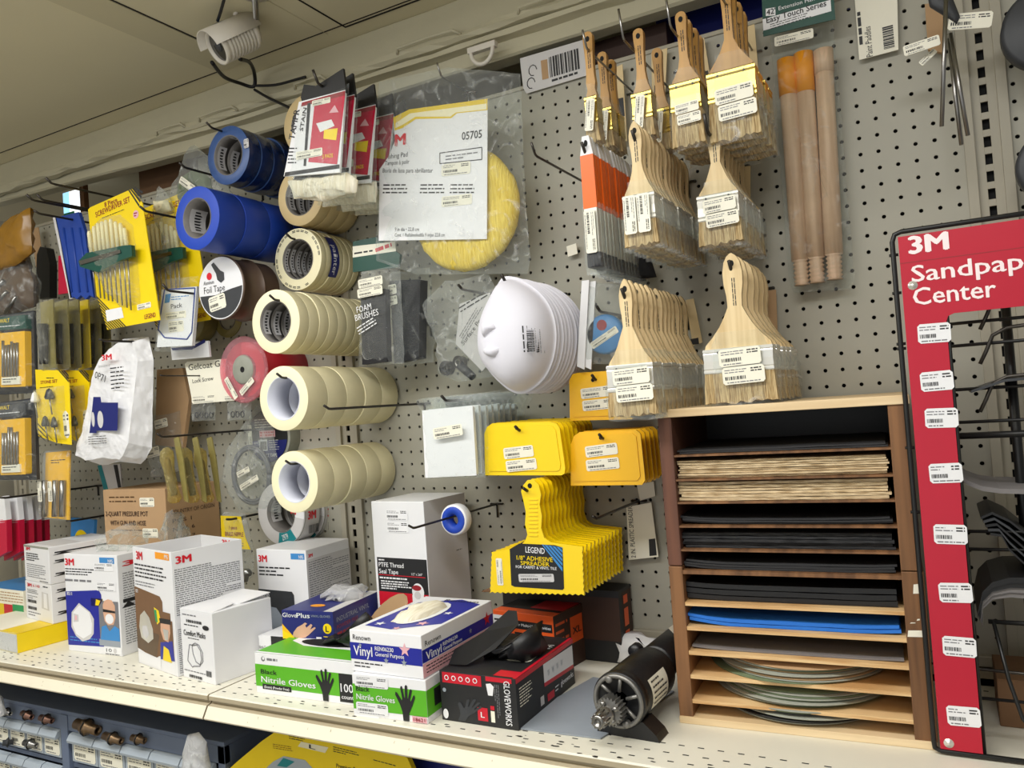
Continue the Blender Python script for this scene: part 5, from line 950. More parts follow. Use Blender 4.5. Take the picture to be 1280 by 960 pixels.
it, mb, F = blister('small white packet with a purple arc picture under the rounded outline packet', [(213, 431), (260, 426), (262, 446), (215, 450)], 6, 'filter_packet', 'carton', cat='packet', t=.2); mb.poly(F, it.PP([(214, 435), (240, 433), (256, 424), (257, 428), (240, 437), (216, 438)]), 'navy', .02); mb.build('card', it.root)
for k, (x, y, lab) in enumerate(((238, 402, 'clear tape roll edge-on between the rounded outline packet and the foil reel'), (284, 398, 'clear tape roll below the foil reel, dark inside'))):
    L = roll_at(x, y, 24, 3.6); roll(lab, L, 1.8, 1.0, 1.6, 'olive_clam', 'olive_clam', 'core_grey', 'small clear tape rolls', name='clear_tape')
# crumpled clear bag top and narrow bags
it = Item('clear_bag', 'tall crumpled clear bag with grey-green contents behind the blue tape', 'packet', 243, 185, 5); mb = MB(); pouch(mb, it.PP([(228, 222), (244, 212), (262, 220), (268, 255), (230, 262), (218, 250)]), .7, 'disc_green', seed=3, jit=.25); mb.build('contents', it.root)
mb = MB(); pouch(mb, it.PP([(243, 182), (262, 196), (290, 240), (300, 262), (214, 262), (222, 230)]), 1.0, 'film_grey', seed=5, jit=.3); mb.build('plastic_bag', it.root); mb = MB(); it.price(mb, it.F(1.2), (238, 232), (256, 245), 9, 3); mb.build('price_label', it.root)
it = Item('clear_bag', 'narrow clear bag with cream roll contents left of the bright blue tape', 'packet', 199, 232, 6); mb = MB(); pouch(mb, it.PP([(192, 252), (210, 250), (214, 262), (198, 268)]), .5, 'cream', seed=3, jit=.15); mb.build('contents', it.root); mb = MB(); pouch(mb, it.PP([(199, 232), (212, 246), (224, 300), (214, 346), (210, 344), (206, 300), (192, 262)]), .5, 'film_grey', seed=6, jit=.2); mb.build('plastic_bag', it.root)
it, mb, F = blister('tan card with dark barcode behind the narrow clear bag', [(224, 308), (240, 306), (240, 336), (225, 340)], 2, 'hook_card', 'cardboard', cat='card'); mb.poly(F, it.PP([(226, 315), (231, 314), (231, 330), (227, 331)]), 'ink', .02); mb.build('board', it.root)
for x, y, D_, lb in ((210, 296, 4, 'left'), (222, 300, 3, 'right')):
    it, mb, F = blister('narrow cream card packet, the ' + lb + ' one of two below the blue tape', [(x, y), (x + 9, y - 1), (x + 8, y + 40), (x - 1, y + 44)], D_, 'tube_packet', 'olive_clam', cat='packet', t=.3); mb.build('card', it.root)
# gelcoat card
it, mb, F = blister('cream hand-lettered card left of the pink rimmed reel', [(231, 455), (234, 452), (288, 448), (300, 500), (241, 505)], 5, 'hand_lettered_card', 'label', cat='card')
it.text(mb, F, (236, 463), (275, 458), 8, 'Gelcoat G', 'ink'); it.text(mb, F, (241, 479), (267, 475), 5, 'Lock Screw', 'ink'); it.price(mb, F, (240, 504), (270, 502), 9, 3); it.price(mb, F, (280, 501), (306, 499), 6, 5); mb.build('card', it.root)
for k, (x, y, n_) in enumerate(((242, 519, 4), (287, 518, 3))):
    o2 = Item('ring_packet', ('small clear bag of four dark rings under the hand-lettered card', 'small clear bag of three dark rings right of the four-ring bag')[k], 'packet', x, y - 12, 4.8)
    for j in range(n_):
        a = o2.P(x + 4 + j * 6, y); mb = MB(); mb.tube([(a[0] + .2 * math.cos(q), 0, a[1] + .24 * math.sin(q)) for q in [z * math.pi / 6 for z in range(13)]], .045, 'black', 6); mb.build('ring', o2.root)
    mb = MB(); pouch(mb, o2.PP([(x - 2, y - 16), (x + 27, y - 18), (x + 27, y + 6), (x - 2, y + 8)]), .25, 'film_light', seed=k + 1); mb.build('plastic_bag', o2.root)
# brown card packs behind
it, mb, F = blister('brown paper backed packet behind the hand-lettered card', [(196, 462), (228, 460), (236, 500), (228, 560), (194, 556)], 3.5, 'paper_packet', 'cardboard', cat='packet', t=.4); mb.build('packet', it.root)
mb = MB(); pouch(mb, it.PP([(190, 520), (225, 514), (230, 586), (196, 598), (188, 580)]), .9, 'film_grey', seed=5, jit=.25); mb.build('plastic_bag', it.root); mb = MB(); it.price(mb, it.F(1.0), (206, 536), (222, 532), 11, 3); mb.build('price_label', it.root); mb = MB(); it.price(mb, it.F(1.0), (195, 572), (212, 568), 12, 3); mb.build('price_label', it.root)
hook(200, 469, 9, 'thin dark wire hook in front of the brown paper packet', up=.05, r=.06)
# amber tube clamshells
for i, (x, D_) in enumerate(((213, 10), (236, 8.3), (254, 6.8))):
    it = Item('tube_clamshell', ('left', 'middle', 'right')[i] + ' olive clear clamshell tube hanging on the long dark hook', 'clamshell', x + 6, 545, D_, 'olive clamshell tubes'); x1 = x + (24, 22, 22)[i]
    mb = MB(); mb.prism(it.PP([(x + 4, 548), (x + 10, 546), (x + 16, 575), (x + 22, 628), (x + 17, 626), (x + 9, 578)]), 0, .1, 'olive_clam'); mb.build('card', it.root)
    a, b_ = it.P(x + 4, 576), it.P(x + 13, 618); mb = MB(); mb.tube([(a[0], -.6, a[1] + .3), (a[0], -.6, a[1]), (b_[0], -.6, b_[1])], [.15, .28, .26], ('olive', 'charcoal', 'olive')[i], 14); mb.build('tube', it.root)
    mb = MB(); mb.tube([(a[0] - .05, -.6, a[1] + 1.1), (a[0], -.6, a[1] + .8), (a[0], -.6, a[1] + .2), (a[0] + .15, -.6, a[1] - .6), (b_[0] - .1, -.6, b_[1] + .4), (b_[0], -.6, b_[1] - .3), (b_[0] + .03, -.6, b_[1] - .6)], [.2, .5, .55, .42, .42, .55, .3], 'clam_amber', 12); mb.build('blister', it.root)
# big bag with grey ring
it = Item('hose_packet', 'large clear bag with a coiled grey hose ring and price stickers', 'packet', 330, 520, 2.4); a = it.P(312, 594); mb = MB(); 
for rr in (2.3, 2.1): mb.tube([(a[0] + rr * math.cos(q), rr * .1, a[1] + rr * 1.1 * math.sin(q)) for q in [z * math.pi / 18 for z in range(37)]], .16, 'ring_grey', 8)
mb.build('coil', it.root); mb = MB(); pouch(mb, it.PP([(322, 505), (340, 520), (352, 640), (300, 642), (278, 600), (284, 560)]), .55, 'film_grey', seed=5, jit=.2); mb.build('plastic_bag', it.root); mb = MB(); F = it.F(.85); it.price(mb, F, (307, 596), (322, 588), 7, 3); it.price(mb, F, (311, 612), (333, 598), 7, 3); mb.build('price_labels', it.root)
# yellow tag bag
it = Item('plumbing_packet', 'clear bag with yellow header card and grey fittings above the shelf', 'packet', 295, 645, 3.6); mb = MB(); mb.prism(it.PP([(279, 644), (304, 645), (310, 672), (316, 686), (281, 684)]), -.3, -.25, 'yellow'); F = it.F(.3); it.text(mb, F, (290, 661), (300, 661), 5, '1 piece', 'maroon', True); it.text(mb, F, (285, 669), (308, 670), 5.5, 'BRASS NIPPLE', 'maroon', True); it.lines(mb, F, (285, 682), (308, 683), 9, 3, 'ink_grey'); mb.build('header_card', it.root)
mb = MB(); pouch(mb, it.PP([(280, 640), (306, 642), (318, 690), (316, 720), (304, 732), (292, 726), (284, 690)]), .5, 'film', seed=2); mb.build('plastic_bag', it.root); mb = MB(); it.price(mb, Face((0, -.62, 0), (1, 0, 0), (0, 0, 1)), (292, 700), (304, 698), 10, 3); mb.build('price_label', it.root)
for p_, q_ in (((296, 722), (312, 716)), ((306, 726), (309, 712))): mb = MB(); a, b_ = it.P(*p_), it.P(*q_); mb.tube([(a[0], 0, a[1]), (b_[0], 0, b_[1])], .28, 'steel', 10); mb.build('fitting', it.root)
hook(283, 649, 5, 'small hook holding the yellow headed bag', up=.1)
# ================================================================ BOXES ON THE SHELF
class Router:      # sends print to the part that belongs to the face it is on
    def __init__(s, b): s.b = b
    def __getattr__(s, k):
        b = s.b
        if k == 'tube': return getattr(b.ps.setdefault('front_print', MB()), k)
        return lambda F, *a, **kw: getattr(b.pm(F), k)(F, *a, **kw)
class Box:
    """carton: C = its front right bottom corner, w wide (to the left), d deep, h high, turned by rot degrees"""
    def __init__(s, name, label, cat, C, w_, d, h, rot, m='carton', mside=None, mtop=None, group=None, open_top=False, bev=.05):
        s.w, s.d, s.h = w_, d, h; s.root = empty(name, C, label, cat, group, math.radians(rot))
        s.F = Face((-w_, 0, 0), (1, 0, 0), (0, 0, 1), w_, h); s.S = Face((0, 0, 0), (0, 1, 0), (0, 0, 1), d, h); s.T = Face((-w_, 0, h), (1, 0, 0), (0, 1, 0), w_, d)
        mb = MB(); s.mb = mb
        if open_top:
            t = .06
            mb.box(-w_, 0, 0, t, 0, h, m); mb.box(-w_, 0, d - t, d, 0, h, m); mb.box(-w_, -w_ + t, t, d - t, 0, h, m); mb.box(-t, 0, t, d - t, 0, h, m); mb.box(-w_, 0, 0, d, 0, .06, m)
        else: mb.box(-w_, 0, 0, d, 0, h, m)
        s.body = mb.build('carton_body', s.root, bev=bev)
        s.ps = {}
    def pm(s, F):
        k = 'front_print' if F.O == s.F.O and F.u == s.F.u else 'side_print' if F.u == s.S.u else 'top_print' if F.n.z > .5 else 'inner_print'
        if F.n.y < -.5: k = 'front_print' if abs(F.O.y) < .01 else 'inner_print'
        return s.ps.setdefault(k, MB())
    @property
    def p(s): return Router(s)
    def rect(s, F, a0, b0, a1, b1, m, lift=.012): s.p.rect(F, a0 * F.w, b0 * F.h, a1 * F.w, b1 * F.h, m, lift)
    def poly(s, F, pts, m, lift=.012): s.p.poly(F, [(a * F.w, b * F.h) for a, b in pts], m, lift)
    def text(s, F, a0, b0, a1, hh, t, m, bold=False, lift=.03): s.p.text(F, a0 * F.w, b0 * F.h, hh * F.h, t, m, lift, (a1 - a0) * F.w, 0, bold)
    def lines(s, F, a0, b0, a1, b1, n, m='ink_grey', seed=1, th=.35, short=.5): s.p.lines(F, a0 * F.w, b0 * F.h, a1 * F.w, b1 * F.h, n, m, th, .018, seed, short)
    def price(s, F, a0, b0, a1, b1, seed=1, lift=.03, m='label'): s.p.price(F, a0 * F.w, b0 * F.h, (a1 - a0) * F.w, (b1 - b0) * F.h, 0, lift, m, seed)
    def bars(s, F, a0, b0, a1, b1): s.p.bars(F, a0 * F.w, b0 * F.h, a1 * F.w, b1 * F.h, 'ink', .03)
    def done(s):
        for k, m_ in s.ps.items(): m_.build(k, s.root)
def warn(b, F, y):       # black warning strips on the box sides
    b.rect(F, .08, y, .95, y + .035, 'ink', .02); b.poly(F, [(.05, y - .05), (.35, y - .05), (.2, y + .01)], 'ink', .025)
Z = -36.7
# yellow flat carton, with the two small white cartons on it
b = Box('filter_carton', 'long flat yellow carton on the shelf at the left edge, clear plastic end', 'box', (-66.5, -14.2, Z), 10, 8.5, 1.62, -5, 'yellow'); b.rect(b.F, -.0, .03, 1, .97, 'carton_grey'); b.rect(b.T, .02, .02, .98, .98, 'label', .012); b.rect(b.T, .7, 0, 1, 1, 'yellow_print', .02); b.done()
mb = MB(); pouch(mb, [(-10.1, -.1), (.05, -.05), (.05, 1.7), (-10.1, 1.7)], .18, 'film', seed=3, back=False); mb.build('clear_wrap', b.root)
b2 = Box('filter_pads_carton', 'flat carton with red, green and yellow faces behind the yellow carton at the left edge', 'box', (-74.5, -9.0, Z + 0), 8, 6, 3.6, -3, 'label'); b2.rect(b2.F, 0, .1, 1, .6, 'yellow_print'); b2.rect(b2.F, .55, .15, .75, .6, 'red', .02); b2.rect(b2.F, .75, .1, 1, .62, 'greenprint', .02); b2.lines(b2.F, 0, .65, 1, .95, 4, 'cardboard'); b2.rect(b2.T, 0, 0, 1, 1, 'sky', .012); b2.done()
def small(label, C, h, kind, rot):
    b = Box('filter_box', label, 'box', C, 5.4, 6.0, h, rot, 'carton', group='two small white cartons stacked on the yellow carton'); F, S_ = b.F, b.S
    b.text(F, .09, .86 if kind else .86, .27, .09, '3M', 'logo_red', True)
    if kind == 0:
        b.text(F, .33, .87, .58, .07, '6 143', 'logo_red', True); b.lines(F, .08, .68, .5, .8, 3, 'ink'); b.bars(F, .08, .44, .42, .52); b.bars(F, .08, .26, .42, .34); b.lines(F, .08, .54, .5, .64, 2, 'ink_grey'); b.lines(F, .08, .08, .6, .22, 2); b.lines(F, .7, .88, .9, .96, 1, 'ink')
        b.poly(F, [(.62, .35), (.9, .32), (.88, .76), (.64, .78)], 'carton_grey'); b.poly(F, [(.7, .38), (.84, .36), (.83, .74), (.72, .75)], 'white', .02)
    else:
        b.lines(F, .1, .56, .62, .8, 4, 'ink', th=.5); b.lines(F, .1, .1, .85, .5, 7, 'ink_grey', 2); b.rect(F, 0, .94, 1, 1.0, 'disc_grey'); b.lines(F, .6, .02, .95, .08, 1, 'ink')
    for y in (.25, .6, .82): warn(b, S_, y); b.lines(S_, .3, y - .12, .9, y - .03, 3, 'ink_grey')
    b.rect(b.T, .08, .1, .92, .5, 'carton_grey', .012); b.done()
small('lower of the two small white cartons, on the yellow carton, printed 6143', (-66.34, -11.2, -35.06), 3.42, 0, -9); small('upper of the two small white cartons, its lid edge worn', (-66.34, -11.25, -31.62), 3.25, 1, -10)
# respirator carton, blue panel
b = Box('respirator_carton', 'white respirator carton with dark blue panel showing a white mask and a masked bald man', 'box', (-55.9, -12.02, Z), 6.7, 4.2, 8.1, 1.7); F = b.F
b.text(F, .02, .885, .2, .07, '3M', 'logo_red', True); b.rect(F, .68, .915, .95, .975, 'sky'); b.text(F, .84, .925, .93, .035, 'N95', 'white', True); b.lines(F, .02, .78, .72, .86, 3, 'ink', th=.4, short=.9); b.price(F, .57, .84, .93, .92, 2, m='white'); b.price(F, .6, .64, .95, .73, 3, m='white'); b.lines(F, .0, .70, .55, .76, 1, 'ink_grey')
b.poly(F, [(0, .06), (.68, .08), (.68, .60), (.64, .645), (0, .61)], 'vinyl_blue'); b.text(F, .03, .575, .13, .035, '8511', 'white', True); b.lines(F, .04, .1, .6, .16, 2, 'sky')
b.poly(F, [(.08, .25), (.1, .4), (.25, .5), (.45, .42), (.52, .35), (.5, .2), (.42, .14), (.28, .11), (.16, .16)], 'carton_grey', .02); b.poly(F, [(.11, .27), (.13, .4), (.26, .48), (.44, .41), (.48, .3), (.46, .2), (.3, .14), (.17, .18)], 'white', .025); b.poly(F, [(.13, .3), (.23, .31), (.23, .38), (.14, .39)], 'carton_grey', .03); b.poly(F, [(.16, .32), (.2, .325), (.2, .37), (.165, .37)], 'pink', .035)
b.rect(F, .48, .48, .7, .56, 'olive'); b.poly(F, [(.56, .49), (.62, .49), (.66, .54), (.58, .55)], 'yellow', .02)
b.poly(F, [(.62, .15), (.98, .15), (.98, .54), (.7, .54), (.62, .48)], 'ink_grey', .018); b.poly(F, [(.73, .54), (.7, .5), (.7, .42), (.72, .34), (.78, .3), (.88, .31), (.92, .38), (.92, .5), (.87, .55), (.8, .56)], 'skin', .025); b.poly(F, [(.7, .46), (.92, .445), (.92, .425), (.7, .43)], 'ink', .035); b.p.disc(F, .81 * F.w, .365 * F.h, .075 * F.w, 'white', .035, .05 * F.h); b.poly(F, [(.63, .15), (.66, .28), (.74, .3), (.8, .24), (.9, .3), (.98, .27), (.98, .15)], 'sky', .03)
b.rect(F, .6, .09, .98, .155, 'grey_sheet', .02); b.rect(F, .68, .02, 1.0, .085, 'white', .02); b.text(F, .72, .035, .82, .035, '10', 'ink'); b.lines(F, .7, .0, .97, .025, 1, 'ink_grey'); b.p.disc(F, .88 * F.w, .05 * F.h, .03 * F.w, 'carton_grey', .03)
b.text(b.S, .1, .88, .9, .05, '3M', 'logo_red', True); b.lines(b.S, .1, .1, .9, .82, 30, 'ink_grey'); warn(b, b.S, .52); b.done()
mb = MB(); pouch(mb, [(-4.6, .1), (-4.4, 1.3), (-3.4, 1.9), (-2.4, 1.6), (-1.6, 2.3), (-.8, 1.5), (.3, 1.4), (.3, .1)], 1.3, 'film_light', seed=7, jit=.4); o = mb.build('plastic_bag', loc=(-56.5, -9.6, -28.8)); tag(o, 'crumpled clear plastic bag bulging out of the blue panel respirator carton', 'bag')
# open respirator carton
b = Box('respirator_carton', 'open white carton with brown panel picturing a half mask and a worker in goggles', 'box', (-46.7, -14.1, Z), 6.5, 5.6, 9.0, -13, open_top=True); F = b.F
b.text(F, .1, .9, .27, .07, '3M', 'logo_red', True); b.rect(F, .6, .93, .95, .985, 'orange_cap'); b.text(F, .84, .94, .93, .035, 'P95', 'white', True); b.lines(F, .04, .74, .85, .87, 4, 'ink', th=.4, short=.9); b.lines(F, .04, .67, .6, .72, 2, 'ink_grey')
b.poly(F, [(0, .13), (.2, .11), (.5, .1), (.82, .2), (.82, .38), (.9, .38), (.9, .5), (.72, .5), (.72, .58), (.66, .62), (0, .66)], 'cardboard_dark'); b.poly(F, [(.0, .13), (.5, .1), (.6, .3), (0, .3)], 'amber_brown', .016)
b.poly(F, [(.08, .32), (.12, .42), (.24, .47), (.36, .42), (.44, .33), (.44, .25), (.3, .2), (.12, .23)], 'ferrule_steel', .025); b.poly(F, [(.16, .33), (.28, .35), (.34, .28), (.26, .23), (.16, .26)], 'carton_grey', .03); b.text(F, .04, .61, .1, .03, '8271', 'white', True)
b.poly(F, [(.56, .12), (.6, .3), (.66, .44), (.94, .44), (.94, .14)], 'cardboard_dark', .02); b.poly(F, [(.66, .44), (.64, .34), (.7, .27), (.82, .26), (.88, .34), (.88, .43)], 'skin', .028); b.poly(F, [(.62, .44), (.9, .45), (.9, .41), (.64, .4)], 'ink', .035); b.poly(F, [(.7, .36), (.84, .36), (.82, .28), (.74, .27)], 'ferrule_steel', .036); b.poly(F, [(.5, .52), (.62, .5), (.66, .42), (.56, .38)], 'yellow', .03); b.poly(F, [(.5, .5), (.56, .5), (.58, .4), (.53, .4)], 'greenprint', .033)
b.poly(F, [(.6, .1), (.62, .24), (.78, .26), (.92, .28), (.95, .12)], 'vinyl_blue', .026); b.poly(F, [(.66, .1), (.7, .22), (.82, .2), (.88, .1)], 'yellow', .034); b.rect(F, .03, .02, .6, .1, 'white', .02); b.lines(F, .05, .03, .55, .1, 3, 'ink_grey')
S_ = b.S; b.text(S_, .05, .9, .27, .06, '3M', 'logo_red', True); b.lines(S_, .03, .48, .95, .86, 22, 'ink_grey', 4, .42, .3); b.rect(S_, .15, .4, .9, .43, 'ink', .02); b.lines(S_, .03, .02, .9, .38, 22, 'ink_grey')
R_ = Face((-b.w, b.d - .06, 0), (1, 0, 0), (0, 0, 1), b.w, b.h); b.text(R_, .55, .93, .75, .05, '3M', 'logo_red', True); b.lines(R_, .55, .89, .8, .91, 1, 'ink'); b.done()
mb = MB(); mb.box(-6.44, -.06, .3, .36, 5, 8.6, 'carton'); mb.box(-6.4, -.3, .4, 5.3, 4.8, 4.9, 'ink'); mb.build('inner_flap', b.root)
# comfort masks carton
b = Box('mask_carton', 'plain white carton lettered Comfort Masks with a line drawing of a mask', 'box', (-42.35, -14.5, Z), 4.0, 4.9, 4.95, -8); F = b.F
b.lines(F, .08, .9, .55, .95, 1, 'ink_grey'); b.bars(F, .2, .82, .68, .86); b.lines(F, .12, .76, .6, .8, 1, 'ink'); b.p.disc(F, .8 * F.w, .78 * F.h, .1 * F.w, 'ink', .02, .035 * F.h); b.text(F, .1, .63, .78, .08, 'Comfort Masks', 'ink', True); b.lines(F, .22, .58, .6, .61, 1, 'ink'); b.lines(F, .05, .1, .8, .14, 1, 'ink_grey'); b.bars(F, .2, .03, .6, .07); b.bars(F, .74, .1, .9, .18)
def loop(pts, r=.03):
    q = [F.at(a * F.w, c * F.h, .02) for a, c in pts]; b.p.tube(q + [q[0]], r, 'ink_grey', 5)
loop([(.26, .5), (.2, .34), (.18, .26), (.28, .2), (.32, .18), (.36, .2), (.55, .22), (.66, .3), (.66, .42), (.56, .52), (.44, .54), (.34, .5)]); loop([(.34, .49), (.36, .38), (.44, .27), (.56, .24), (.62, .32), (.6, .44), (.5, .52)])
b.done(); mb = MB(); mb.add([(-4.0, .0, 4.96), (-.1, .0, 4.96), (-.6, 2.2, 5.12), (-3.9, 2.4, 5.05)], [(0, 1, 2, 3)], 'carton'); mb.add([(-3.9, 2.4, 5.0), (-.5, 2.6, 5.0), (.1, 4.8, 5.35), (-3.4, 4.9, 5.3)], [(0, 1, 2, 3)], 'carton'); mb.build('lid_flaps', b.root, solid=.05)
# big cardboard box behind
b = Box('cardboard_box', 'brown cardboard box printed 2-QUART PRESSURE POT WITH GUN AND HOSE', 'box', (-57.2, -6.2, Z), 8.4, 5.9, 12.75, 1, 'cardboard'); F = b.F
b.text(F, .03, .81, .72, .035, '2-QUART PRESSURE POT', 'brown_dark', True); b.text(F, .1, .745, .68, .035, 'WITH GUN AND HOSE', 'brown_dark', True); b.price(F, .6, .875, .83, .94, 3); b.price(F, .62, .66, .86, .725, 4); b.lines(F, .1, .9, .55, .96, 2, 'amber_brown', th=.3); b.lines(F, .1, .7, .75, .72, 1, 'amber_brown')
S_ = b.S; b.text(S_, .08, .815, .9, .03, 'COUNTRY OF ORIGIN', 'brown_dark'); b.text(S_, .1, .755, .45, .028, 'PCS 1', 'brown_dark'); b.text(S_, .1, .695, .5, .028, 'N.W. 6', 'brown_dark'); b.text(S_, .1, .63, .5, .028, 'G.W. 7', 'brown_dark'); b.done()
mb = MB(); pouch(mb, [(-.9, 0), (-.6, 1.6), (-.2, 2.9), (.1, 3.2), (.3, 2.2), (1.2, 1.4), (1.3, .2)], .9, 'film_grey', seed=4, jit=.35); tag(mb.build('plastic_twist', loc=(-53.9, -8.2, -28.6)), 'twist of clear plastic standing behind the open respirator carton', 'bag')
# 8210 carton
b = Box('respirator_carton', 'white respirator carton with grey picture panel standing against the board in the middle', 'box', (-41.2, -6.2, Z), 5.25, 5.2, 7.75, 1); F = b.F
b.text(F, .04, .87, .22, .07, '3M', 'logo_red', True); b.rect(F, .7, .905, .97, .965, 'sky'); b.text(F, .86, .915, .95, .035, 'N95', 'white', True); b.lines(F, .04, .72, .72, .83, 3, 'ink', th=.4, short=.95); b.poly(F, [(0, .1), (.72, .1), (.72, .54), (.68, .575), (0, .585)], 'charcoal'); b.text(F, .06, .5, .22, .05, '8210', 'white', True); b.rect(F, .55, .15, 1, .42, 'ink', .02)
b.poly(F, [(.1, .1), (.1, .3), (.2, .41), (.35, .4), (.48, .3), (.5, .1)], 'grey_sheet', .025); b.poly(F, [(.56, .34), (.64, .4), (.68, .34), (.6, .28)], 'white', .03)
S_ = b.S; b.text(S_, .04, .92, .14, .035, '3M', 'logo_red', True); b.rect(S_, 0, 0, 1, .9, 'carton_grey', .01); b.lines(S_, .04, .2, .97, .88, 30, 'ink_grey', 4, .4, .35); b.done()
# glove boxes
b = Box('glove_box', 'dark carton under the navy glove box, mostly hidden behind the green glove box', 'box', (-34.6, -10.6, Z), 7.0, 8, 2.55, 4, 'carton', bev=.04); b.rect(b.F, .0, .3, .15, 1, 'white'); b.text(b.F, .0, .62, .13, .1, 'Nitrile Gloves', 'ink'); b.rect(b.F, .16, .4, 1, 1, 'ink'); b.rect(b.F, 0, .55, .15, .98, 'white', .02); b.done()
b = Box('glove_box', 'navy blue glove box with an open hand, a yellow L badge and tissue sticking out', 'box', (-34.6, -10.9, -34.1), 4.35, 5.9, 2.0, 6, 'navy', bev=.04); F = b.F
b.text(F, .02, .76, .3, .16, 'Glove', 'white'); b.text(F, .3, .76, .56, .17, 'Plus', 'white', True); b.text(F, .58, .8, .95, .08, 'VINYL GLOVES', 'grey_sheet'); b.poly(F, [(0, 0), (.26, 0), (0, .52)], 'orange_yellow'); b.poly(F, [(0, 0), (.16, 0), (.26, -.0), (.2, .12), (0, .3)], 'yellow', .02)
hand = [(.2, .1), (.3, .02), (.45, .08), (.52, .18), (.66, .42), (.64, .46), (.55, .36), (.6, .52), (.57, .56), (.48, .42), (.46, .5), (.5, .56), (.46, .6), (.4, .52), (.3, .42), (.22, .24)]
b.poly(F, hand, 'skin', .025); b.p.disc(F, .88 * F.w, .42 * F.h, .35, 'yellow', .02); b.text(F, .85, .32, .91, .2, 'L', 'ink', True, .04); b.lines(F, .8, .1, .96, .18, 1, 'yellow'); b.rect(F, .66, .0, .76, .12, 'white', .02)
S_ = b.S; b.text(S_, .06, .6, .75, .17, 'INDUSTRIAL VINYL', 'grey_sheet'); b.text(S_, .06, .36, .5, .14, 'POWDER FREE', 'maroon'); b.lines(S_, .06, .12, .5, .26, 1, 'maroon', th=.7); b.rect(b.T, .82, 0, 1, 1, 'carton_grey', .012); b.p.disc(b.T, 2.1, 1.4, .6, 'orange_cap', .02, .35); b.done()
mb = MB(); pouch(mb, [(-1.6, 0), (-1.3, .5), (-.5, .9), (.6, .7), (1.4, .9), (1.9, .4), (1.9, 0)], 1.2, 'film_white', seed=4, jit=.3); o = mb.build('glove_tissue', b.root); o.location = Vector((-2.0, 3.9, 2.0)) * IN
b = Box('glove_box', 'wide green and white glove box lettered 100 count with a black hand print', 'box', (-30.0, -14.4, Z), 8.3, 5.0, 2.68, 1.5, 'white', bev=.04); F = b.F
b.rect(F, 0, .18, 1, .72, 'green'); b.rect(F, .85, .06, 1, .72, 'ink', .02); b.text(F, .865, .3, .985, .2, '100', 'white', True, .05); b.text(F, .87, .14, .985, .1, 'count', 'white', True, .05); b.text(F, .06, .5, .23, .11, 'Black', 'ink', True); b.text(F, .06, .29, .62, .15, 'Nitrile Gloves', 'white', True); b.rect(F, .07, .12, .37, .25, 'ink', .02); b.text(F, .09, .155, .35, .06, '(Exam) (Powder Free)', 'white', True, .04); b.lines(F, .13, .82, .25, .9, 1, 'ink_grey', th=.7); b.p.disc(F, .09 * F.w, .86 * F.h, .16, 'ink_grey', .02); b.p.disc(F, .095 * F.w, .875 * F.h, .1, 'white', .03)
HAND = [(.36, 0), (.64, 0), (.66, .22), (.8, .4), (.98, .66), (.96, .74), (.9, .72), (.76, .54), (.74, .6), (.86, .86), (.8, .9), (.74, .86), (.64, .62), (.62, .64), (.64, .97), (.58, 1.0), (.52, .96), (.5, .64), (.47, .64), (.4, .94), (.34, .96), (.3, .9), (.37, .6), (.34, .56), (.14, .76), (.06, .78), (.04, .7), (.24, .44), (.34, .24)]
HAND = [(1 - x if False else x, y) for x, y in HAND]
b.p.poly(F, [(.62 * F.w + x * 1.55, .03 * F.h + y * 2.05) for x, y in HAND], 'ink', .04); b.rect(b.T, 0, 0, 1, 1, 'green', .012); b.rect(b.T, 0, 0, 1, .05, 'white', .02); b.poly(b.T, [(.1, .55), (.3, .4), (1, .4), (1, .95), (.1, .95)], 'white', .02)
b.p.poly(b.T, [(2.6 + 3.0 * math.cos(q * .35) * .8 + 1.4, 2.9 + .75 * math.sin(q * .35)) for q in range(18)], 'slot', .035); b.done()
mb = MB(); pouch(mb, [(-2.8, 0), (-2.2, .45), (-1.2, .5), (-.3, 1.0), (.5, 1.7), (1.2, 2.3), (1.5, 1.9), (1.2, .9), (1.3, 0)], .7, 'black', seed=5, jit=.22); o = mb.build('black_glove', loc=(-32.3, -11.6, Z + 2.72)); tag(o, 'black glove pulled out of the green glove box with 100 count', 'glove')
mb = MB(); mb.prism([(1.6 * math.cos(math.radians(a)) * .55, 2.2 * math.sin(math.radians(a))) for a in range(0, 360, 20)], 0, .05, 'cardboard'); o = mb.build('torn_flap', loc=(-30.7, -10.2, Z + 4.1), rotz=.5); o.rotation_euler.y = .75; tag(o, 'torn brown oval cardboard flap between the navy and flag patterned glove boxes', 'flap')
b = Box('glove_box', 'green and white glove box with price stickers, under the flag patterned box', 'box', (-24.0, -15.3, Z), 5.2, 8.0, 2.5, 3, 'white', bev=.04); F = b.F
b.rect(F, 0, .16, 1, .76, 'green'); b.rect(F, .0, 0, .35, .16, 'white'); b.text(F, .05, .6, .24, .12, 'Black', 'ink', True); b.text(F, .05, .4, .58, .14, 'Nitrile Gloves', 'white', True); b.price(F, .04, .7, .5, .97, 3, .03, 'white'); b.price(F, .04, .06, .48, .34, 4, .035, 'white'); b.p.poly(F, [(.58 * F.w + x * 1.45, .02 * F.h + y * 2.1) for x, y in HAND], 'ink', .04); b.rect(F, .8, .02, .99, .16, 'pink', .05); b.text(F, .82, .05, .97, .08, '18621', 'maroon', True, .07)
b.rect(b.S, 0, .16, 1, .76, 'green'); b.rect(b.S, .1, .3, .3, .7, 'ink', .02); b.done()
b = Box('glove_box', 'blue and white glove box with stars lettered Vinyl, tissue showing, on the small green box', 'box', (-24.15, -15.25, -34.18), 5.3, 8.2, 2.5, 0, 'white', bev=.04); F = b.F
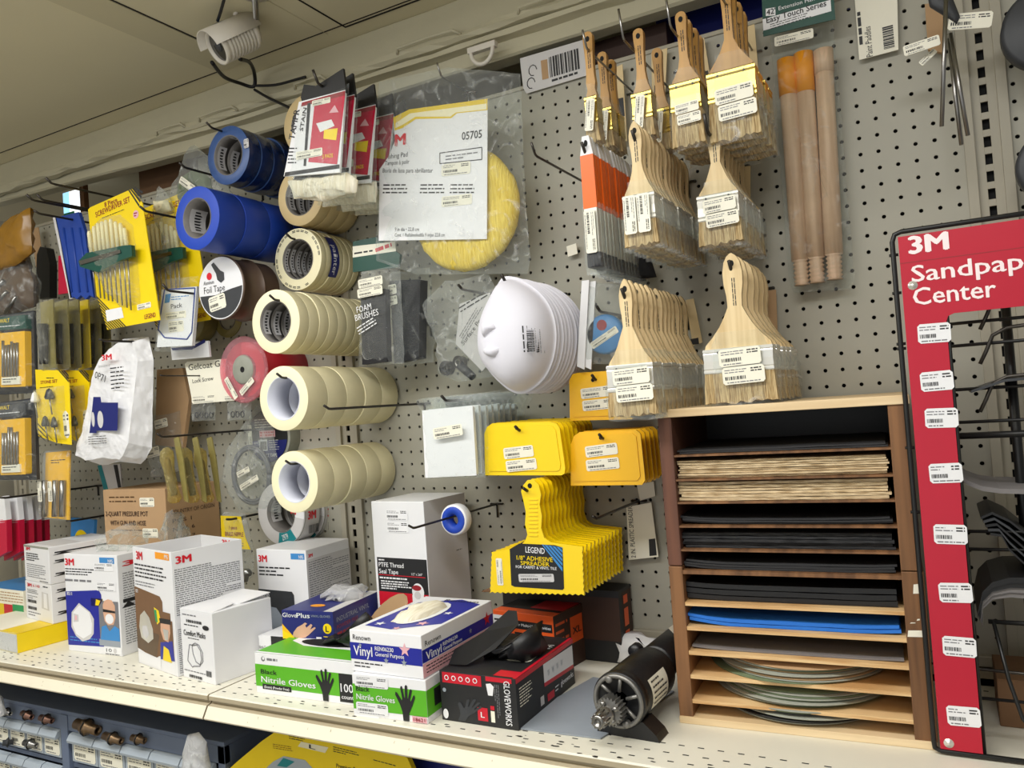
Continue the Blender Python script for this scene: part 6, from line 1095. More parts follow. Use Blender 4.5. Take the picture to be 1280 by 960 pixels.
def star(F_, a, c, r, m, lift=.03): b.p.poly(F_, [(a + (r if i % 2 == 0 else r * .42) * math.cos(math.pi / 2 + i * math.pi / 5), c + (r if i % 2 == 0 else r * .42) * math.sin(math.pi / 2 + i * math.pi / 5)) for i in range(10)], m, lift)
b.rect(F, 0, .3, 1, .7, 'vinyl_blue'); b.text(F, .05, .77, .3, .13, 'Renown', 'ink'); b.text(F, .05, .4, .32, .24, 'Vinyl', 'white', True); b.text(F, .36, .56, .62, .1, 'REN06230', 'white', True); b.text(F, .36, .43, .76, .1, 'General Purpose', 'white', True); star(F, 4.1, 1.6, .42, 'pink'); star(F, 2.7, .85, .2, 'grey_sheet'); star(F, 4.0, .85, .22, 'grey_sheet'); star(F, .8, 1.62, .14, 'grey_sheet'); b.lines(F, .05, .1, .48, .26, 2, 'ink')
S_ = b.S; b.rect(S_, 0, .36, 1, .66, 'vinyl_blue'); b.rect(S_, 0, .02, 1, .34, 'pink'); b.text(S_, .04, .72, .24, .13, 'Renown', 'ink'); b.text(S_, .04, .4, .24, .2, 'Vinyl', 'white', True); b.text(S_, .26, .52, .46, .09, 'REN06230', 'white', True); b.text(S_, .26, .4, .52, .09, 'General Purpose', 'white', True); star(S_, 7.4, 1.5, .48, 'red'); star(S_, 5.3, 1.3, .2, 'grey_sheet'); b.lines(S_, .04, .08, .45, .3, 3, 'ink'); b.lines(S_, .75, .12, .95, .2, 1, 'maroon')
T_ = b.T; b.poly(T_, [(.08, .12), (.5, .08), (.96, .3), (.96, .86), (.6, .96), (.1, .8)], 'vinyl_blue'); star(T_, 1.2, 1.5, .4, 'white'); star(T_, 3.9, 2.2, .45, 'pink'); star(T_, 4.2, 4.6, .35, 'white'); star(T_, 2.9, .9, .3, 'pink'); b.text(T_, .4, .88, .9, .06, 'Renown', 'ink'); b.p.poly(T_, [(2.5 + 1.3 * math.cos(q * .35), 4.3 + 2.6 * math.sin(q * .35)) for q in range(18)], 'white', .04); b.done()
mb = MB(); pouch(mb, [(-.9, -2.3), (-1.1, 0), (-.7, 1.8), (0, 2.4), (.8, 1.6), (.9, -1.0), (.2, -2.4)], .45, 'cotton', seed=4, jit=.25); o = mb.build('glove_tissue', b.root); o.location = Vector((-2.8, 4.3, 2.55)) * IN; o.rotation_euler.x = math.radians(-90)
# gloveworks
b = Box('glove_box', 'black and red glove box with five white circles at the front of the shelf', 'box', (-18.55, -14.45, Z), 5.05, 7.7, 2.85, 0, 'ink', bev=.04); F = b.F
b.rect(F, .04, .77, .56, .98, 'red')
for i in range(5): b.p.disc(F, (.1 + i * .095) * F.w, .875 * F.h, .15, 'white', .03); b.p.disc(F, (.1 + i * .095) * F.w, .875 * F.h, .1, 'red', .04)
G = Face(F.O, (0, 0, -1), (1, 0, 0)); b.p.text(G, -.94 * F.h, .85 * F.w, .4, 'GLOVEWORKS', 'white', .03, .86 * F.h, bold=True); b.p.lines(G, -.85 * F.h, .72 * F.w, -.2 * F.h, .79 * F.w, 3, 'ink_grey', .4, .03); b.rect(F, .49, .1, .62, .36, 'red', .02); b.text(F, .53, .17, .58, .11, 'L', 'white', True, .04); b.rect(F, .66, .1, .71, .32, 'label', .02); b.rect(F, .66, .34, .71, .42, 'red', .02); b.poly(F, [(.62, .84), (.68, .86), (.72, .8), (.7, .62), (.64, .62)], 'white', .02); b.rect(F, .62, .9, .95, .99, 'red', .02)
b.p.poly(F, [(.1 * F.w + (x * .9 + y * .45) * 1.9, .04 * F.h + (y * .9) * 1.5) for x, y in HAND], 'charcoal', .03); b.p.disc(F, .06 * F.w, .14 * F.h, .18, 'white', .03, .28); b.p.disc(F, .06 * F.w, .62 * F.h, .12, 'grey_sheet', .03)
S_ = b.S; b.rect(S_, 0, .9, 1, 1, 'red'); b.poly(S_, [(.44, .52), (.98, .44), (.98, .86), (.44, .9)], 'white', .02); b.poly(S_, [(.44, .44), (.98, .36), (.98, .44), (.44, .52)], 'red', .02)
for i in range(4): b.p.text(S_, (.5 + i * .08) * S_.w, .6 * S_.h, .4, 'W', 'grey_sheet', .04, .3)
b.lines(S_, .68, .5, .95, .78, 6, 'ink_grey'); b.lines(S_, .04, .4, .24, .8, 7, 'label'); b.text(S_, .72, .2, .96, .12, 'gloveworks', 'white', True); b.rect(S_, .36, .12, .42, .3, 'carton_grey', .02); b.rect(S_, .48, .1, .6, .25, 'red', .02); b.lines(S_, .62, .15, .7, .3, 2, 'white')
T_ = b.T; b.rect(T_, .96, 0, 1, 1, 'red'); b.price(T_, .58, .34, .9, .56, 3, .03); b.text(T_, .5, .68, .92, .1, 'GLOVE', 'white', True); b.rect(T_, .7, .02, .96, .14, 'red'); b.done()
mb = MB(); P = [(-.3, 0, 0), (.9, .1, .05), (2.0, 1.6, .6), (2.7, 3.4, 1.6), (2.2, 4.2, 2.2), (1.6, 4.2, 2.2), (.6, 2.8, 1.2), (-.6, 1.2, .5)]
mb.add(P, [tuple(range(8))], 'black'); mb.build('cut_flap', b.root, solid=.05).location = Vector((-4.6, .8, 2.95)) * IN
mb = MB(); pouch(mb, [(-1.8, 0), (-1.4, .7), (-.2, .8), (.8, 1.5), (1.5, 1.9), (1.9, 1.2), (1.7, 0)], 1.5, 'black', seed=9, jit=.28); o = mb.build('black_gloves', loc=(-20.6, -10.6, Z + 2.9)); tag(o, 'crumpled black gloves sticking out of the black and red glove box', 'glove')
# orange box behind
b = Box('glove_box', 'orange and black glove box behind the black and red one', 'box', (-20.2, -6.0, Z), 5.0, 4.4, 3.9, -8, 'orange_box', bev=.04); F = b.F
b.rect(F, .0, .2, .3, .92, 'white'); b.lines(F, .02, .3, .26, .88, 7, 'ink'); b.rect(F, .36, .72, .98, .86, 'ink', .02); b.text(F, .38, .77, .96, .05, 'For Multi-Use Activities', 'white', True, .04); b.rect(F, .36, .1, .98, .66, 'ink', .02); b.lines(F, .6, .2, .95, .62, 5, 'white', th=.5); b.poly(F, [(.4, .45), (.44, .58), (.48, .5)], 'white', .04); S_ = b.S; b.rect(S_, 0, 0, 1, 1, 'brown_dark'); b.rect(S_, .45, .4, .8, .85, 'orange_box', .02); b.text(S_, .5, .55, .75, .12, 'XL', 'ink', True, .04); b.lines(S_, .05, .1, .4, .9, 6, 'orange_box'); b.rect(b.T, 0, .2, 1, 1, 'ink'); b.rect(b.T, .45, .3, .98, .95, 'red', .02); b.done()
b = Box('glove_box', 'tall dark glove box with orange lettered end, against the board behind the orange box', 'box', (-16.9, -2.5, Z), 9.2, 2.2, 4.9, -2, 'ink', bev=.04); S_ = b.S; b.rect(S_, .25, .05, .95, .95, 'brown_dark', .012); G = Face(S_.at(.7 * S_.w, .1 * S_.h, 0), (0, 0, 1), (0, -1, 0)); b.p.lines(G, 0, 0, .8 * S_.h, .9, 1, 'orange_box', .8, .03, 3, 0); b.rect(b.T, 0, 0, .4, 1, 'cardboard', .012); b.lines(b.T, .05, .3, .35, .7, 2, 'orange_box'); b.rect(b.F, .5, .3, 1, .9, 'brown_dark', .012); b.done()
mb = MB(); mb.add([(0, 0, 0), (4.6, .2, 0), (6.2, 2.4, .5), (1.4, 2.6, .5)], [(0, 1, 2, 3)], 'cardboard_dark'); F_ = Face((0, 0, .03), (1, 0, 0), (0, 1, 0)); o = mb.build('open_flap', loc=(-26.0, -5.2, Z + 5.1), solid=.06); tag(o, 'open reddish brown carton flap behind the flag patterned glove box', 'flap')
# thread seal tape carton
b = Box('seal_tape_carton', 'tall white carton with black and red panel lettered PTFE Thread Seal Tape', 'box', (-29.75, -6.2, -33.3), 5.0, 5.0, 8.1, -4, 'carton'); F = b.F; F.h = 8.1
b.rect(F, .05, .05, .99, .49, 'ink'); b.rect(F, .05, .05, .99, .18, 'red', .02); b.lines(F, .08, .46, .2, .475, 1, 'white', th=.8); b.text(F, .08, .405, .56, .042, 'PTFE Thread', 'white', True); b.text(F, .08, .345, .45, .042, 'Seal Tape', 'white', True); b.rect(F, .06, .328, .95, .335, 'red', .03); b.text(F, .7, .345, .9, .022, '1/2" x 260"', 'white'); b.lines(F, .08, .295, .65, .315, 1, 'white', th=.7); b.lines(F, .1, .2, .68, .285, 4, 'white', th=.5)
b.lines(F, .1, .09, .3, .13, 1, 'ink', th=.7); b.p.disc(F, .8 * F.w, .2 * F.h, .55, 'white', .03, .62); b.p.disc(F, .78 * F.w, .235 * F.h, .42, 'maroon', .04, .2); b.p.disc(F, .79 * F.w, .17 * F.h, .3, 'carton_grey', .04, .28); b.rect(F, .69, .1, .9, .17, 'white', .035)
b.price(F, .28, .83, .7, .93, 3, .03, 'white'); b.price(F, .28, .72, .7, .82, 4, .03, 'white'); b.rect(b.S, 0, 0, 1, 1, 'carton_grey', .01); b.lines(b.S, .7, .48, .85, .5, 1, 'ink'); b.done()  # side face painted greyer than the front, shade put into its colour
mb = MB(); pr_ = [(-5.0, .1), (-5.0, -.5), (-4.85, -.95), (-4.4, -1.15), (-3.9, -1.05), (-3.6, -.7), (-3.2, -.4), (-2.6, -.3), (0, -.25), (0, .1)]; mb.prism(pr_, -.0, .06, 'white'); mb.prism([(-4.6, -.2), (-4.6, -.7), (-4.2, -.9), (-3.8, -.7), (-3.6, -.3)], .06, .1, 'white'); mb.build('dispenser_lip', b.root)
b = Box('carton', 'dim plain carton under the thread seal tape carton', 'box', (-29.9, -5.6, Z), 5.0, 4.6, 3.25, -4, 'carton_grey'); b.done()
# grey sheet on the shelf, white crumpled plastic
mb = MB(); q = [WZ(*p, Z) for p in ((648, 892), (748, 911), (790, 838), (716, 828))]; q = [(-19.5, -14.3), (-13.9, -14.0), (-12.2, -6.4), (-17.8, -5.6)]
mb.add([(x, y, z) for z in (Z + .02, Z + .09) for x, y in q], [(4, 5, 6, 7), (0, 1, 5, 4), (1, 2, 6, 5), (2, 3, 7, 6), (3, 0, 4, 7)], 'grey_sheet'); tag(mb.build('grey_sheet'), 'flat grey plastic sheet lying on the shelf left of the black motor', 'sheet')
mb = MB(); mb.price(Face((-14.6, -9.6, Z + .1), (.9, .45, 0), (-.45, .9, 0)), 0, 0, 1.9, .6, 0, .01); tag(mb.build('price_strip'), 'small white sticker strip on the grey sheet beside the motor', 'label')
mb = MB(); pouch(mb, [(-2.6, 0), (-2.4, 1.7), (-1.0, 2.0), (.5, 1.6), (2.0, 1.9), (2.6, 1.2), (2.6, 0)], .8, 'white', seed=5, jit=.25); tag(mb.build('crumpled_plastic', loc=(-15.0, -1.9, Z)), 'crumpled white plastic against the board between the glove boxes and the motor', 'bag')

# ================================================================ WOODEN RACK WITH SANDPAPER SHEETS
X0, X1, Y0, Y1, ZT = -10.9, 1.35, -10.2, -.7, -20.05
RR_ = math.radians(3.2)
o = empty('wooden_rack', ((X0 + X1) / 2, (Y0 + Y1) / 2, Z), 'wooden pigeonhole rack full of sandpaper sheets standing on the shelf', 'rack', None, RR_)
cx, cy = (X0 + X1) / 2, (Y0 + Y1) / 2; L = lambda x, y, z: (x - cx, y - cy, z - Z)
def lb(mb, x0, x1, y0, y1, z0, z1, m): mb.box(x0 - cx, x1 - cx, y0 - cy, y1 - cy, z0 - Z, z1 - Z, m)
mid = -28.2
for nm, z0, z1, off in (('side_panel', Z + .35, mid, 0), ('side_panel', mid + .05, ZT, 0)):
    for x, m_, e in ((X0, 'wood_redbrown', 0), (X1 - .75, 'wood_brown', .0 if z0 > mid else .25)):
        mb = MB(); lb(mb, x, x + .75 + (e if x > 0 else 0), Y0, Y1, z0, z1, m_ if z0 > mid or x > 0 else 'wood_brown'); mb.build(nm, o, bev=.04)
mb = MB(); lb(mb, X0 - .1, X1 + .25, Y0 - .1, Y1, ZT, ZT + .45, 'wood_pine'); mb.build('top_board', o, bev=.04)
mb = MB(); lb(mb, X0, X1 + .2, Y0 - .1, Y1, Z, Z + .38, 'wood_pine'); mb.build('bottom_board', o, bev=.04)
mb = MB(); lb(mb, X0 + .2, X1 - .2, Y1 - .15, Y1, Z, ZT, 'black'); mb.build('back_panel', o)
levels = [566, 605, 641, 679, 716, 758, 762, 796, 831, 867, 901]
levels = [549 + 20, 600, 634, 668, 704]
def rz(px, py): return W(px, py, 10.1).z
zs = [rz(838, 570), rz(838, 600), rz(838, 628), rz(838, 657), rz(838, 686), rz(845, 713), rz(845, 752), rz(845, 782), rz(845, 812), rz(845, 841), rz(845, 871)]
for i, z in enumerate(zs):
    th = .1 if i < 5 else .2
    mb = MB(); lb(mb, X0 + .55, X1 - .45, Y0 + .05, Y1 - .15, z - th / 2, z + th / 2, 'wood_ply' if i > 5 else 'wood_brown'); mb.build('shelf_divider', o)
mb = MB(); F = Face((X1 - .75 - cx, Y0 - cy, 0), (1, 0, 0), (0, 0, 1))
for a, b_, w_, h_ in ((.45, 7.45, .4, .5), (.05, 5.35, .85, .35), (.2, 6.0, .25, .06), (.5, 6.15, .15, .1)): mb = MB(); mb.poly(F, [(a, b_), (a + w_, b_ + .03), (a + w_ * .95, b_ + h_), (a + .05, b_ + h_ * .9)], 'label', .015); mb.build('torn_paper', o)
def sheets(label, i, h, m, x0=X0 + .85, x1=X1 - .95, n=4, seed=1, gap=.02, front=Y0 + .5, curl=0, top=None):
    """a pile of n sheets lying in compartment above divider i"""
    rnd = random.Random(seed); z = (zs[i] if i < len(zs) else Z + .38) + (.05 if i < 5 else .1) + gap; mb = MB(); t = h / n
    for k in range(n):
        dx_ = rnd.uniform(-.1, .1); K = 10; y0 = front + rnd.uniform(-.12, .1); vs = []
        for zz in (0, t * .82):
            for a in range(K + 1):
                u = a / K; x = x0 + dx_ + (x1 - x0) * u; lift = curl * (1 - min(1, u * 4)) ** 2 + curl * .4 * max(0, u * 4 - 3) ** 2 + rnd.uniform(-.012, .012)
                for y in (y0, Y1 - .4): vs.append((x, y, z + k * t + zz + lift))
        n2 = 2 * (K + 1); fs = []
        for a in range(K):
            p = 2 * a; fs += [(p, p + 1, p + 3, p + 2), (n2 + p, n2 + p + 2, n2 + p + 3, n2 + p + 1), (p, p + 2, n2 + p + 2, n2 + p), (p + 1, n2 + p + 1, n2 + p + 3, p + 3)]
        fs += [(0, n2, n2 + 1, 1), (2 * K, 2 * K + 1, n2 + 2 * K + 1, n2 + 2 * K)]; mb.add(vs, fs, top if (top and k == n - 1) else m)
    mb.v = [(x - cx, y - cy, z_ - z) for x, y, z_ in mb.v]; return tag(mb.build('sandpaper_sheets', loc=(cx, cy, z), rotz=RR_), label, 'sandpaper', 'piles of sheets in the wooden rack')
sheets('thin pile of black mesh sheets in the top compartment of the wooden rack', 0, .22, 'carbon', n=2, seed=2)
sheets('thick pile of tan sheets in the second compartment from the top of the rack', 1, .95, 'sheets_tan', n=8, seed=3, curl=.03)
sheets('thickest light tan pile, in the third compartment from the top of the rack', 2, 1.02, 'sheets_tan', n=6, seed=4, curl=.04)
sheets('thin black curled sheets in the fourth compartment from the top of the rack', 3, .32, 'carbon', n=3, seed=5, curl=.14)
sheets('thick black pile in the fifth compartment from the top of the rack', 4, .85, 'sheets_black', n=5, seed=6)
sheets('thin curled black sheets in the sixth compartment from the top, at the rack joint', 5, .4, 'carbon', n=3, seed=7, curl=.15)
sheets('thick smooth black pile just above the blue sheet compartment', 6, .95, 'black', n=3, seed=8, curl=.1)
sheets('grey backed sheet with bright blue face in the rack', 7, .42, 'blue_sheet', n=2, seed=9, curl=.25, top='blue_sheet')
sheets('thin grey sandpaper sheet under the blue one', 8, .12, 'grey_sandpaper', n=1, seed=10, curl=.1)
def discs(label, zi, n, cols, seed, dy=0):
    rnd = random.Random(seed); z = (zs[zi] if zi < len(zs) else Z + .38) + .12
    for k in range(n):
        mb = MB(); r = rnd.uniform(4.1, 4.5); s_ = rnd.uniform(-.05, .05); mb.lathe([(0, 0), (r, 0), (r + .02, .03), (r, .06), (0, .06)], cols[k % len(cols)], axis='z', seg=64)
        tag(mb.build('sanding_disc', loc=(-4.9 + rnd.uniform(-.4, .4), -5.85 + dy + rnd.uniform(-.12, .25), z + k * .085)), ORD[n - 1 - k].replace('front', 'uppermost') + ' round sanding disc in ' + label, 'sanding disc', 'round sanding discs in ' + label)
discs('the third compartment from the bottom of the rack', 9, 9, ['disc_green', 'disc_grey', 'cardboard'], 2); discs('the second compartment from the bottom of the rack', 10, 9, ['disc_green', 'disc_grey'], 3); discs('the bottom compartment of the rack', 11, 9, ['disc_grey', 'steel', 'black', 'disc_green'], 4)

# ================================================================ RED SANDPAPER SIGN FRAME
D = 10.3; it = Item('sandpaper_display', 'red wire display frame lettered Sandpaper Center standing at the right edge of the shelf', 'display', 1172, 940, D)
def P(x, y, d=0): q = W(x, y, D) - it.O; return (q.x, q.z)
a, b_ = P(1176, 936), P(1225, 940); lx0, lx1 = a[0] + .1, P(1205, 640)[0]; top = P(1128, 296)[1]; inn = P(1188, 392)[1]; rx = 14
rx0 = P(1131, 300)[0]; rx0 = .12; lx0 = .14; lx1 = P(1204, 650)[0]; F = it.F(.1); F2 = it.F(.1)
mb = MB(); mb.prism([(lx0, .22), (lx1, .22), (lx1, inn - .35), (lx1 + .1, inn - .1), (lx1 + .35, inn), (rx, inn), (rx, top), (lx0 + .0, top)], -.1, .0, 'red_sign')
s = lambda x, y: P(x, y); a, b_ = P(1136, 318), P(1187, 313); mb.text(F, a[0], a[1], abs(P(1136, 318)[1] - P(1136, 296)[1]), '3M', 'pink_white', .02, b_[0] - a[0], 0, True)
a = P(1140, 353); c_ = P(1281, 338); h_ = P(1140, 332)[1] - P(1140, 353)[1]; L8 = glyphs('Sandpap', True); mb.text(F, a[0], a[1], h_, 'Sandpaper', 'pink_white', .02, (c_[0] - a[0]) * 1.27, 0, True); a = P(1142, 382); c_ = P(1246, 372); mb.text(F, a[0], a[1], P(1142, 360)[1] - a[1], 'Center', 'pink_white', .02, c_[0] - a[0], 0, True)
mb.rect(F, lx0, P(1136, 329)[1], rx, P(1136, 328)[1], 'maroon', .01); mb.build('red_board', it.root)
for k, (x, y) in enumerate(((1148, 430), (1152, 490), (1157, 535), (1163, 604), (1168, 679), (1175, 752), (1179, 818), (1185, 905))):
    mb = MB(); p = P(x, y); q = P(x + 36, y - 1); mb.price(F, p[0], p[1], 1.38, .92, math.radians(1.5 if k % 2 else -1), .02, 'white', k); mb.build('price_label', it.root)
for x, y in ((1141, 357), (1186, 928)): mb = MB(); p = P(x, y); mb.lathe([(0, -.2), (.1, -.2), (.12, -.14), (.2, -.13), (.22, -.1)], 'ferrule_steel', (p[0], 0, p[1]), seg=20); mb.build('screw', it.root)
mb = MB(); mb.tube([(rx, -.0, top + .25), (.3, 0, top + .25), (.0, 0, top + .15), (-.12, 0, top - .2), (-.12, 0, .5), (-.1, 0, .2), (.15, 0, .08), (rx, 0, .05)], .12, 'black_wire', 10); mb.tube([(lx1 + .06, .05, .1), (lx1 + .06, .05, inn + .1), (rx, .05, inn + .1)], .09, 'black_wire', 8); mb.build('frame', it.root)
for k, y in enumerate((318, 366, 392 + 38, 436, 560, 640)): 
    z = P(1125, y)[1]; mb = MB(); mb.tube([(-.3, 0, z), (.1, 0, z)], .08, 'black_wire', 6); mb.build('weld', it.root)
for k, y in enumerate((404, 432, 487, 528, 545, 664, 686, 870)):   # horizontal wires of the rack behind
    z = W(1200, y, 9).z - it.O.z; mb = MB(); mb.tube([(lx1 - .2, 1.3, z), (rx, 1.3, z)], .08 if k != 4 else .16, 'black_wire', 8); mb.build('cross_wire', it.root)
p = W(1260, 420, 7); mb = MB(); mb.tube([(p.x - it.O.x, 3.3, 0), (p.x - it.O.x, 3.3, top + .2)], .22, 'black_wire', 8); mb.tube([(p.x - it.O.x + 3, 3.3, 0), (p.x - it.O.x + 3, 3.3, top + .2)], .1, 'black_wire', 8); mb.build('upright_post', it.root)
for k, y in enumerate((412, 455, 515)):      # bent wire holders
    p = W(1225, y, 9) - it.O; mb = MB(); mb.tube([(p.x, 1.3, p.z), (p.x + .3, 1.3, p.z + .6), (p.x + .6, 1.2, p.z + 1.3), (p.x + 1.2, 1.0, p.z + 1.6), (p.x + 5, .2, p.z + 1.8)], .09, 'wire', 8); mb.build('wire_holder', it.root)
p = W(1255, 790, 9) - it.O; mb = MB(); mb.tube([(p.x - .6, 1.5, p.z + .4), (p.x + 6, 1.5, p.z + .4)], .11, 'black_wire'); mb.tube([(p.x - .4, 1.5, p.z + .5), (p.x, .6, p.z - 2), (p.x + .4, .2, p.z - 3.6), (p.x + 1, .1, p.z - 4.4)], .09, 'black_wire'); mb.tube([(p.x - 1.8, 1.5, p.z - 1.9), (p.x + 6, 2.5, p.z - 2.4)], .08, 'wire'); mb.build('wire_holder', it.root)
# sheets hanging in the display
def curl(label, pts, D_, t, m, depth, n=4, name='sandpaper_sheet', w_=5):
    c = W(*pts[0], D_); Q = [(W(x, y, D_).x - c.x, W(x, y, D_).z - c.z) for x, y in pts]; mb = MB(); vs = []; k = len(Q)
    for y in (0, depth):
        for x, z in Q: vs.append((x, y, z))
        for x, z in Q: vs.append((x, y, z - t))
    fs = []
    for i in range(k - 1): fs += [(i, i + 1, 2 * k + i + 1, 2 * k + i), (k + i, 3 * k + i, 3 * k + i + 1, k + i + 1), (i, k + i, k + i + 1, i + 1), (2 * k + i, 2 * k + i + 1, 3 * k + i + 1, 3 * k + i)]
    fs += [(0, 2 * k, 3 * k, k)]; mb.add(vs, fs, m, False); return tag(mb.build(name, loc=c), label, 'sandpaper', 'sheets in the red display')
curl('grey curved sheet in the display just right of the third price label', [(1204, 597), (1212, 602), (1228, 608), (1250, 611), (1300, 612), (1340, 612)], 9.5, .22, 'grey_sandpaper', 5)
for k in range(5): curl(('top', 'second', 'third', 'fourth', 'lowest')[k] + ' dark sheet of the fanned bundle hanging right of the fourth price label', [(1226 + k * 3, 646 + k * 5), (1240 + k * 3, 640 + k * 7), (1262, 650 + k * 9), (1290, 672 + k * 10), (1340, 690 + k * 10)], 9.2, .12, 'charcoal' if k % 2 else 'black', 4.5)
for k in range(4): curl(('top', 'second', 'third', 'lowest')[k] + ' sheet of the arched black and grey bundle low in the red display', [(1222 + k * 2, 766 + k * 4), (1228, 740 + k * 5), (1240, 728 + k * 5), (1262, 722 + k * 6), (1300, 722 + k * 7), (1340, 726 + k * 7)], 9.4 - k * .1, .25, 'black' if k < 2 else 'grey_sandpaper', 5)
curl('dark curled sheet on the upper wires of the red display', [(1214, 488), (1232, 482), (1256, 474), (1300, 470), (1340, 470)], 9.4, .12, 'charcoal', 4)
mb = MB(); mb.box(0, 9, 0, 4, 0, 2.4, 'cardboard_dark'); tag(mb.build('cardboard_box', loc=(4.6, -6, Z), bev=.05), 'dim brown box low behind the red display frame', 'box')

# ================================================================ STARTER MOTOR
zc = Z + 1.95; o = empty('starter_motor', (-12.95, -13.6, zc), 'black starter motor lying on the shelf left of the wooden rack', 'motor', None, math.radians(-3))
mb = MB(); mb.lathe([(1.25, .15), (1.42, .1), (1.5, .22), (1.5, .5), (1.42, .55), (1.42, 1.0), (1.46, 1.05), (1.46, 4.6), (1.4, 4.8), (1.4, 4.95), (1.2, 5.2), (.9, 5.3), (0, 5.3)], 'motor_black', seg=48); mb.build('body', o)
mb = MB(); mb.lathe([(1.28, .3), (.4, .42)], 'motor_black', seg=48); mb.lathe([(1.42, .1), (1.4, -.02), (1.22, -.02), (1.2, .25)], 'cast', seg=48)
for k in range(6):
    q = math.radians(k * 60 + 20); c_, s_ = math.cos(q), math.sin(q); mb.tube([(c_ * .5, .12, s_ * .5), (c_ * 1.3, .1, s_ * 1.3)], .1, 'cast', 6)
for q in (110, 290, 215): c_, s_ = math.cos(math.radians(q)), math.sin(math.radians(q)); mb.lathe([(0, -.12), (.16, -.12), (.2, -.05), (.2, .2)], 'cast', (c_ * 1.2, 0, s_ * 1.2), seg=16)
mb.build('end_plate', o)
mb = MB(); O3 = (-.2, 0, -.3); g = MB()
prof = []; vs = []; n = 22
for y in (-.75, -.05):
    for i in range(n * 2): r = .78 if i % 2 else .62; q = math.pi * i / n; vs.append((O3[0] + r * math.cos(q), y, O3[2] + r * math.sin(q)))
m2 = 2 * n; mb.add(vs + [(O3[0], -.75, O3[2])], [(i, i + m2, (i + 1) % m2 + m2, (i + 1) % m2) for i in range(m2)] + [(i, (i + 1) % m2, 2 * m2) for i in range(m2)], 'cast')
for k in range(4): q = math.radians(k * 90 + 30); mb.lathe([(0, -.95), (.12, -.95), (.14, -.7)], 'steel', (O3[0] + .5 * math.cos(q), 0, O3[2] + .5 * math.sin(q)), seg=12)
mb.build('drive_gear', o)
mb = MB(); mb.lathe([(0, -1.75), (.16, -1.75), (.18, -1.95), (.3, -1.97), (.36, -1.85), (.38, -1.2), (.46, -1.15), (.46, -.7)], 'steel', (O3[0] - .1, 0, O3[2] - .1), seg=24)
for i in range(9): q = math.radians(i * 40); mb.tube([(O3[0] - .1 + .38 * math.cos(q), -1.85, O3[2] - .1 + .38 * math.sin(q)), (O3[0] - .1 + .38 * math.cos(q), -1.15, O3[2] - .1 + .38 * math.sin(q))], .05, 'steel', 5)
mb.build('pinion', o)
mb = MB(); mb.lathe([(0, 5.1), (1.0, 5.15), (1.1, 5.3), (1.1, 9.2), (.95, 9.5), (0, 9.5)], 'motor_black', (.15, 0, .35), seg=32); mb.lathe([(0, 4.6), (.38, 4.6), (.38, 5.2), (.3, 5.3), (0, 5.3)], 'motor_black', (-.9, 0, 1.15), seg=16); mb.build('solenoid', o)
mb = MB(); mb.prism([(.2, -1.2), (1.2, -1.0), (1.9, -1.6), (2.1, -1.95), (-.6, -1.95), (-1.5, -1.95), (-1.3, -1.3)], .3, 1.6, 'motor_black'); mb.build('mounting_foot', o, bev=.06)
mb = MB(); vs = []; k = 8
for i in range(k + 1):
    a = math.radians(-28 + 62 * i / k); 
    for y in (1.3, 3.6): vs.append((1.485 * math.cos(a), y, 1.485 * math.sin(a)))
mb.add(vs, [(2 * i, 2 * i + 1, 2 * i + 3, 2 * i + 2) for i in range(k)], 'label', True)
for i in range(5): a = math.radians(-20 + i * 11); G = Face((1.5 * math.cos(a), 1.5, 1.5 * math.sin(a)), (0, 1, 0), (-math.sin(a), 0, math.cos(a))); mb.lines(G, 0, 0, 1.9, .15, 1, 'ink', .6, .01, i)
mb.build('label_sticker', o); mb = MB(); G = Face((.85, 7.2, 1.15), (0, 1, 0), (-.72, 0, .7)); mb.rect(G, 0, 0, 1.7, .9, 'label', .16); mb.build('top_sticker', o)

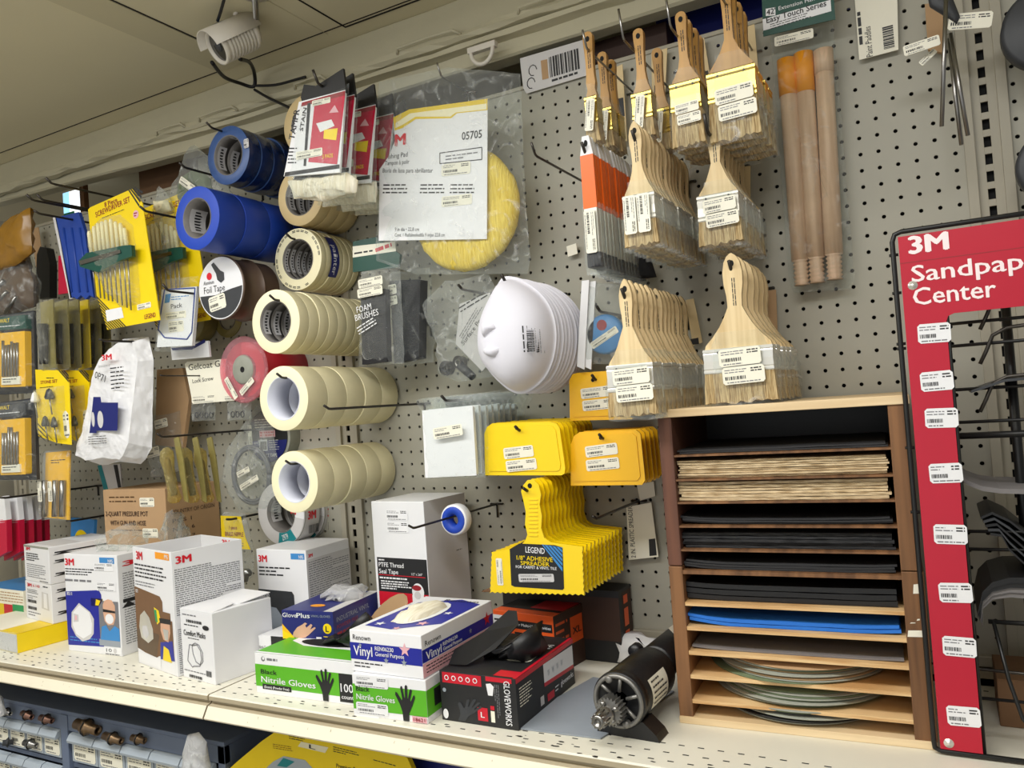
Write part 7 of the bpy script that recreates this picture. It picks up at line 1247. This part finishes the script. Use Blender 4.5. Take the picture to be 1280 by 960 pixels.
# ================================================================ BELOW THE SHELF
def cabinet():
    o = empty('drawer_cabinet', (-42.5, -13.5, -57), 'grey-blue small parts cabinet with rows of clear drawers under the shelf', 'cabinet'); oz = -57
    lb2 = lambda mb, x0, x1, y0, y1, z0, z1, m: mb.box(x0 + 42.5, x1 + 42.5, y0 + 13.5, y1 + 13.5, z0 + 57, z1 + 57, m)
    zt = -40.9
    mb = MB(); lb2(mb, -86, -42.6, -13.9, -2, zt - .3, zt, 'cabinet'); lb2(mb, -86, -42.6, -13.9, -13.4, zt - 1.55, zt - .3, 'cabinet'); lb2(mb, -43.3, -42.6, -13.9, -2, -56.5, zt - .3, 'cabinet'); lb2(mb, -61.4, -60.5, -14.0, -3, -56.5, zt - .3, 'cabinet'); lb2(mb, -86, -42.6, -2.3, -2, -56.5, zt, 'cabinet')
    for z in (zt - 4.2, zt - 7.2, zt - 10.2): lb2(mb, -86, -42.6, -13.6, -2.3, z - .35, z, 'cabinet')
    mb.build('frame', o, bev=.04); G = Face((-59.0 + 42.5, -.4, zt - 1.2 + 57), (1, 0, 0), (0, 0, 1)); mb = MB(); mb.rect(G, 0, 0, 2.0, .8, 'label', .02); mb.rect(G, .5, .2, 1.4, .6, 'ink', .03); mb.build('name_tag', o)
    k = 0
    for row, z1 in enumerate((zt - 1.6, zt - 4.6, zt - 7.6)):
        for x0, x1, n in ((-83.5, -61.6, 9), (-60.2, -43.6, 5)):
            w_ = (x1 - x0) / n
            for i in range(n):
                a = x0 + i * w_ + .06; e = a + w_ - .12; mb = MB(); lb2(mb, a, e, -13.9, -13.75, z1 - 2.3, z1 - .6, 'drawer'); lb2(mb, a, e, -13.75, -4, z1 - 2.3, z1 - 2.2, 'drawer')
                pr = [(-13.9, z1 - .6), (-14.3, z1 - .7), (-14.35, z1 - .5), (-14.1, z1 - .1), (-13.75, z1 - .0), (-13.75, z1 - .6)]
                vs = [(x + 42.5, y + 13.5, z + 57) for x in (a, e) for y, z in pr]; n6 = 6; mb.add(vs, [(j, (j + 1) % 6, (j + 1) % 6 + 6, j + 6) for j in range(6)] + [tuple(range(6))[::-1], tuple(range(6, 12))], 'drawer'); d = mb.build('drawer', o)
                mb = MB(); G = Face((a + 42.5 + w_ * .08, -.4, z1 - 2.15 + 57), (1, 0, 0), (0, 0, 1)); mb.price(G, 0, 0, w_ * .82, 1.35, 0, .03, 'label', k + 1); mb.build('drawer_label', d); k += 1
    return zt
zt = cabinet()
def fitting(label, px, py, L_, r, m, rz_=0, kind=0):
    p = W(px, py, 14.4); mb = MB(); mb.lathe([(0, -L_ / 2), (r * .8, -L_ / 2), (r * .8, -L_ * .2), (r, -L_ * .18), (r * 1.08, 0), (r, L_ * .1), (r * .7, L_ * .14), (r * .75, L_ / 2), (r * .5, L_ / 2), (r * .45, L_ * .3)], m, axis='x', seg=18)
    mb.lathe([(r * 1.1, -L_ * .12), (r * 1.2, -L_ * .1), (r * 1.2, L_ * .02), (r * 1.1, L_ * .04)], m, axis='x', seg=6, smooth=False); mb.tube([(0, r * 1.25 * math.cos(q * .7), r * 1.25 * math.sin(q * .7)) for q in range(10)], .05, 'black', 5)
    o = mb.build('pipe_fitting', loc=p); o.rotation_euler = (0, math.radians(8), math.radians(rz_)); tag(o, label, 'fitting', 'pipe fittings tied to the drawers')
fitting('small steel fitting at the far left of the upper drawer row', 8, 890, 1.2, .28, 'steel'); fitting('left one of the two copper coloured fittings on the upper drawers', 34, 894, 1.3, .32, 'copper'); fitting('right one of the two copper coloured fittings on the upper drawers', 58, 899, 1.3, .33, 'copper', 8)
fitting('large dark brass coupling beside the cabinet post', 109, 909, 2.4, .52, 'brass_dark', 5); fitting('pale brass fitting right of the large dark coupling', 141, 923, 1.8, .38, 'brass_dark', 5); fitting('small dark fitting near the middle of the right upper drawers', 173, 924, 1.2, .33, 'brass_dark', 10)
fitting('dark fitting at the left of the second drawer row', 10, 928, .8, .3, 'charcoal', 60); fitting('silver elbow fitting on the second drawer row', 38, 930, 1.3, .33, 'steel', 10)
mb = MB(); pouch(mb, [(-1.4, -2), (-1.0, -.4), (-.5, .9), (.6, 1.1), (1.3, .6), (.9, -.6), (1.2, -2)], .5, 'film_white', seed=8, jit=.3); tag(mb.build('plastic_twist', loc=W(243, 935, 15.2)), 'knotted clear plastic bag tied to the rightmost upper drawer', 'bag')
mb = MB(); pouch(mb, [(-.8, -1), (-.7, 1), (0, 1.2), (.5, -.6)], .3, 'film_white', seed=8, jit=.2); tag(mb.build('plastic_twist', loc=W(1, 885, 15)), 'small clear plastic twist at the left frame edge on the upper drawers', 'bag')
# yellow glove pack and navy pack
it = Item('glove_pack', 'yellow glove packet with teal hand picture lying under the shelf', 'glove packet', 365, 914, 13.5)
mb = MB(); c = [(350, 911), (390, 914), (430, 925), (480, 933), (512, 945), (530, 985), (500, 1010), (300, 1010), (262, 985), (300, 950), (330, 925)]
pts = [(365 + (x - 365) * 1, y) for x, y in c]; Q = it.PP(pts); mb.prism(Q, -.25, .1, 'yellow')
F = it.F(.25); mb.poly(F, it.PP([(334, 960), (345, 950), (358, 943), (385, 948), (398, 962), (395, 1000), (320, 1000)]), 'drawer', .02); mb.poly(F, it.PP([(350, 955), (358, 945), (372, 950), (362, 957)]), 'teal', .03); mb.poly(F, it.PP([(380, 925), (414, 932), (410, 939), (376, 931)]), 'cream', .02); it.text(mb, F, (390, 933), (398, 935), 5, 'L', 'ink', True, .03)
it.lines(mb, F, (420, 938), (452, 946), 8, 3, 'ink'); it.lines(mb, F, (365, 922), (385, 926), 8, 3, 'ink'); it.text(mb, F, (424, 957), (460, 964), 5, 'Premium Brown', 'ink', True); it.lines(mb, F, (470, 949), (500, 957), 3, 1, 'ink'); it.lines(mb, F, (345, 934), (370, 938), 7, 3, 'amber'); mb.build('packet', it.root, bev=.2)
it = Item('glove_pack', 'navy blue work glove packet with pale lettering behind the yellow glove packet', 'glove packet', 405, 912, 12.2)
mb = MB(); mb.prism(it.PP([(385, 900), (440, 900), (560, 920), (585, 960), (590, 1010), (480, 1010), (400, 940)]), 0, .5, 'navy'); F = it.F(); it.text(mb, F, (415, 921), (480, 933), 6, 'DE TRAVAIL', 'grey_sheet', True); it.lines(mb, F, (482, 934), (528, 949), 6, 1, 'grey_sheet', th=.8); mb.build('packet', it.root, bev=.2)
it = Item('boxed_goods', 'dark maroon box in shadow under the shelf right of the navy packet', 'box', 640, 955, 11); mb = MB(); mb.box(-3, 4, 0, 4, -6, -.6, 'brown_dark'); F = it.F(); mb.rect(F, -2, -3, 3, -1.6, 'maroon'); mb.build('carton_body', it.root, bev=.1)
mb = MB(); mb.box(-91, 24, -16, -2, -57.2, -57, 'shelf'); structure(mb.build('trim_lower_shelf'))
